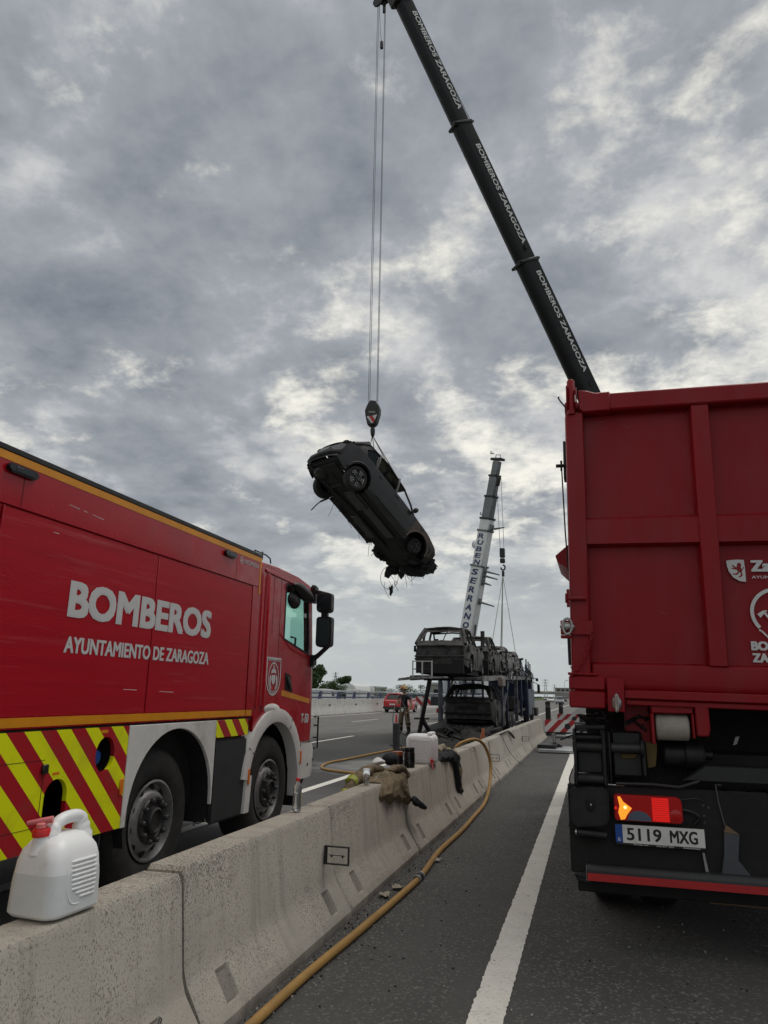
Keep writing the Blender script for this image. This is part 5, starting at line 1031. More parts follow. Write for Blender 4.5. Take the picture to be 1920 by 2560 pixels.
        B(MB().bar((-.95, y+.2, .3), (-.3, y+.25, .55), .05), 'outrigger_brace', 'dark_metal')
chevron('chev_red', (.62, .60, .58), (.36, .015, .025), .36, -1.0, 0, .5, .05, dirt_or_sheen=.1)
crane_black()

# ------------------------------------------------------------------ burnt car carrier
def deck_z(y): return lerp([(22, 2.03), (23.6, 2.07), (30, 2.25), (36, 2.40), (46, 2.60)], y)
def place(root, loc, yaw, pitch=0, roll=0):
    root.matrix_world = Matrix.Translation(loc) @ Matrix.Rotation(yaw, 4, 'Z') @ Matrix.Rotation(pitch, 4, 'Y') @ Matrix.Rotation(roll, 4, 'X')
def carrier():
    t = thing('car_carrier', 'burnt-out double-deck car transporter standing beyond the barrier', 'truck', (-4.6, 34, 0))
    B = lambda mb, n, m, **k: build(mb, n, m, t, **k)
    xl, xr = -5.85, -3.35
    def run(x0, x1, ys, zf, th, n, m):
        mb = MB(); rows = [[(x0, y, zf(y)), (x1, y, zf(y)), (x1, y, zf(y)-th), (x0, y, zf(y)-th)] for y in ys]
        mb.grid(rows, closed=True); mb.add(rows[0], [(0, 1, 2, 3)]); mb.add(rows[-1], [(3, 2, 1, 0)]); mb.jitter(.015, 1.5, 3); return B(mb, n, m, ang=30)
    ys = [23.0+k*.8 for k in range(26)]
    run(xl+.1, xl+.85, ys, deck_z, .07, 'upper_runway', 'burnt'); run(xr-.85, xr-.1, ys, deck_z, .07, 'upper_runway', 'burnt')
    run(xr-.09, xr, ys[1:], lambda y: deck_z(y)+.05, .16, 'upper_side_rail', 'burnt_pale'); run(xl, xl+.09, ys[1:], lambda y: deck_z(y)+.05, .16, 'upper_side_rail', 'burnt')
    B(MB().prism([(-6.0, 1.93), (-5.3, 1.99), (-4.4, 2.02), (-4.4, 2.07), (-5.4, 2.06), (-5.95, 2.01)], 'y', 22.7, 23.05).jitter(.02), 'rear_lip', 'burnt_pale')
    for y in (25.5, 27.8, 30, 32.5, 35, 38, 41): B(MB().box(xl+.1, xr-.1, y-.05, y+.05, deck_z(y)-.13, deck_z(y)-.072), 'cross_member', 'burnt')
    # hydraulic post pairs
    for x in (xr-.05, xl+.05):
        for (y, z0, z1, w, m) in ((28.7, .35, 2.3, .16, 'post_steel'), (30.5, .5, 2.35, .12, 'blue'), (34.6, .4, 2.6, .15, 'post_steel'), (37.0, .5, 2.6, .11, 'blue'), (40.5, .5, 3.2, .12, 'blue')):
            B(MB().box(x-w/2, x+w/2, y-w/2, y+w/2, z0, z1), 'deck_post', m, bevel=.012)
        for y, h in ((30.8, 1.1), (37.2, .95), (40.6, 1.0), (42.0, .9), (43.2, .8)): B(MB().cyl((x, y, deck_z(y)), (x, y, deck_z(y)+h), .035, 8), 'stanchion', 'dark_metal')
        B(MB().bar((x, 28.7, .6), (x, 31.5, 2.2), .08), 'lift_ram', 'post_steel')
    B(MB().box(xr-.02, xr+.18, 27.4, 28.3, 1.85, 2.2), 'hydraulic_box', 'rust_pale', bevel=.03); B(MB().tube([(xr-.02, 26.6, 1.9), (xr, 26.9, 1.75), (xr, 27.4, 1.7), (xr, 28, 1.6)], .03, 6), 'hydraulic_pipe', 'burnt')
    # prop legs under the rear of the upper deck
    B(MB().bar((-5.10, 23.5, 2.0), (-5.75, 24.6, .05), .13, .10), 'prop_leg', 'burnt', bevel=.01); B(MB().bar((-5.55, 24.2, .75), (-5.28, 25.0, .05), .13, .10), 'prop_leg', 'burnt', bevel=.01); B(MB().bar((-5.55, 24.7, .08), (-5.1, 24.9, .08), .05), 'leg_tie', 'burnt')
    # number-plate frame hung from the rear lip
    fr = MB(); fx0, fx1, fz0, fz1 = -5.53, -4.90, 2.02, 2.57
    for x in (fx0, (fx0+fx1)/2, fx1): B(MB().box(x-.02, x+.02, 22.86, 22.89, fz0, fz1), 'light_frame_bar', 'build_light')
    for z in (fz1-.02, fz1-.27, fz0): B(MB().box(fx0-.02, fx1+.02, 22.892, 22.91, z-.015, z+.015), 'light_frame_bar', 'build_light' if z > fz1-.1 or z < fz0+.1 else 'burnt')
    # lower deck, wheels, tractor
    run(xl+.15, xr-.15, [24.6+k for k in range(19)], lambda y: lerp([(24.6, .16), (26, .42), (30, .62), (34, .8), (44, .95)], y), .12, 'lower_deck', 'burnt')
    for y in (31.5, 32.8): truck_wheel(t, (xr-.02, y, .42), .42, .3, 1); truck_wheel(t, (xl+.02, y, .42), .42, .3, -1)
    cab = MB().prism([(43.0, .8), (45.2, .8), (45.25, 1.8), (45.0, 2.9), (43.2, 2.95)], 'x', xl, xr); B(cab, 'tractor_cab', 'blue', bevel=.08, seg=2); B(MB().box(xr-.01, xr+.012, 43.9, 44.8, 1.9, 2.6), 'cab_window', 'glass_dark')
    B(MB().box(xr-.3, xr+.02, 40.8, 42.9, .5, 1.9), 'cab_tank', 'blue', bevel=.04); B(MB().box(xl, xr-.4, 36, 43, .9, 1.3), 'tractor_frame', 'soot')
    B(MB().tube([(xr, 44.9, 2.35), (xr+.28, 45.0, 2.2)], .02, 6), 'mirror_arm', 'black'); B(MB().box(xr+.2, xr+.36, 44.95, 45.05, 1.72, 2.22), 'mirror_housing', 'black', bevel=.03); B(MB().tube([(xr, 44.9, 2.6), (xr+.2, 45, 2.56)], .02, 6), 'mirror_arm', 'black'); B(MB().box(xr+.12, xr+.28, 44.95, 45.05, 2.4, 2.58), 'mirror_housing', 'black', bevel=.03)
    truck_wheel(t, (xr-.02, 44.3, .5), .5, .3, 1); truck_wheel(t, (xr-.02, 41.3, .5), .5, .3, 1)
    B(MB().box(-4.6, -3.5, 34.5, 36.5, .9, 1.5), 'side_tank', 'burnt', bevel=.05)
    # drooping cables and charred clutter along the side rail
    for k in range(34):
        r = random.Random(k); y = r.uniform(29, 43); x = xr+r.uniform(-.12, .08); z = deck_z(y)+r.uniform(-.1, .35)
        pts = catmull([(x+r.uniform(-.1, .1), y+r.uniform(-.9, .9), z+r.uniform(-.25, .25)) for _ in range(5)], 3)
        B(MB().tube(pts, r.uniform(.012, .04), 5), 'charred_pipe', r.choice(['burnt', 'burnt_pale', 'soot', 'post_steel']))
mat('rust_pale', (.24, .20, .18), .8, var=.3, scale=5)
carrier()
def burnt_cars():
    specs = [('burnt-out pale-ashed car at the rear of the upper transporter deck', (-4.80, 25.85, deck_z(25.9)+.0), 0, 'burnt', .018, 1, 1.66, .95),
             ('burnt-out car second from the rear on the upper deck', (-4.62, 30.5, deck_z(30.5)+.0), -.02, 'burnt', .02, 2, 1.60, .90),
             ('half-burnt silvery car third from the rear on the upper deck', (-4.60, 35.4, deck_z(35.4)+.02), 0, 'burnt_pale', .016, 3, 1.38, .90),
             ('half-burnt silvery car at the front of the upper deck', (-4.60, 40.2, deck_z(40.2)), 0, 'burnt_pale', .012, 5, 1.36, .90)]
    for lab, loc, pit, m, amp, seed, top, hw in specs:
        t = thing('burnt_car', lab, 'car', (0, 0, 0), 'burnt cars on the transporter')
        Car(t, m, hw=hw, top=top, amp=amp, seed=seed*7, wheels='rims', trim=m, side='burnt_mid' if m == 'burnt' else None, rw=.68, hatch=-2.08, roofx=(.10, -1.42))
        B = lambda mb, n, mm, **k: build(mb.jitter(amp*.6, 3, seed), n, mm, t, **k)
        for sg in (-1, 1):
            B(MB().box(-1.95, -1.75, sg*.93-.02, sg*.93+.02, .78, .98), 'lamp_opening', 'soot'); B(MB().tube([(-2.1, sg*.85, .55), (-1.7, sg*.93, .52)], .03, 6), 'bumper_bracket', m)
            B(MB().tube([(.7, sg*.9, 1.0), (.68, sg*1.02, 1.05)], .06, 8), 'door_mirror', 'soot'); 
            for x in (.02, -.75): B(MB().box(x-.16, x, sg*.93-.015, sg*.93+.015, .90, .98), 'handle_opening', 'soot')
            for pts in ([(.78, 1.0), (.75, .6), (.68, .32)], [(-.14, 1.02), (-.13, .32)], [(-.86, 1.04), (-.82, .75), (-.62, .34)]): B(MB().tube([(x, sg*(.898+hw-.9), z) for x, z in pts], .008, 5), 'door_gap', 'soot')
        B(MB().tube([(-2.28, -.8, .95), (-2.30, 0, .97), (-2.28, .8, .95)], .03, 6), 'tailgate_edge', m); B(MB().box(-2.24, -2.1, -.80, .80, .06, .50), 'rear_valance', 'soot'); B(MB().box(-1.6, 1.7, -.80, .80, .05, .26), 'underbody', 'soot'); B(MB().tube([(-2.2, -.85, .62), (-2.3, 0, .60), (-2.2, .85, .62)], .035, 6), 'bumper_beam', m)
        B(MB().tube([(-2.0, -.05, 1.05), (-1.8, -.1, 1.3), (-1.6, -.2, 1.55)], .02, 5), 'hatch_strut', m); B(MB().tube([(-.9, .38, 1.1), (-.92, .38, 1.28)], .08, 8), 'headrest_frame', 'soot'); B(MB().tube([(0, .38, 1.1), (-.05, .38, 1.3)], .07, 8), 'headrest_frame', 'soot')
        place(t, loc, pi/2, pit)
    # lower car: charred 4x4 behind debris
    t = thing('burnt_car', 'black charred car under the upper deck sunk in debris', 'car', (0, 0, 0), 'burnt cars on the transporter'); Car(t, 'burnt', hw=.95, top=1.60, amp=.022, seed=31, wheels='rims', trim='burnt', rw=.66, hatch=-2.08, roofx=(.10, -1.45))
    B = lambda mb, n, mm, **k: build(mb.jitter(.015, 3, 4), n, mm, t, **k)
    B(MB().tube([(-2.26, -.8, .93), (-2.29, 0, .95), (-2.26, .8, .93)], .03, 6), 'tailgate_edge', 'burnt'); B(MB().tube([(-2.2, -.86, .55), (-2.30, 0, .53), (-2.2, .86, .55)], .05, 6), 'bumper_beam', 'soot'); B(MB().box(-2.26, -2.235, -.35, .35, .66, .80), 'plate_recess', 'soot')
    for sg in (-1, 1):
        for pts in ([(.78, 1.0), (.75, .6), (.68, .32)], [(-.14, 1.02), (-.13, .32)], [(-.86, 1.04), (-.82, .75), (-.62, .34)]): B(MB().tube([(x, sg*.92, z) for x, z in pts], .014, 5), 'door_gap', 'soot')
        B(MB().box(-1.35, -1.15, sg*.93-.02, sg*.93+.02, .86, 1.0), 'lamp_opening', 'soot')
    place(t, (-4.33, 28.6, .26), pi/2, .03)
    # red lamp cluster left hanging
    o = build(MB().box(-5.41, -5.34, 26.0, 26.06, .88, 1.03), 'trailer_lamp', 'lamp_red', None, (-5.4, 26.03, .86), bevel=.01); tag(o, 'small red trailer lamp left of the charred lower car', 'lamp')
burnt_cars()
def debris():
    mb = MB(); rnd = random.Random(5); n = 46; rows = []
    for i in range(n+1):
        row = []
        for j in range(n+1):
            u, v = i/n*2-1, j/n*2-1; x = -3.95+u*1.55; y = 22.6+v*2.6; r = max(0, 1-(abs(u)**2.4+abs(v)**2.4))
            z =   .62*r**.6*(.55+.45*noise.noise(Vector((x*1.3, y*1.3, 0))))+.14*r*noise.noise(Vector((x*5, y*5, 3)))+.07*r*noise.noise(Vector((x*14, y*14, 5)))
            row.append((x, y, max(.006, z)))
        rows.append(row)
    mb.grid(rows)
    o = build(mb, 'debris_heap', 'ash', None, (-4.25, 22.3, 0), smooth=False); tag(o, 'heap of charred rubble spread on the road behind the transporter', 'debris', None, 'stuff')
    sc = MB()
    for k in range(260):
        r = random.Random(k); u = r.gauss(0, .5); v = r.gauss(0, .5); x, y = -3.95+u*1.35, 22.6+v*2.2
        h = .45*max(0, 1-(u*u+v*v)); s = r.uniform(.03, .15)
        M = Matrix.Translation((x, y, h+.04)) @ Matrix.Rotation(r.uniform(0, 6), 4, (r.random(), r.random(), r.random()+.1)); sc.box(-s, s, -s*r.uniform(.2, .7), s*r.uniform(.2, .7), -s*.15, s*.15, 0, M)
    o = build(sc, 'charred_fragments', 'ash', None, (-4.25, 22.3, 0), smooth=False); tag(o, 'scattered charred fragments on the rubble behind the transporter', 'debris', None, 'stuff')
    o = build(MB().lathe([(.13, 0), (.13, .02), (.10, .03), (.035, .50), (.025, .52), (0, .52)], (-2.95, 20.2, .12), (.1, 0, 1), 16), 'traffic_cone', 'cone_orange', None, (-2.95, 20.2, .12)); tag(o, 'dull orange cone poking up behind the barrier by the rubble', 'cone')
mat('cone_orange', (.30, .085, .02), .6, var=.3, scale=6)
debris()

# ------------------------------------------------------------------ white mobile crane
def crane_white():
    B0 = Vector((-7.36, 46, 6.04)); T = Vector((-5.18, 44.5, 16.26)); d = (T-B0).normalized(); L = (T-B0).length
    ns = Vector((d.y, -d.x, 0)).normalized(); ns = ns if ns.y < 0 else -ns     # lettered side plate
    un = ns.cross(d).normalized(); un = un if un.x > 0 else -un               # belly side
    t = thing('mobile_crane', 'white telescopic crane with navy letters stacked down its boom behind the transporter', 'crane', (-7.9, 47, 0))
    B = lambda mb, n, m, **k: build(mb, n, m, t, **k)
    cuts = [(-3.6, 3.72, 1.0, .60, 'boom_white'), (3.72, 6.05, .90, .54, 'boom_white'), (6.05, 6.85, .85, .50, 'boom_white'), (6.85, 8.32, .76, .44, 'boom_grey'), (8.32, 9.70, .67, .39, 'boom_grey'), (9.70, L+.1, .56, .33, 'boom_grey')]
    for i, (a, b, w, h, m) in enumerate(cuts):
        B(MB().obox(B0+d*(a+b)/2, d*(b-a)/2, un*w/2, ns*h/2), 'boom_section', m, bevel=.04)
        if i < 5: B(MB().obox(B0+d*b, d*.07, un*(w/2+.05), ns*(h/2+.05)), 'boom_collar', 'black' if i > 1 else 'boom_grey', bevel=.03)
    def letter(ch, s, w, h, lift):
        c = B0+d*s+ns*lift-un*w*.62; lettering(t, ch, c, un, d, w, h, .035, 'navy', .25)
    for k, ch in enumerate('RUBEN'): letter(ch, 5.52-k*.43, .50, .32, .274)
    for k, ch in enumerate('SERRANO'): letter(ch, 3.12-k*.58, .54, .40, .304)
    # brackets and fittings on the belly side
    for s, l in ((6.3, 1.1), (3.5, 1.3), (3.2, 1.2), (2.75, .75), (1.5, 1.3)):
        p = B0+d*s+un*.5; B(MB().tube([p, p+un*.3+Vector((.0, 0, -.05)), p+un*l+Vector((0, 0, .12 if s > 5 else -.1))], [.09, .07, .04], 8), 'bracket_arm', 'boom_grey')
        B(MB().obox(p, d*.2, un*.12, ns*.12), 'bracket_mount', 'boom_grey', bevel=.03)
    p = B0+d*5.1-un*.75; B(MB().cyl(p, p+un*.4, .28, 14), 'cable_reel', 'boom_white')
    for s in (7.1, 2.3, 11.2): p = B0+d*s-un*.45; B(MB().tube([p, p-un*.25, p-un*.25+d*.15], .04, 6), 'hook_stub', 'boom_grey')
    B(MB().tube([B0+d*.0+un*.55, B0+d*-2+un*.75], .05, 6), 'boom_ram', 'black'); B(MB().obox(T+d*.25, d*.08, un*.48, ns*.22), 'boom_head', 'black', bevel=.03); B(MB().tube([T+d*.3-un*.2, T+d*.55-un*.2, T+d*.55+un*.2, T+d*.3+un*.2], .025, 6), 'head_rail', 'black'); B(MB().obox(T+un*.35-d*1.2, d*.3, un*.12, ns*.14), 'head_sheave', 'black', bevel=.03)
    # hoist ropes and hook
    hx, hy = -4.97, 44.4
    for dx in (-.16, .14): B(MB().cyl((hx+dx-.10, hy, 15.2), (hx+dx*.8, hy, 10.6), .016, 6), 'hoist_rope', 'cable')
    B(MB().box(hx-.16, hx+.16, hy-.15, hy+.15, 9.95, 10.55), 'hook_block', 'black', bevel=.04); B(MB().box(hx-.16, hx+.16, hy-.12, hy+.12, 9.6, 9.9), 'hook_swivel', 'black', bevel=.05); B(MB().tube([(hx+.02+.13*cos(a), hy, 9.32+.16*sin(a)) for a in [pi*.5-k*pi*1.5/10 for k in range(11)]], .05, 8), 'hook', 'black'); B(MB().box(hx-.06, hx+.10, hy-.06, hy+.06, 8.75, 9.1), 'shackle', 'black', bevel=.02)
    for (x, y, z, r) in ((-5.02, 42.6, 3.7, .035), (-4.75, 41.0, 3.7, .02), (-3.9, 40.6, 3.4, .018), (-5.1, 39, 3.9, .02)): B(MB().cyl((hx, hy, 8.8), (x, y, z), r, 6), 'lifting_sling', 'sling')
    B(MB().box(-4.15, -4.0, 28.6, 28.72, 2.1, 4.0), 'guide_pole', 'burnt')
    # carrier body, counterweight and outrigger beam
    B(MB().box(-9.3, -6.55, 46.2, 58, .9, 1.55), 'carrier_body', 'build_grey', bevel=.06); B(MB().box(-9.15, -6.7, 46.6, 50.5, 1.55, 3.0), 'turret', 'build_grey', bevel=.08); B(MB().box(-9.2, -6.6, 46.3, 46.6, 1.62, 2.45), 'counterweight', 'build_grey', bevel=.04)
    for y in (48.5, 50.2, 54, 55.7): truck_wheel(t, (-6.6, y, .6), .6, .4, 1)
    sg = B(MB().box(-8.45, -6.95, 45.88, 45.93, 2.14, 2.42), 'sign_board', 'white_clean', bevel=.01); lettering(sg, 'R. SERRANO', (-8.38, 45.875, 2.19), (1, 0, 0), (0, 0, 1), 1.30, .18, .03, 'navy', .2)
    B(MB().box(-9.0, -7.2, 46.29, 46.30, 1.0, 1.5), 'rear_plate', 'dark_metal')
    for k in range(4): B(MB().box(-8.9+k*.5, -8.6+k*.5, 46.18, 46.2, 1.65, 1.95), 'vent_slot', 'soot')
    B(MB().box(-10.7, -3.9, 45.2, 45.7, .85, 1.40), 'outrigger_beam', 'navy_black', bevel=.03); B(MB().box(-10.72, -9.75, 45.17, 45.198, .86, 1.39), 'striped_board', 'chev_red2'); br = B(MB().box(-4.75, -3.42, 45.17, 45.198, .86, 1.39), 'striped_board', 'chev_red2'); build(MB().lathe([(.11, .01), (0, .015)], (-4.25, 45.17, 1.12), (0, -1, 0), 18), 'board_lamp', 'black', br)
    for x in (-10.4, -3.8): B(MB().cyl((x, 45.5, .1), (x, 45.5, .85), .09, 12), 'outrigger_leg', 'steel'); B(MB().box(x-.4, x+.4, 45.1, 45.9, 0, .1), 'outrigger_pad', 'dark_metal')
    B(MB().box(-4.6, -3.3, 45.9, 47.5, .35, .85), 'wheel_box', 'soot', bevel=.05)
chevron('chev_red2', (.62, .60, .58), (.36, .015, .025), .62, 1.0, 0, .5, .1, dirt_or_sheen=.1); mat('build_grey', (.55, .57, .59), .6, var=.1, scale=2); mat('navy_black', (.012, .016, .022), .5)
crane_white()

# ------------------------------------------------------------------ things on and by the barrier
TOP = .71
def rounded_rect(hx, hy, r, n=5):
    out = []
    for cx, cy, a0 in ((hx-r, hy-r, 0), (-hx+r, hy-r, pi/2), (-hx+r, -hy+r, pi), (hx-r, -hy+r, 1.5*pi)):
        out += [(cx+r*cos(a0+pi/2*k/n), cy+r*sin(a0+pi/2*k/n)) for k in range(n+1)]
    return out
def loft(mb, levels, close=True):          # levels: (z, hx, hy, r, cx, cy)
    rows = [[(cx+p[0], cy+p[1], z) for p in rounded_rect(hx, hy, min(r, hx*.98, hy*.98), 6)] for z, hx, hy, r, cx, cy in levels]
    mb.grid(rows, closed=True)
    if close: mb.add(rows[0], [tuple(range(len(rows[0])))[::-1]]); mb.add(rows[-1], [tuple(range(len(rows[-1])))])
    return mb
def jerrycan_front():
    c = (-1.985, 2.50, TOP-.018)
    t = thing('jerrycan', 'translucent white plastic canister with red cap and side ribs, nearest on the barrier', 'jerrycan', (0, 0, 0))
    B = lambda mb, n, m, **k: build(mb, n, m, t, **k)
    # local: x along the handle (cap at -x), y thickness, z up
    hx, hy = .132, .116
    lv = [(0, hx-.028, hy-.028, .04), (.005, hx-.010, hy-.010, .05), (.018, hx, hy, .05), (.12, hx-.002, hy-.003, .05), (.19, hx-.006, hy-.010, .052), (.225, hx-.012, hy-.020, .055), (.252, hx-.028, hy-.038, .055), (.270, hx-.05, hy-.06, .04), (.278, hx-.08, hy-.08, .025)]
    body = loft(MB(), [(z, a, b, r, 0, 0) for z, a, b, r in lv])
    B(body, 'body', 'jerry', ang=80)
    B(MB().tube(catmull([(-.062, 0, .245), (-.048, 0, .29), (-.012, 0, .318), (.04, 0, .326), (.082, 0, .320), (.098, 0, .29), (.108, 0, .225)], 6), [.036]*5+[.030]*3+[.024]*18+[.027]*4+[.033]*3+[.042]*4, 14), 'handle', 'jerry', ang=80)
    B(MB().ell((.092, 0, .325), .022, .016, .014, 10, 8), 'handle_knob', 'jerry')
    B(MB().lathe([(.046, -.05), (.032, -.02), (.028, .010), (0, .010)], (-.088, .012, .268), (-.10, .02, 1), 24), 'neck', 'jerry', ang=60)
    cp = Vector((-.090, .012, .276)); ax = Vector((-.10, .02, 1))
    cap = B(MB().lathe([(.0, .026), (.029, .026), (.032, .022), (.033, 0), (.029, -.002)], cp, ax, 28), 'cap', 'red_plastic', ang=40)
    build(MB().lathe([(.020, .028), (.018, .042), (.012, .046), (0, .046)], cp, ax, 16), 'spout_base', 'pink_plastic', cap); build(MB().tube([cp+Vector((.02, -.028, .055)), cp+Vector((.0, .006, .050)), cp+Vector((-.012, .06, .040))], [.013, .011, .008], 10), 'spout', 'pink_plastic', cap)
    # grip ribs on the side facing the road
    for k in range(9):
        z = .062+k*.0155; x0 = -.052+max(0, (2-k)*.020); yy = -hy+(.0025 if z < .12 else .0025+(z-.12)*.09)
        B(MB().tube([(x0, yy+.004, z), (x0+.02, yy-.001, z), (.07, yy-.001, z), (.100, yy+.014, z), (.112, yy+.03, z)], [.002, .0055, .0055, .005, .003], 8), 'grip_rib', 'jerry', ang=80)
    B(MB().tube(catmull([(-.07, -hy+.016, .20), (-.066, -hy+.005, .14), (-.064, -hy+.002, .09), (-.04, -hy+.001, .048), (.0, -hy+.001, .040)], 5), .003, 6), 'side_crease', 'jerry', ang=80)
    # water inside, seen through the plastic as a slightly darker zone
    B(loft(MB(), [(z, a+.0006, b+.0006, r, 0, 0) for z, a, b, r in ((.018, hx, hy, .05), (.12, hx-.002, hy-.003, .05), (.150, hx-.0036, hy-.006, .051))], False), 'water_fill', 'jerry_water', ang=80)
    t.matrix_world = Matrix.Translation(c) @ Matrix.Rotation(radians(86), 4, 'Z')
mat('jerry_water', (.70, .73, .73), .32, sub=.3, var=.05, scale=14, dirt_or_sheen=(.55, .56, .54), dscale=9, dlo=.55, dhi=.85)
jerrycan_front()
def bottle():
    t = thing('water_bottle', 'clear plastic water bottle with red cap standing on the barrier', 'bottle', (-1.99, 4.87, TOP)); x, y, z = -1.99, 4.87, TOP
    B = lambda mb, n, m, **k: build(mb, n, m, t, **k)
    pr = [(0, .004), (.022, 0), (.029, .006), (.031, .02)]+[(.031-.002*(k % 2), .03+.011*k) for k in range(10)]+[(.031, .145), (.029, .16), (.018, .185), (.0125, .195), (.0125, .205)]
    B(MB().lathe(pr, (x, y, z), (0, 0, 1), 20), 'bottle_body', 'pet', ang=60); B(MB().lathe([(.014, .197), (.0145, .199), (.0145, .214), (.013, .216), (0, .216)], (x, y, z), (0, 0, 1), 18), 'cap', 'red_plastic')
    B(MB().lathe([(0, .006), (.0275, .008), (.028, .12), (0, .12)], (x, y, z), (0, 0, 1), 18), 'water', 'pet_water')
mat('pet_water', (.92, .95, .96), .0, trans=1); bottle()
def cup():
    o = build(MB().lathe([(0, .003), (.027, .003), (.036, .135), (.0375, .137), (.0345, .135), (.0255, .006), (0, .006)], (-1.985, 6.47, TOP), (0, 0, 1), 22), 'plastic_cup', 'pet', None, (-1.985, 6.47, TOP), ang=40); tag(o, 'empty clear plastic cup on the barrier beside the khaki jacket', 'cup')
cup()
def jars():
    def jar(x, y, r, h, body, lid, lab):
        t = thing('jar', lab, 'jar', (x, y, TOP))
        build(MB().lathe([(0, 0), (r-.006, 0), (r, .006), (r, h*.72), (r-.005, h*.76), (r*.86, h*.80), (r*.86, h*.84), (0, h*.84)], (x, y, TOP), (0, 0, 1), 28), 'jar_body', body, t)
        build(MB().lathe([(r*.93, h*.80), (r*.95, h*.81), (r*.95, h*.985), (r*.92, h), (0, h)], (x, y, TOP), (0, 0, 1), 28), 'lid', lid, t); return t
    a = jar(-2.0, 8.13, .063, .215, 'black_gloss', 'black', 'tall black plastic jar with black lid on the barrier')
    for k, (w, hh, z) in enumerate(((.05, .008, .075), (.03, .006, .06), (.045, .005, .05))): 
        b = MB(); an = radians(-100+k*12); 
        b.grid([[(-2.0+.0635*cos(an+u), 8.13+.0635*sin(an+u), TOP+z+v) for v in (0, hh)] for u in [j*w/.063/4 for j in range(5)]]); build(b, 'label_print', 'panel_text', a)
    jar(-2.04, 7.78, .060, .195, 'black_gloss', 'orange_lid', 'dark jar with metallic orange lid behind the jacket')
mat('orange_lid', (.40, .12, .04), .35, metal=.5, var=.2, scale=12); jars()
def jerrycan_square():
    x, y, z = -1.985, 8.72, TOP; t = thing('jerrycan', 'square white plastic canister with a red tap on the barrier behind the jars', 'jerrycan', (x, y, z))
    B = lambda mb, n, m, **k: build(mb, n, m, t, **k)
    b = loft(MB(), [(z, .145, .13, .05, x, y), (z+.012, .165, .145, .05, x, y), (z+.04, .17, .15, .05, x, y), (z+.27, .17, .15, .05, x, y), (z+.305, .162, .14, .055, x, y), (z+.33, .14, .115, .05, x, y), (z+.336, .10, .08, .04, x, y)])
    B(b, 'body', 'jerry', ang=70); B(loft(MB(), [(z+.33, .03, .12, .025, x+.11, y+.0), (z+.352, .028, .115, .025, x+.11, y+.0), (z+.36, .02, .10, .018, x+.11, y+.0)]), 'handle', 'jerry', ang=70)
    B(MB().holes([(x-.12, z+.05), (x+.12, z+.05), (x+.12, z+.27), (x-.12, z+.27)], [[(x-.108, z+.062), (x+.108, z+.062), (x+.108, z+.258), (x-.108, z+.258)]], 'y', y-.154, y-.146), 'moulded_frame', 'jerry', bevel=.002)
    B(MB().tube([(x+.05, y-.150, z+.20), (x+.06, y-.153, z+.22), (x+.05, y-.150, z+.18), (x+.06, y-.153, z+.165)], .004, 5), 'moulded_mark', 'jerry_water')
    B(MB().cyl((x+.14, y-.12, z+.045), (x+.16, y-.19, z+.04), .02, 12), 'tap', 'red_plastic'); B(MB().tube([(x+.158, y-.18, z+.06), (x+.158, y-.18, z-.01)], .012, 8), 'tap_handle', 'red_plastic'); B(MB().tube([(x+.165, y-.19, z+.03), (x+.17, y-.20, z-.045)], .009, 8), 'tap_spout', 'pink_plastic')
jerrycan_square()
def draped(name, label, cat, y0, y1, back, front, mat_, seed, thick=.035, fold=.035, slant=0, ny=64, skew=0):
    # cloth laid over the wall top: path runs from behind the wall over the top and down the road side
    X = -1.675
    def wall(s):    # s metres along path; 0 = back edge of the top
        if s < 0: return Vector((X-.40+(-s)*-.12, 0, TOP+s)), Vector((-1, 0, .1))
        if s < .20: return Vector((X-.39+s, 0, TOP)), Vector((0, 0, 1))
        q = s-.20; return Vector((X-.19+q*.11, 0, TOP-q)), Vector((1, 0, .1))
    rows = []; ns = 60; rnd = random.Random(seed); mis = []
    for i in range(ny+1):
        u = i/ny; y = y0+(y1-y0)*u; row = []
        b = -back*(.75+.35*noise.noise(Vector((u*3, seed, 0)))); f = .20+front(u)
        for j in range(ns+1):
            v = j/ns; s = b+(f-b)*v; p, n = wall(s)
            # soften the corners
            p0, n0 = wall(s-.04); p1, n1 = wall(s+.04); p = (p+p0+p1)/3; n = (n+n0+n1).normalized()
            edge = min(1, min(u, 1-u)*9)*min(1, min(v, 1-v)*12)
            rg = lambda q: 1-2.6*abs(noise.noise(q))
            h = thick*(.35+edge*.8)+fold*edge*(.9*rg(Vector((y*7+s*2.2, s*2.5, seed)))+.55*rg(Vector((y*13-s*6, s*5, seed+4)))+.25*rg(Vector((y*30, s*18, seed+8))))
            sk = skew*(1-u)*min(1, max(0, s-.17)/.12)
            row.append(p+n*max(.006, h)+Vector((0, y-sk+slant*max(0, s-.2)+.03*noise.noise(Vector((s*6, u*4, seed+2))), 0)))
        rows.append(row)
    mb = MB().grid(rows)
    under = [[p-Vector((0.004, 0, .004)) for p in r] for r in rows]
    o = thing(name, label, cat, (X-.29, (y0+y1)/2, TOP)); build(mb, 'shell', mat_, o, ang=180); return o, rows
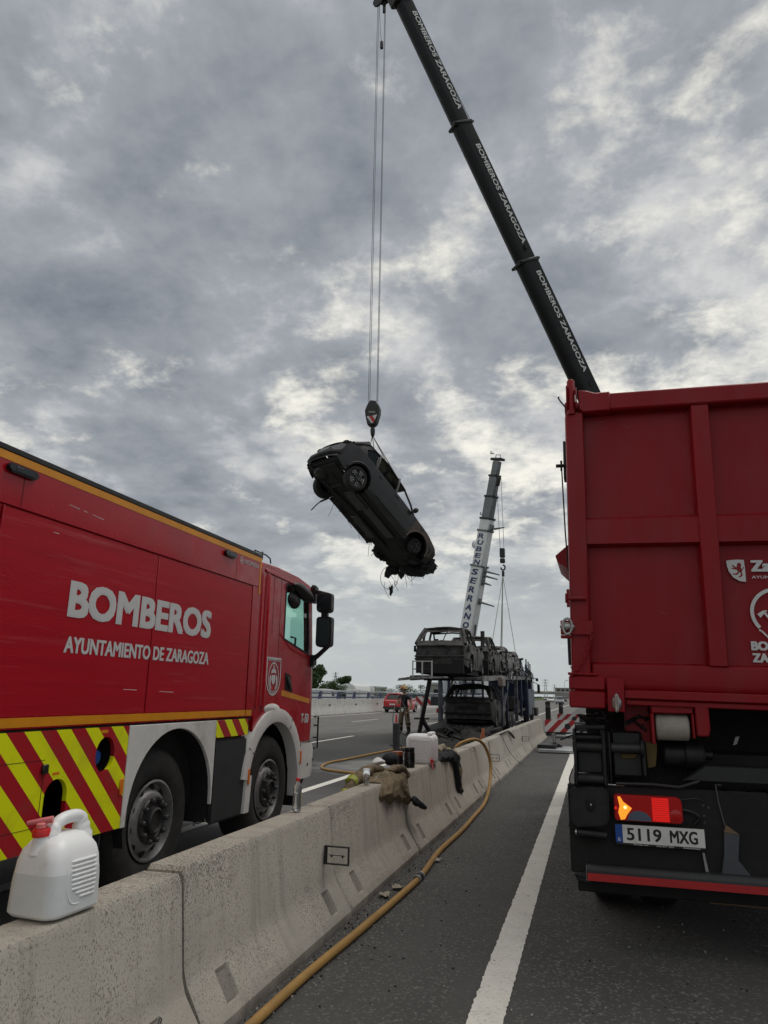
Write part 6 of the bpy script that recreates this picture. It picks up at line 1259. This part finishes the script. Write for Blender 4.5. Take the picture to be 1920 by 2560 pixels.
def jacket():
    fr = lambda u: lerp([(0, .03), (.12, .13), (.3, .17), (.7, .22), (.9, .27), (1, .20)], u)+.02*sin(u*23)
    t, rows = draped('firefighter_jacket', 'crumpled khaki firefighter jacket with reflective yellow trim draped over the barrier', 'jacket', 6.62, 7.46, .20, fr, 'khaki', 5, .02, .032, .16, skew=.28)
    B = lambda mb, n, m, **k: build(mb, n, m, t, **k)
    def band(j0, j1, i0, i1, n, m, lift=.004):
        g = [[rows[i][j]+Vector((.45, -.3, .8)).normalized()*lift for j in range(j0, j1+1)] for i in range(i0, i1+1)]; B(MB().grid(g), n, m, ang=180)
    band(4, 12, 26, 32, 'reflective_trim', 'fluo_dirty'); band(14, 17, 34, 60, 'reflective_trim', 'khaki_pale'); band(30, 33, 6, 30, 'seam', 'khaki_pale', .003)
    # sleeve and collar bunched along the back edge of the wall
    def cloth_tube(pts, rr, seed, m='khaki', n='sleeve', fl=.62):
        c = catmull(pts, 12); k = len(c)-1; mb = MB().tube(c, [lerp([(j/(len(rr)-1), r) for j, r in enumerate(rr)], i/k) for i in range(k+1)], 22); mb.wrinkle(.016, 9, seed, (1, 1.6, 1)); B(mb, n, m, ang=180)
    cloth_tube([(-2.16, 6.28, .60), (-2.13, 6.42, .69), (-2.10, 6.60, .77), (-2.07, 6.82, .80), (-2.0, 7.05, .78)], [.03, .045, .05, .05, .03], 3)
    cloth_tube([(-2.125, 6.46, .71), (-2.115, 6.53, .74)], [.054, .056], 8, 'fluo_dirty', 'reflective_trim'); cloth_tube([(-2.152, 6.32, .63), (-2.148, 6.35, .645)], [.042, .045], 9, 'fluo_dirty', 'reflective_trim')
    cloth_tube([(-1.97, 6.95, .765), (-1.92, 7.12, .79), (-1.87, 7.28, .775), (-1.83, 7.38, .70)], [.02, .035, .04, .03], 5)
    cloth_tube([(-1.74, 7.30, .50), (-1.70, 7.42, .43), (-1.67, 7.50, .40)], [.03, .028, .015], 6, 'cloth_dark', 'cuff')
mat('khaki_pale', (.26, .23, .17), .9, var=.2, scale=9); mat('fluo_dirty', (.30, .33, .04), .6, var=.3, scale=14); mat('silver_tape', (.40, .40, .38), .4, var=.2, scale=14)
jacket()
def cap_hat():
    o = build(MB().ell((-2.0, 7.33, .865), .085, .10, .065, 18, 10).jitter(.012, 9, 2), 'dark_cap', 'cloth_dark', None, (-2.0, 7.33, .80), ang=180); tag(o, 'dark navy cap resting on the khaki jacket', 'cap')
    o = build(MB().ell((-2.04, 7.05, .86), .06, .10, .03, 14, 8).jitter(.02, 12, 3), 'white_cloth', 'white', None, (-2.04, 7.05, .83), ang=180); tag(o, 'crumpled white cloth tucked beside the jacket', 'cloth')
cap_hat()
def trousers():
    t, rows = draped('firefighter_trousers', 'dark firefighter trousers with beige leg hanging over the barrier past the canister', 'trousers', 9.10, 10.30, .15, lambda u: lerp([(0, .02), (.5, .06), (.66, .12), (.74, .50), (.95, .56), (1, .5)], u), 'cloth_dark', 11, .045, .028)
    B = lambda mb, n, m, **k: build(mb, n, m, t, **k)
    def band(j0, j1, i0, i1, n, m, lift=.004):
        g = [[rows[i][j]+Vector((.6, -.3, .6)).normalized()*lift for j in range(j0, j1+1)] for i in range(i0, i1+1)]; B(MB().grid(g), n, m, ang=180)
    band(34, 43, 47, 63, 'knee_panel', 'khaki'); band(46, 54, 47, 63, 'leg_panel', 'khaki'); band(20, 24, 30, 62, 'reflective_trim', 'khaki_pale'); band(8, 20, 20, 40, 'waist_lining', 'khaki_pale'); band(16, 18, 40, 62, 'reflective_braces', 'fluo_dirty')
    mb = MB().tube(catmull([(-2.06, 10.2, .75), (-1.99, 10.0, .80), (-1.96, 9.75, .82), (-1.98, 9.5, .78)], 10), .05, 20).wrinkle(.016, 10, 4); B(mb, 'waistband', 'khaki_pale', ang=180)
trousers()

# ------------------------------------------------------------------ hoses and strap
def hoses():
    z = .026
    p = [(-1.60, -1.0, z), (-1.60, 1.0, z), (-1.585, 2.4, z), (-1.575, 3.47, z), (-1.56, 4.1, z), (-1.515, 4.87, z), (-1.462, 6.04, z), (-1.465, 6.52, z), (-1.51, 7.4, z), (-1.492, 8.58, z), (-1.51, 9.6, z), (-1.53, 10.5, z), (-1.57, 11.3, z+.05), (-1.62, 11.95, .20), (-1.64, 12.2, .42), (-1.69, 12.2, .62), (-1.76, 12.1, .76), (-1.85, 11.9, .82), (-1.96, 11.65, .80), (-2.05, 11.5, .745), (-2.13, 11.5, .60), (-2.2, 11.6, .3), (-2.35, 11.8, .05), (-2.7, 12.3, z), (-3.4, 13.0, z), (-4.3, 13.6, z), (-5.12, 14.05, z), (-5.45, 14.6, z), (-5.62, 15.5, z), (-5.54, 16.43, z), (-5.44, 18.15, z), (-5.31, 19.95, z), (-5.15, 21.2, z)]
    o = build(MB().tube(catmull(p, 8), .0245, 12), 'fire_hose', 'hose', None, (-1.6, 3.5, 0), ang=60); tag(o, 'ochre yellow fire hose running along the barrier foot, over it and across the road', 'hose')
    c = build(MB().tube([(-1.462, 6.22, z), (-1.4635, 6.40, z)], .030, 14), 'hose_coupling', 'dark_metal', o)
    for dy in (.02, .15): build(MB().lathe([(.030, -.008), (.035, -.006), (.035, .006), (.030, .008)], (-1.4625, 6.23+dy, z), (0, 1, 0), 14), 'clamp_ring', 'steel', c)
    q = catmull([(-5.9, 26.3, .03), (-6.6, 26.5, .03), (-7.2, 26.8, .4), (-7.35, 27.4, .95), (-7.35, 27.6, 1.05)], 6)
    o = build(MB().tube(q, .022, 8), 'attack_hose', 'black', None, (-6.6, 26.5, 0)); tag(o, 'thin dark hose on the road leading to the firefighter', 'hose')
hoses()
def strap():
    p = catmull([(-2.08, 15.3, .73), (-1.95, 15.32, .735), (-1.845, 15.35, .72), (-1.815, 15.7, .58), (-1.77, 16.3, .32), (-1.66, 17.0, .08), (-1.60, 17.4, .012)], 6)
    mb = MB(); rows = []
    for i, a in enumerate(p): rows.append([a+Vector((.004, -.022, .0)), a+Vector((.004, .022, 0)), a+Vector((-.001, .022, -.003)), a+Vector((-.001, -.022, -.003))])
    mb.grid(rows, closed=True); t = thing('lashing_strap', 'dark webbing strap lying over the barrier with a loose looped end', 'strap', (-1.8, 16, 0)); build(mb, 'webbing', 'cloth_dark', t)
    build(MB().tube(catmull([(-1.86, 15.4, .735), (-1.85, 16.4, .74), (-1.835, 16.9, .72), (-1.80, 17.3, .62), (-1.79, 17.5, .56), (-1.80, 17.35, .58), (-1.82, 17.0, .67), (-1.84, 16.8, .735)], 6), .018, 8), 'loose_end', 'cloth_dark', t)
strap()
def litter():
    rnd = random.Random(12); mb = MB()
    for k in range(900):
        y = 2.6+abs(rnd.gauss(0, 1))*5; x = -1.66+abs(rnd.gauss(0, .10)) if rnd.random() < .62 else rnd.uniform(-1.6, 1.0)
        s = rnd.uniform(.002, .006); M = Matrix.Translation((x, y, s*.6)) @ Matrix.Rotation(rnd.uniform(0, 6), 4, (rnd.random(), rnd.random(), 1))
        mb.box(-s, s, -s*.8, s*.8, -s*.6, s*.6, rnd.choice([0, 0, 1, 2]), M)
    o = build(mb, 'road_grit', ['ash', 'build', 'beige'], None, (-1.4, 6, 0), smooth=False, weld=False); tag(o, 'grit and pebbles scattered along the barrier foot', 'grit', None, 'stuff')
    for k, (x, y, m, lab) in enumerate(((-1.56, 6.0, 'straw', 'dry leaf lying between hose and barrier'), (-1.47, 7.05, 'beige', 'pale crumpled paper scrap by the hose'), (-1.60, 5.75, 'straw', 'withered brown leaf at the barrier foot'))):
        r = random.Random(k); g = [[(x+(i-2)*.02+r.uniform(-.006, .006), y+(j-2)*.025+r.uniform(-.008, .008), .012+r.uniform(0, .025)) for i in range(5)] for j in range(5)]
        o = build(MB().grid(g), 'litter_scrap', m, None, (x, y, 0), smooth=False); tag(o, lab, 'litter')
    w = catmull([(-1.70, 2.72, .075), (-1.695, 2.80, .13), (-1.72, 2.86, .20), (-1.735, 2.90, .225), (-1.735, 2.915, .215), (-1.735, 2.905, .205)], 5); o = build(MB().tube(w, .0022, 5), 'loose_wire', 'black', None, (-1.7, 2.75, .07)); tag(o, 'thin black wire leaning on the nearest concrete face', 'wire')
litter()

# ------------------------------------------------------------------ firefighter
def skin_mesh(pts, edges, sub=2):
    me = bpy.data.meshes.new('person'); me.from_pydata([p[0] for p in pts], edges, []); o = bpy.data.objects.new('person', me); COL.objects.link(o)
    md = o.modifiers.new('s', 'SKIN'); md.use_smooth_shade = True
    for i, p in enumerate(pts):
        r = p[1]; sv = me.skin_vertices[0].data[i]; sv.radius = r if isinstance(r, tuple) else (r, r); sv.use_root = (i == 0)
    s = o.modifiers.new('u', 'SUBSURF'); s.levels = s.render_levels = sub
    dg = bpy.context.evaluated_depsgraph_get(); m2 = bpy.data.meshes.new_from_object(o.evaluated_get(dg)); bpy.data.objects.remove(o); return m2
def firefighter():
    t = thing('person', 'firefighter in tan helmet, black shirt and khaki trousers holding a hose beside the transporter', 'person', (0, 0, 0))
    # facing the viewer: local +y towards -Y world; x to the viewer's right
    P = [((0, 0, .95), (.155, .115)), ((0, 0, 1.12), (.15, .11)), ((0, -.01, 1.30), (.175, .12)), ((0, 0, 1.44), (.15, .10)), ((0, 0, 1.53), .058), ((0, -.015, 1.60), .065), ((0, -.02, 1.68), (.078, .098)), ((0, -.015, 1.76), (.07, .09)),
         ((-.10, 0, .88), .115), ((-.14, -.03, .50), .105), ((-.15, .02, .12), .075), ((-.135, -.10, .04), .05), ((-.135, -.17, .035), .042),
         ((.11, 0, .88), .115), ((.18, -.04, .50), .105), ((.22, 0, .12), .075), ((.20, -.12, .04), .05), ((.205, -.18, .035), .042),
         ((-.21, .0, 1.40), .065), ((-.29, -.02, 1.16), .052), ((-.14, -.20, 1.17), .042), ((-.07, -.25, 1.26), .033), ((-.04, -.26, 1.31), .026),
         ((.21, .0, 1.40), .065), ((.31, .02, 1.15), .052), ((.30, -.12, .96), .042), ((.28, -.19, .90), .033), ((.27, -.22, .86), .026)]
    E = [(0, 1), (1, 2), (2, 3), (3, 4), (4, 5), (5, 6), (6, 7), (0, 8), (8, 9), (9, 10), (10, 11), (11, 12), (0, 13), (13, 14), (14, 15), (15, 16), (16, 17), (3, 18), (18, 19), (19, 20), (20, 21), (21, 22), (3, 23), (23, 24), (24, 25), (25, 26), (26, 27)]
    me = skin_mesh(P, E)
    for m in ('skin', 'cloth_dark', 'khaki', 'black'): me.materials.append(MATS[m])
    for p in me.polygons:
        c = p.center; arm = abs(c.x) > .20 and c.z < 1.30 and c.z > .80 or (c.y < -.14 and c.z > .8 and c.z < 1.4)
        p.material_index = 0 if (c.z > 1.50 or arm) else 1 if c.z > 1.0 else 2 if c.z > .28 else 3
        p.use_smooth = True
    o = bpy.data.objects.new('body', me); COL.objects.link(o); o.parent = t
    B = lambda mb, n, m, **k: build(mb, n, m, t, **k)
    h = B(MB().lathe([(.155, 0), (.165, .012), (.15, .03), (.145, .07), (.12, .125), (.07, .158), (0, .17)], (0, -.01, 1.70), (0, .12, 1), 24), 'helmet', 'helmet_tan', ang=70); build(MB().tube([(0, -.15, 1.76), (0, -.10, 1.855), (0, 0, 1.885), (0, .09, 1.85), (0, .14, 1.76)], .02, 6), 'helmet_comb', 'helmet_tan', h); build(MB().box(-.045, .045, -.175, -.155, 1.74, 1.80), 'helmet_badge', 'orange', h)
    B(MB().tube([(-.105, -.03, 1.72), (-.08, -.06, 1.60), (0, -.09, 1.555), (.08, -.06, 1.60), (.105, -.03, 1.72)], .009, 5), 'chin_strap', 'black')
    for sx in (-1, 1): B(MB().ell((sx*.03, -.113, 1.685), .012, .006, .006, 8, 6), 'eye', 'black')
    B(MB().ell((0, -.122, 1.66), .012, .016, .02, 8, 6), 'nose', 'skin'); B(MB().tube([(-.022, -.112, 1.625), (0, -.118, 1.622), (.022, -.112, 1.625)], .005, 5), 'mouth', 'lip')
    for i, (hx, hy, hz, dx, dz) in enumerate(((-.035, -.265, 1.315, .3, .6), (.268, -.225, .855, -.1, -.8))):
        for k in range(4): B(MB().tube([(hx+.012*(k-1.5), hy, hz), (hx+.012*(k-1.5)+dx*.03, hy-.025, hz+dz*.045), (hx+.012*(k-1.5)+dx*.04, hy-.03, hz+dz*(.06+.008*(k % 3))+(-.02 if dz < 0 else .0))], .009, 6), 'finger', 'skin')
        B(MB().tube([(hx-.03, hy, hz-dz*.02), (hx-.045, hy-.02, hz+dz*.02), (hx-.035, hy-.035, hz+dz*.04)], .010, 6), 'thumb', 'skin')
    B(MB().tube([(-.16, -.02, 1.0), (-.10, -.12, .99), (0, -.135, .99), (.10, -.12, .99), (.16, -.02, 1.0), (.10, .11, 1.0), (-.10, .11, 1.0)], .022, 6, closed=True), 'waistband', 'khaki_pale'); B(MB().ell((.01, -.15, .90), .06, .03, .07, 10, 8), 'gloves', 'white')
    for z, x in ((.40, -.145), (.40, .195)): B(MB().lathe([(.108, -.03), (.110, 0), (.108, .03)], (x, -.02, z), (0, 0, 1), 14), 'knee_pad', 'black')
    B(MB().tube([(-.1, -.11, 1.40), (-.03, -.14, 1.25), (.06, -.13, 1.1), (.12, -.11, 1.0)], .012, 5), 'radio_strap', 'rust_pale'); B(MB().box(.06, .13, -.16, -.12, 1.22, 1.34), 'radio', 'black')
    B(MB().tube(catmull([(.15, .15, .30), (.22, -.1, .7), (.27, -.24, .87), (.31, -.30, 1.02)], 5), .022, 8), 'hose_branch', 'black')
    place(t, (-7.08, 27.9, 0), radians(-16))
mat('helmet_tan', (.52, .38, .22), .45); mat('lip', (.30, .12, .10), .6)
firefighter()

# ------------------------------------------------------------------ traffic and posts
def intact_car(lab, paint, loc, yaw, detail=True, group=None, **k):
    t = thing('passing_car', lab, 'car', (0, 0, 0), group); Car(t, paint, glass='glass_dark', detail=False, trim='black', quarter=detail, **k)
    B = lambda mb, n, m: build(mb, n, m, t)
    for sg in (-1, 1): B(MB().ell((-2.10, sg*.74, .88), .06, .10, .14, 10, 8), 'tail_lamp', 'lamp_red'); B(MB().ell((2.02, sg*.66, .68), .10, .16, .07, 10, 8), 'head_lamp', 'white_clean'); B(MB().ell((.72, sg*.99, 1.03), .06, .10, .07, 10, 8), 'door_mirror', paint)
    B(MB().tube([(-2.12, -.84, .42), (-2.26, 0, .40), (-2.12, .84, .42)], .10, 8), 'rear_bumper', 'black'); B(MB().tube([(-2.16, -.6, .33), (-2.27, 0, .31), (-2.16, .6, .33)], .045, 8), 'rear_skid', 'car_silver'); B(MB().box(-2.285, -2.27, -.26, .26, .62, .73), 'number_plate', 'plate'); B(MB().tube([(2.06, -.8, .40), (2.22, 0, .38), (2.06, .8, .40)], .09, 8), 'front_bumper', 'black')
    place(t, loc, yaw); return t
intact_car('red hatchback driving away on the far carriageway', 'car_red', (-15.9, 61.5, 0), radians(86), hw=.95)
TR = [('pale car leading the distant queue beside the black posts', 'car_silver', (-6.6, 160, 0)), ('white car left of the leading pale car in the distant queue', 'car_white', (-10.6, 200, 0)), ('dark car between the white cars of the distant queue', 'car_dark', (-8.4, 235, 0)), ('small white car deep in the distant queue', 'car_white', (-15.5, 290, 0)), ('small silver car furthest left in the distant queue', 'car_silver', (-19.5, 330, 0)), ('small dark car at the far end of the distant queue', 'car_dark', (-12.2, 340, 0)), ('tiny white car at the far end of the distant queue beside the tipper', 'car_white', (-8.5, 380, 0))]
for lab, p, loc in TR: intact_car(lab, p, loc, radians(-88), False, 'distant traffic')
def posts():
    rnd = random.Random(2)
    for (x, y, h, r, lab) in ((-1.74, 30.5, 1.32, .105, 'taller black flexible post just past the barrier end'), (-1.55, 38.5, 1.25, .11, 'black flexible post furthest right beyond the barrier end')):
        t = thing('flexible_post', lab, 'post', (x, y, 0), 'black flexible posts'); build(MB().lathe([(r*1.3, 0), (r*1.3, .04), (r, .08), (r, h-.25), (r*.9, h-.24), (r*.9, h-.12), (r, h-.11), (r, h-.03), (r*.8, h), (0, h)], (x, y, 0), (.0, 0, 1), 20), 'tube', 'rubber', t); build(MB().lathe([(r*.92, h-.235), (r*.92, h-.125)], (x, y, 0), (0, 0, 1), 20), 'grey_band', 'panel_text', t)
    x, y, h, r = -5.27, 19.9, .72, .10
    t = thing('flexible_post', 'scorched black post with wet foot standing left of the square canister', 'post', (x, y, 0), 'black flexible posts'); build(MB().lathe([(r*1.2, 0), (r*1.2, .03), (r, .06), (r, h-.02), (r*.9, h), (0, h)], (x, y, 0), (0, 0, 1), 20), 'tube', 'rubber', t)
    x, y = -5.75, 21.7; t = thing('traffic_cone', 'small red and white cone seen above the scorched post', 'cone', (x, y, 0)); build(MB().box(x-.15, x+.15, y-.15, y+.15, 0, .04), 'base', 'black', t, bevel=.01)
    for (a, b, m) in ((.04, .30, 'red_plastic'), (.30, .66, 'white'), (.66, .80, 'red_plastic'), (.80, .86, 'red_plastic')):
        rr = lambda z: .075-.05*(z/.86); build(MB().lathe([(rr(a), a), (rr(b), b)]+([(0, b)] if b > .85 else []), (x, y, 0), (0, 0, 1), 16), 'cone_band', m, t)
    build(MB().tube([(x-.03, y, .88), (x+.03, y, .88)], .02, 6), 'cone_handle', 'red_plastic', t)
posts()
# ------------------------------------------------------------------ far side of the motorway
def far_side():
    lab = 'pale concrete parapet segment on the far side of the motorway'
    p = None
    for k in range(20):
        y = 22+6*k; X = -17.75
        if p is None:
            sec = [(X, 0), (X, .06), (X-.12, .28), (X-.2, 1.10), (X-.42, 1.10), (X-.5, .28), (X-.62, .06), (X-.62, 0)]
            t = thing('parapet_segment', lab, 'parapet', (X-.3, y+3, 0), 'far parapet'); mb = MB(); rows = [[(a, q, z-(.015 if q in (y+.015, y+5.985) and z > .5 else 0)) for a, z in sec] for q in [y+.015, y+.04]+[y+.2+.7*j for j in range(9)]+[y+5.96, y+5.985]]; mb.grid(rows); mb.add(rows[0], [tuple(range(8))]); mb.add(rows[-1], [tuple(range(8))[::-1]])
            build(mb, 'segment', 'concrete_pale', t, ang=30); build(MB().box(X-.165, X-.14, y+2.9, y+3.3, .62, .74), 'drain_mark', 'panel_text', t)
            for j in range(4): build(MB().bar((X-.01, y+.9+1.4*j, .06), (X-.125, y+1.05+1.4*j, .285), .05, .02), 'toe_notch', 'concrete_pale', t)
            p = t
        else:
            c = copy_tree(p); c.location = (X-.3, y+3, 0)
    t = thing('guard_railing', 'blue and galvanised bridge railing behind the far parapet', 'railing', (-19, 60, 0)); B = lambda mb, n, m, **k: build(mb, n, m, t, **k)
    B(MB().box(-19.06, -18.9, 20, 200, 1.60, 1.72), 'top_rail', 'galv', bevel=.02); B(MB().box(-19.04, -18.96, 20, 200, 1.44, 1.54), 'upper_tube', 'rail_blue'); B(MB().box(-19.04, -18.96, 20, 200, 1.14, 1.24), 'lower_tube', 'rail_blue')
    for k in range(40): y = 22.3+4*k; B(MB().prism([(y-.35, .9), (y-.05, .9), (y+.30, 1.6), (y+.02, 1.6)], 'x', -19.2, -19.05), 'railing_post', 'rail_blue')
    # distant white lorry tank and sheds beyond the railing
    t = thing('tanker_truck', 'white rounded tank body seen over the far railing', 'truck', (-43.3, 128, 0)); B = lambda mb, n, m, **k: build(mb, n, m, t, **k)
    prf = [(-1.5, 1.3), (-1.5, 2.6), (-1.2, 3.05), (-.5, 3.25), (.5, 3.25), (1.2, 3.05), (1.5, 2.6), (1.5, 1.3)]
    B(MB().prism([(-43.3+a, b) for a, b in prf], 'y', 128, 138), 'tank', 'white_clean', bevel=.2, seg=2); B(MB().box(-44.6, -42.2, 127.96, 127.99, 1.9, 2.1), 'tank_stripe', 'galv'); B(MB().box(-44.7, -41.9, 128.2, 137.5, .7, 1.3), 'chassis', 'soot'); B(MB().box(-44.7, -41.9, 138.5, 141, .8, 2.9), 'cab', 'car_white', bevel=.2, seg=2)
    for y in (130, 131.5, 136, 140): truck_wheel(t, (-41.9, y, .5), .5, .3, 1)
    for (x, y, w, d, h, lab, m) in ((-53.5, 172, 5, 10, 2.9, 'low pale shed beyond the railing right of the tank', 'build_light'), (-26.5, 130, 4, 8, 3.3, 'pale grey block beyond the railing left of the transporter', 'build')):
        t = thing('warehouse', lab, 'building', (x, y, 0)); build(MB().box(x-w/2, x+w/2, y, y+d, 0, h), 'wall', m, t); build(MB().box(x-w/2-.2, x+w/2+.2, y-.2, y+d+.2, h, h+.4), 'roof', 'galv', t)
        for k in range(int(w/4)): build(MB().box(x-w/2+1+4*k, x-w/2+3+4*k, y-.05, y-.01, h*.45, h*.75), 'window', 'glass_dark', t)
    def van(x, y, lab):
        t = thing('parked_van', lab, 'van', (x, y, 0), 'vans parked beyond the railing'); B = lambda mb, n, m, **k: build(mb, n, m, t, **k); B(MB().prism([(y, .4), (y+5.0, .4), (y+5.0, 1.0), (y+4.2, 1.15), (y+3.5, 1.95), (y, 2.0)], 'x', x-.95, x+.95), 'body', 'car_white', bevel=.08, seg=2); B(MB().prism([(y+3.0, 1.15), (y+4.0, 1.15), (y+3.45, 1.8), (y+3.0, 1.8)], 'x', x+.951, x+.96), 'side_window', 'glass_dark')
        for q in (y+.9, y+4.2): car_wheel(t, (x+.75, q, .33), .33, .2, 1, spokes=False).rotation_euler.z = 0
    van(-31.0, 80, 'white van beyond the railing below the tank'); van(-36, 97, 'white van beyond the railing further left'); van(-29, 88, 'white van beyond the railing nearest the red car')
far_side()
def tree(x, y, h, w, lab, seed, n=1500, base=0.25):
    r = random.Random(seed); t = thing('roadside_tree', lab, 'tree', (x, y, 0), 'trees beyond the railing')
    tr = MB().tube(catmull([(x, y, -.1), (x+.1, y, h*.25), (x-.1, y, h*.5), (x+.1, y, h*.75)], 3), [h*.025*(1-k/12) for k in range(10)], 8); trunk = build(tr, 'trunk', 'bark', t)
    cl = [(r.gauss(0, w*.22), r.gauss(0, w*.22), h*(base+(1-base)*r.random()**.8), r.uniform(.14, .26)*w) for _ in range(16)]
    for k in range(6):
        c = cl[k]; build(MB().tube([(x, y, h*(.2+.07*k)), (x+c[0]*.6, y+c[1]*.6, (h*(.2+.07*k)+c[2])/2), (x+c[0], y+c[1], c[2])], [h*.012, h*.008, h*.003], 5), 'limb', 'bark', t)
    mb = MB(); s0 = h*.028
    for k in range(n):
        c = r.choice(cl); a, b = r.uniform(0, 2*pi), r.uniform(-1, 1); q = r.random()**.4; rr = c[3]*q; z = c[2]-c[3]*.4+rr*b*.8
        p = Vector((x+c[0]+rr*sqrt(1-b*b)*cos(a), y+c[1]+rr*sqrt(1-b*b)*sin(a), max(h*.08, min(h, z)))); u = Vector((r.gauss(0, 1), r.gauss(0, 1), r.gauss(0, 1))).normalized(); v = u.orthogonal().normalized(); s = s0*r.uniform(.6, 1.5)
        mb.add([p-u*s, p+v*s*.6, p+u*s, p-v*s*.6], [(0, 1, 2, 3)])
    build(mb, 'crown', 'leaf', t, smooth=False, weld=False)
tree(-36.2, 92, 5.2, 3.6, 'large dark bushy tree just right of the fire engine cab', 1, 3000)
tree(-36.2, 99, 3.6, 3.4, 'lower rounded tree leaning against the large dark one', 2, 2200)
tree(-58, 170, 5.6, 3.6, 'lone round-crowned tree standing above the white tank', 3, 2200, .62)
tree(-41.6, 118, 3.0, 3.6, 'low scrubby tree right of the large dark tree', 4, 1500); tree(-47, 150, 2.8, 5, 'pale scrubby tree below the lone round tree', 6, 1200)
tree(-36.5, 142, 3.3, 5, 'broad bushy tree behind the red car', 7, 2200); tree(-34.2, 146, 3.4, 5, 'bushy tree just left of the firefighter helmet', 8, 2200); tree(-29.5, 150, 3.5, 5, 'tree clump just right of the firefighter helmet', 9, 2200); tree(-40, 140, 2.6, 5, 'low bush beyond the railing above the parapet joint', 10, 1500)
def hedge():
    r = random.Random(9); mb = MB()
    for k in range(16000):
        y = r.uniform(180, 900); side = r.random(); x = (-40-r.uniform(0, 500)) if side < .62 else (24+r.uniform(0, 300)); h = 2.0*(.5+.6*abs(noise.noise(Vector((x*.02, y*.02, 0)))))
        z = r.uniform(0, h); s = r.uniform(.5, 1.3); p = Vector((x, y, z)); u = Vector((r.gauss(0, 1), r.gauss(0, 1), r.gauss(0, 1))).normalized(); v = u.orthogonal().normalized()
        mb.add([p-u*s, p+v*s*.6, p+u*s, p-v*s*.6], [(0, 1, 2, 3)])
    o = build(mb, 'far_scrub', 'leaf', None, (0, 400, 0), smooth=False, weld=False); tag(o, 'distant line of scrub and trees along the horizon', 'vegetation', None, 'stuff')
hedge()
def horizon():
    def pylon(x, y, h, lab):
        t = thing('power_pylon', lab, 'pylon', (x, y, 0), 'power pylons'); m = MB(); w = h*.10
        for sx in (-1, 1):
            for sy in (-1, 1): build(MB().bar((x+sx*w, y+sy*w, 0), (x+sx*w*.12, y+sy*w*.12, h), .22), 'leg', 'galv', t)
        for k in range(7):
            a, b = k/7, (k+1)/7; wa, wb_ = w*(1-.88*a), w*(1-.88*b)
            for s in (-1, 1): build(MB().bar((x-s*wa, y-wa, h*a), (x+s*wb_, y-wb_, h*b), .12), 'lattice_brace', 'galv', t)
        for f in (.68, .82, .95): build(MB().bar((x-h*.16, y, h*f), (x+h*.16, y, h*f), .22), 'cross_arm', 'galv', t)
    pylon(-24.8, 420, 11.1, 'nearer lattice power pylon on the horizon left of the tipper'); pylon(-28.4, 600, 11.2, 'farther lattice power pylon on the horizon beside the tipper')
    pylon(-150, 420, 14, 'faint lattice pylon beyond the tank on the left')
    t = thing('flyover', 'grey road bridge crossing the motorway in the distance', 'bridge', (0, 520, 0)); B = lambda mb, n, m: build(mb, n, m, t)
    B(MB().box(-44, 120, 515, 527, 3.2, 4.4), 'deck', 'build'); B(MB().box(-44, 120, 514.6, 515, 4.4, 5.2), 'parapet', 'concrete_pale')
    for x in (-42, -10, 18, 40, 70): B(MB().box(x-1, x+1, 517, 525, -.1, 3.6), 'pier', 'build')
    t = thing('office_block', 'long pale building on the horizon beside the tipper', 'building', (0, 700, 0)); build(MB().box(-33, 30, 700, 730, 0, 9.4), 'wall', 'build', t); build(MB().box(-33.5, 30.5, 699.5, 730, 9.4, 9.9), 'roof', 'galv', t)
    for k in range(14): build(MB().box(-31+4*k, -28.4+4*k, 699.85, 699.95, 6.3, 8.6), 'window', 'glass_dark', t)
    for k, (x, lab) in enumerate(((-11.2, 'slim lamp column near the distant flyover'), )):
        t = thing('lamp_column', lab, 'street lamp', (x, 330, 0), 'distant lamp columns'); build(MB().tube([(x, 330, 0), (x, 330, 8), (x+.8, 330, 8.6)], .09, 6), 'column', 'galv', t); build(MB().box(x+.6, x+1.5, 329.8, 330.2, 8.5, 8.7), 'lamp_head', 'galv', t)
    ls = [(-1.72+.0, 44), ]
horizon()
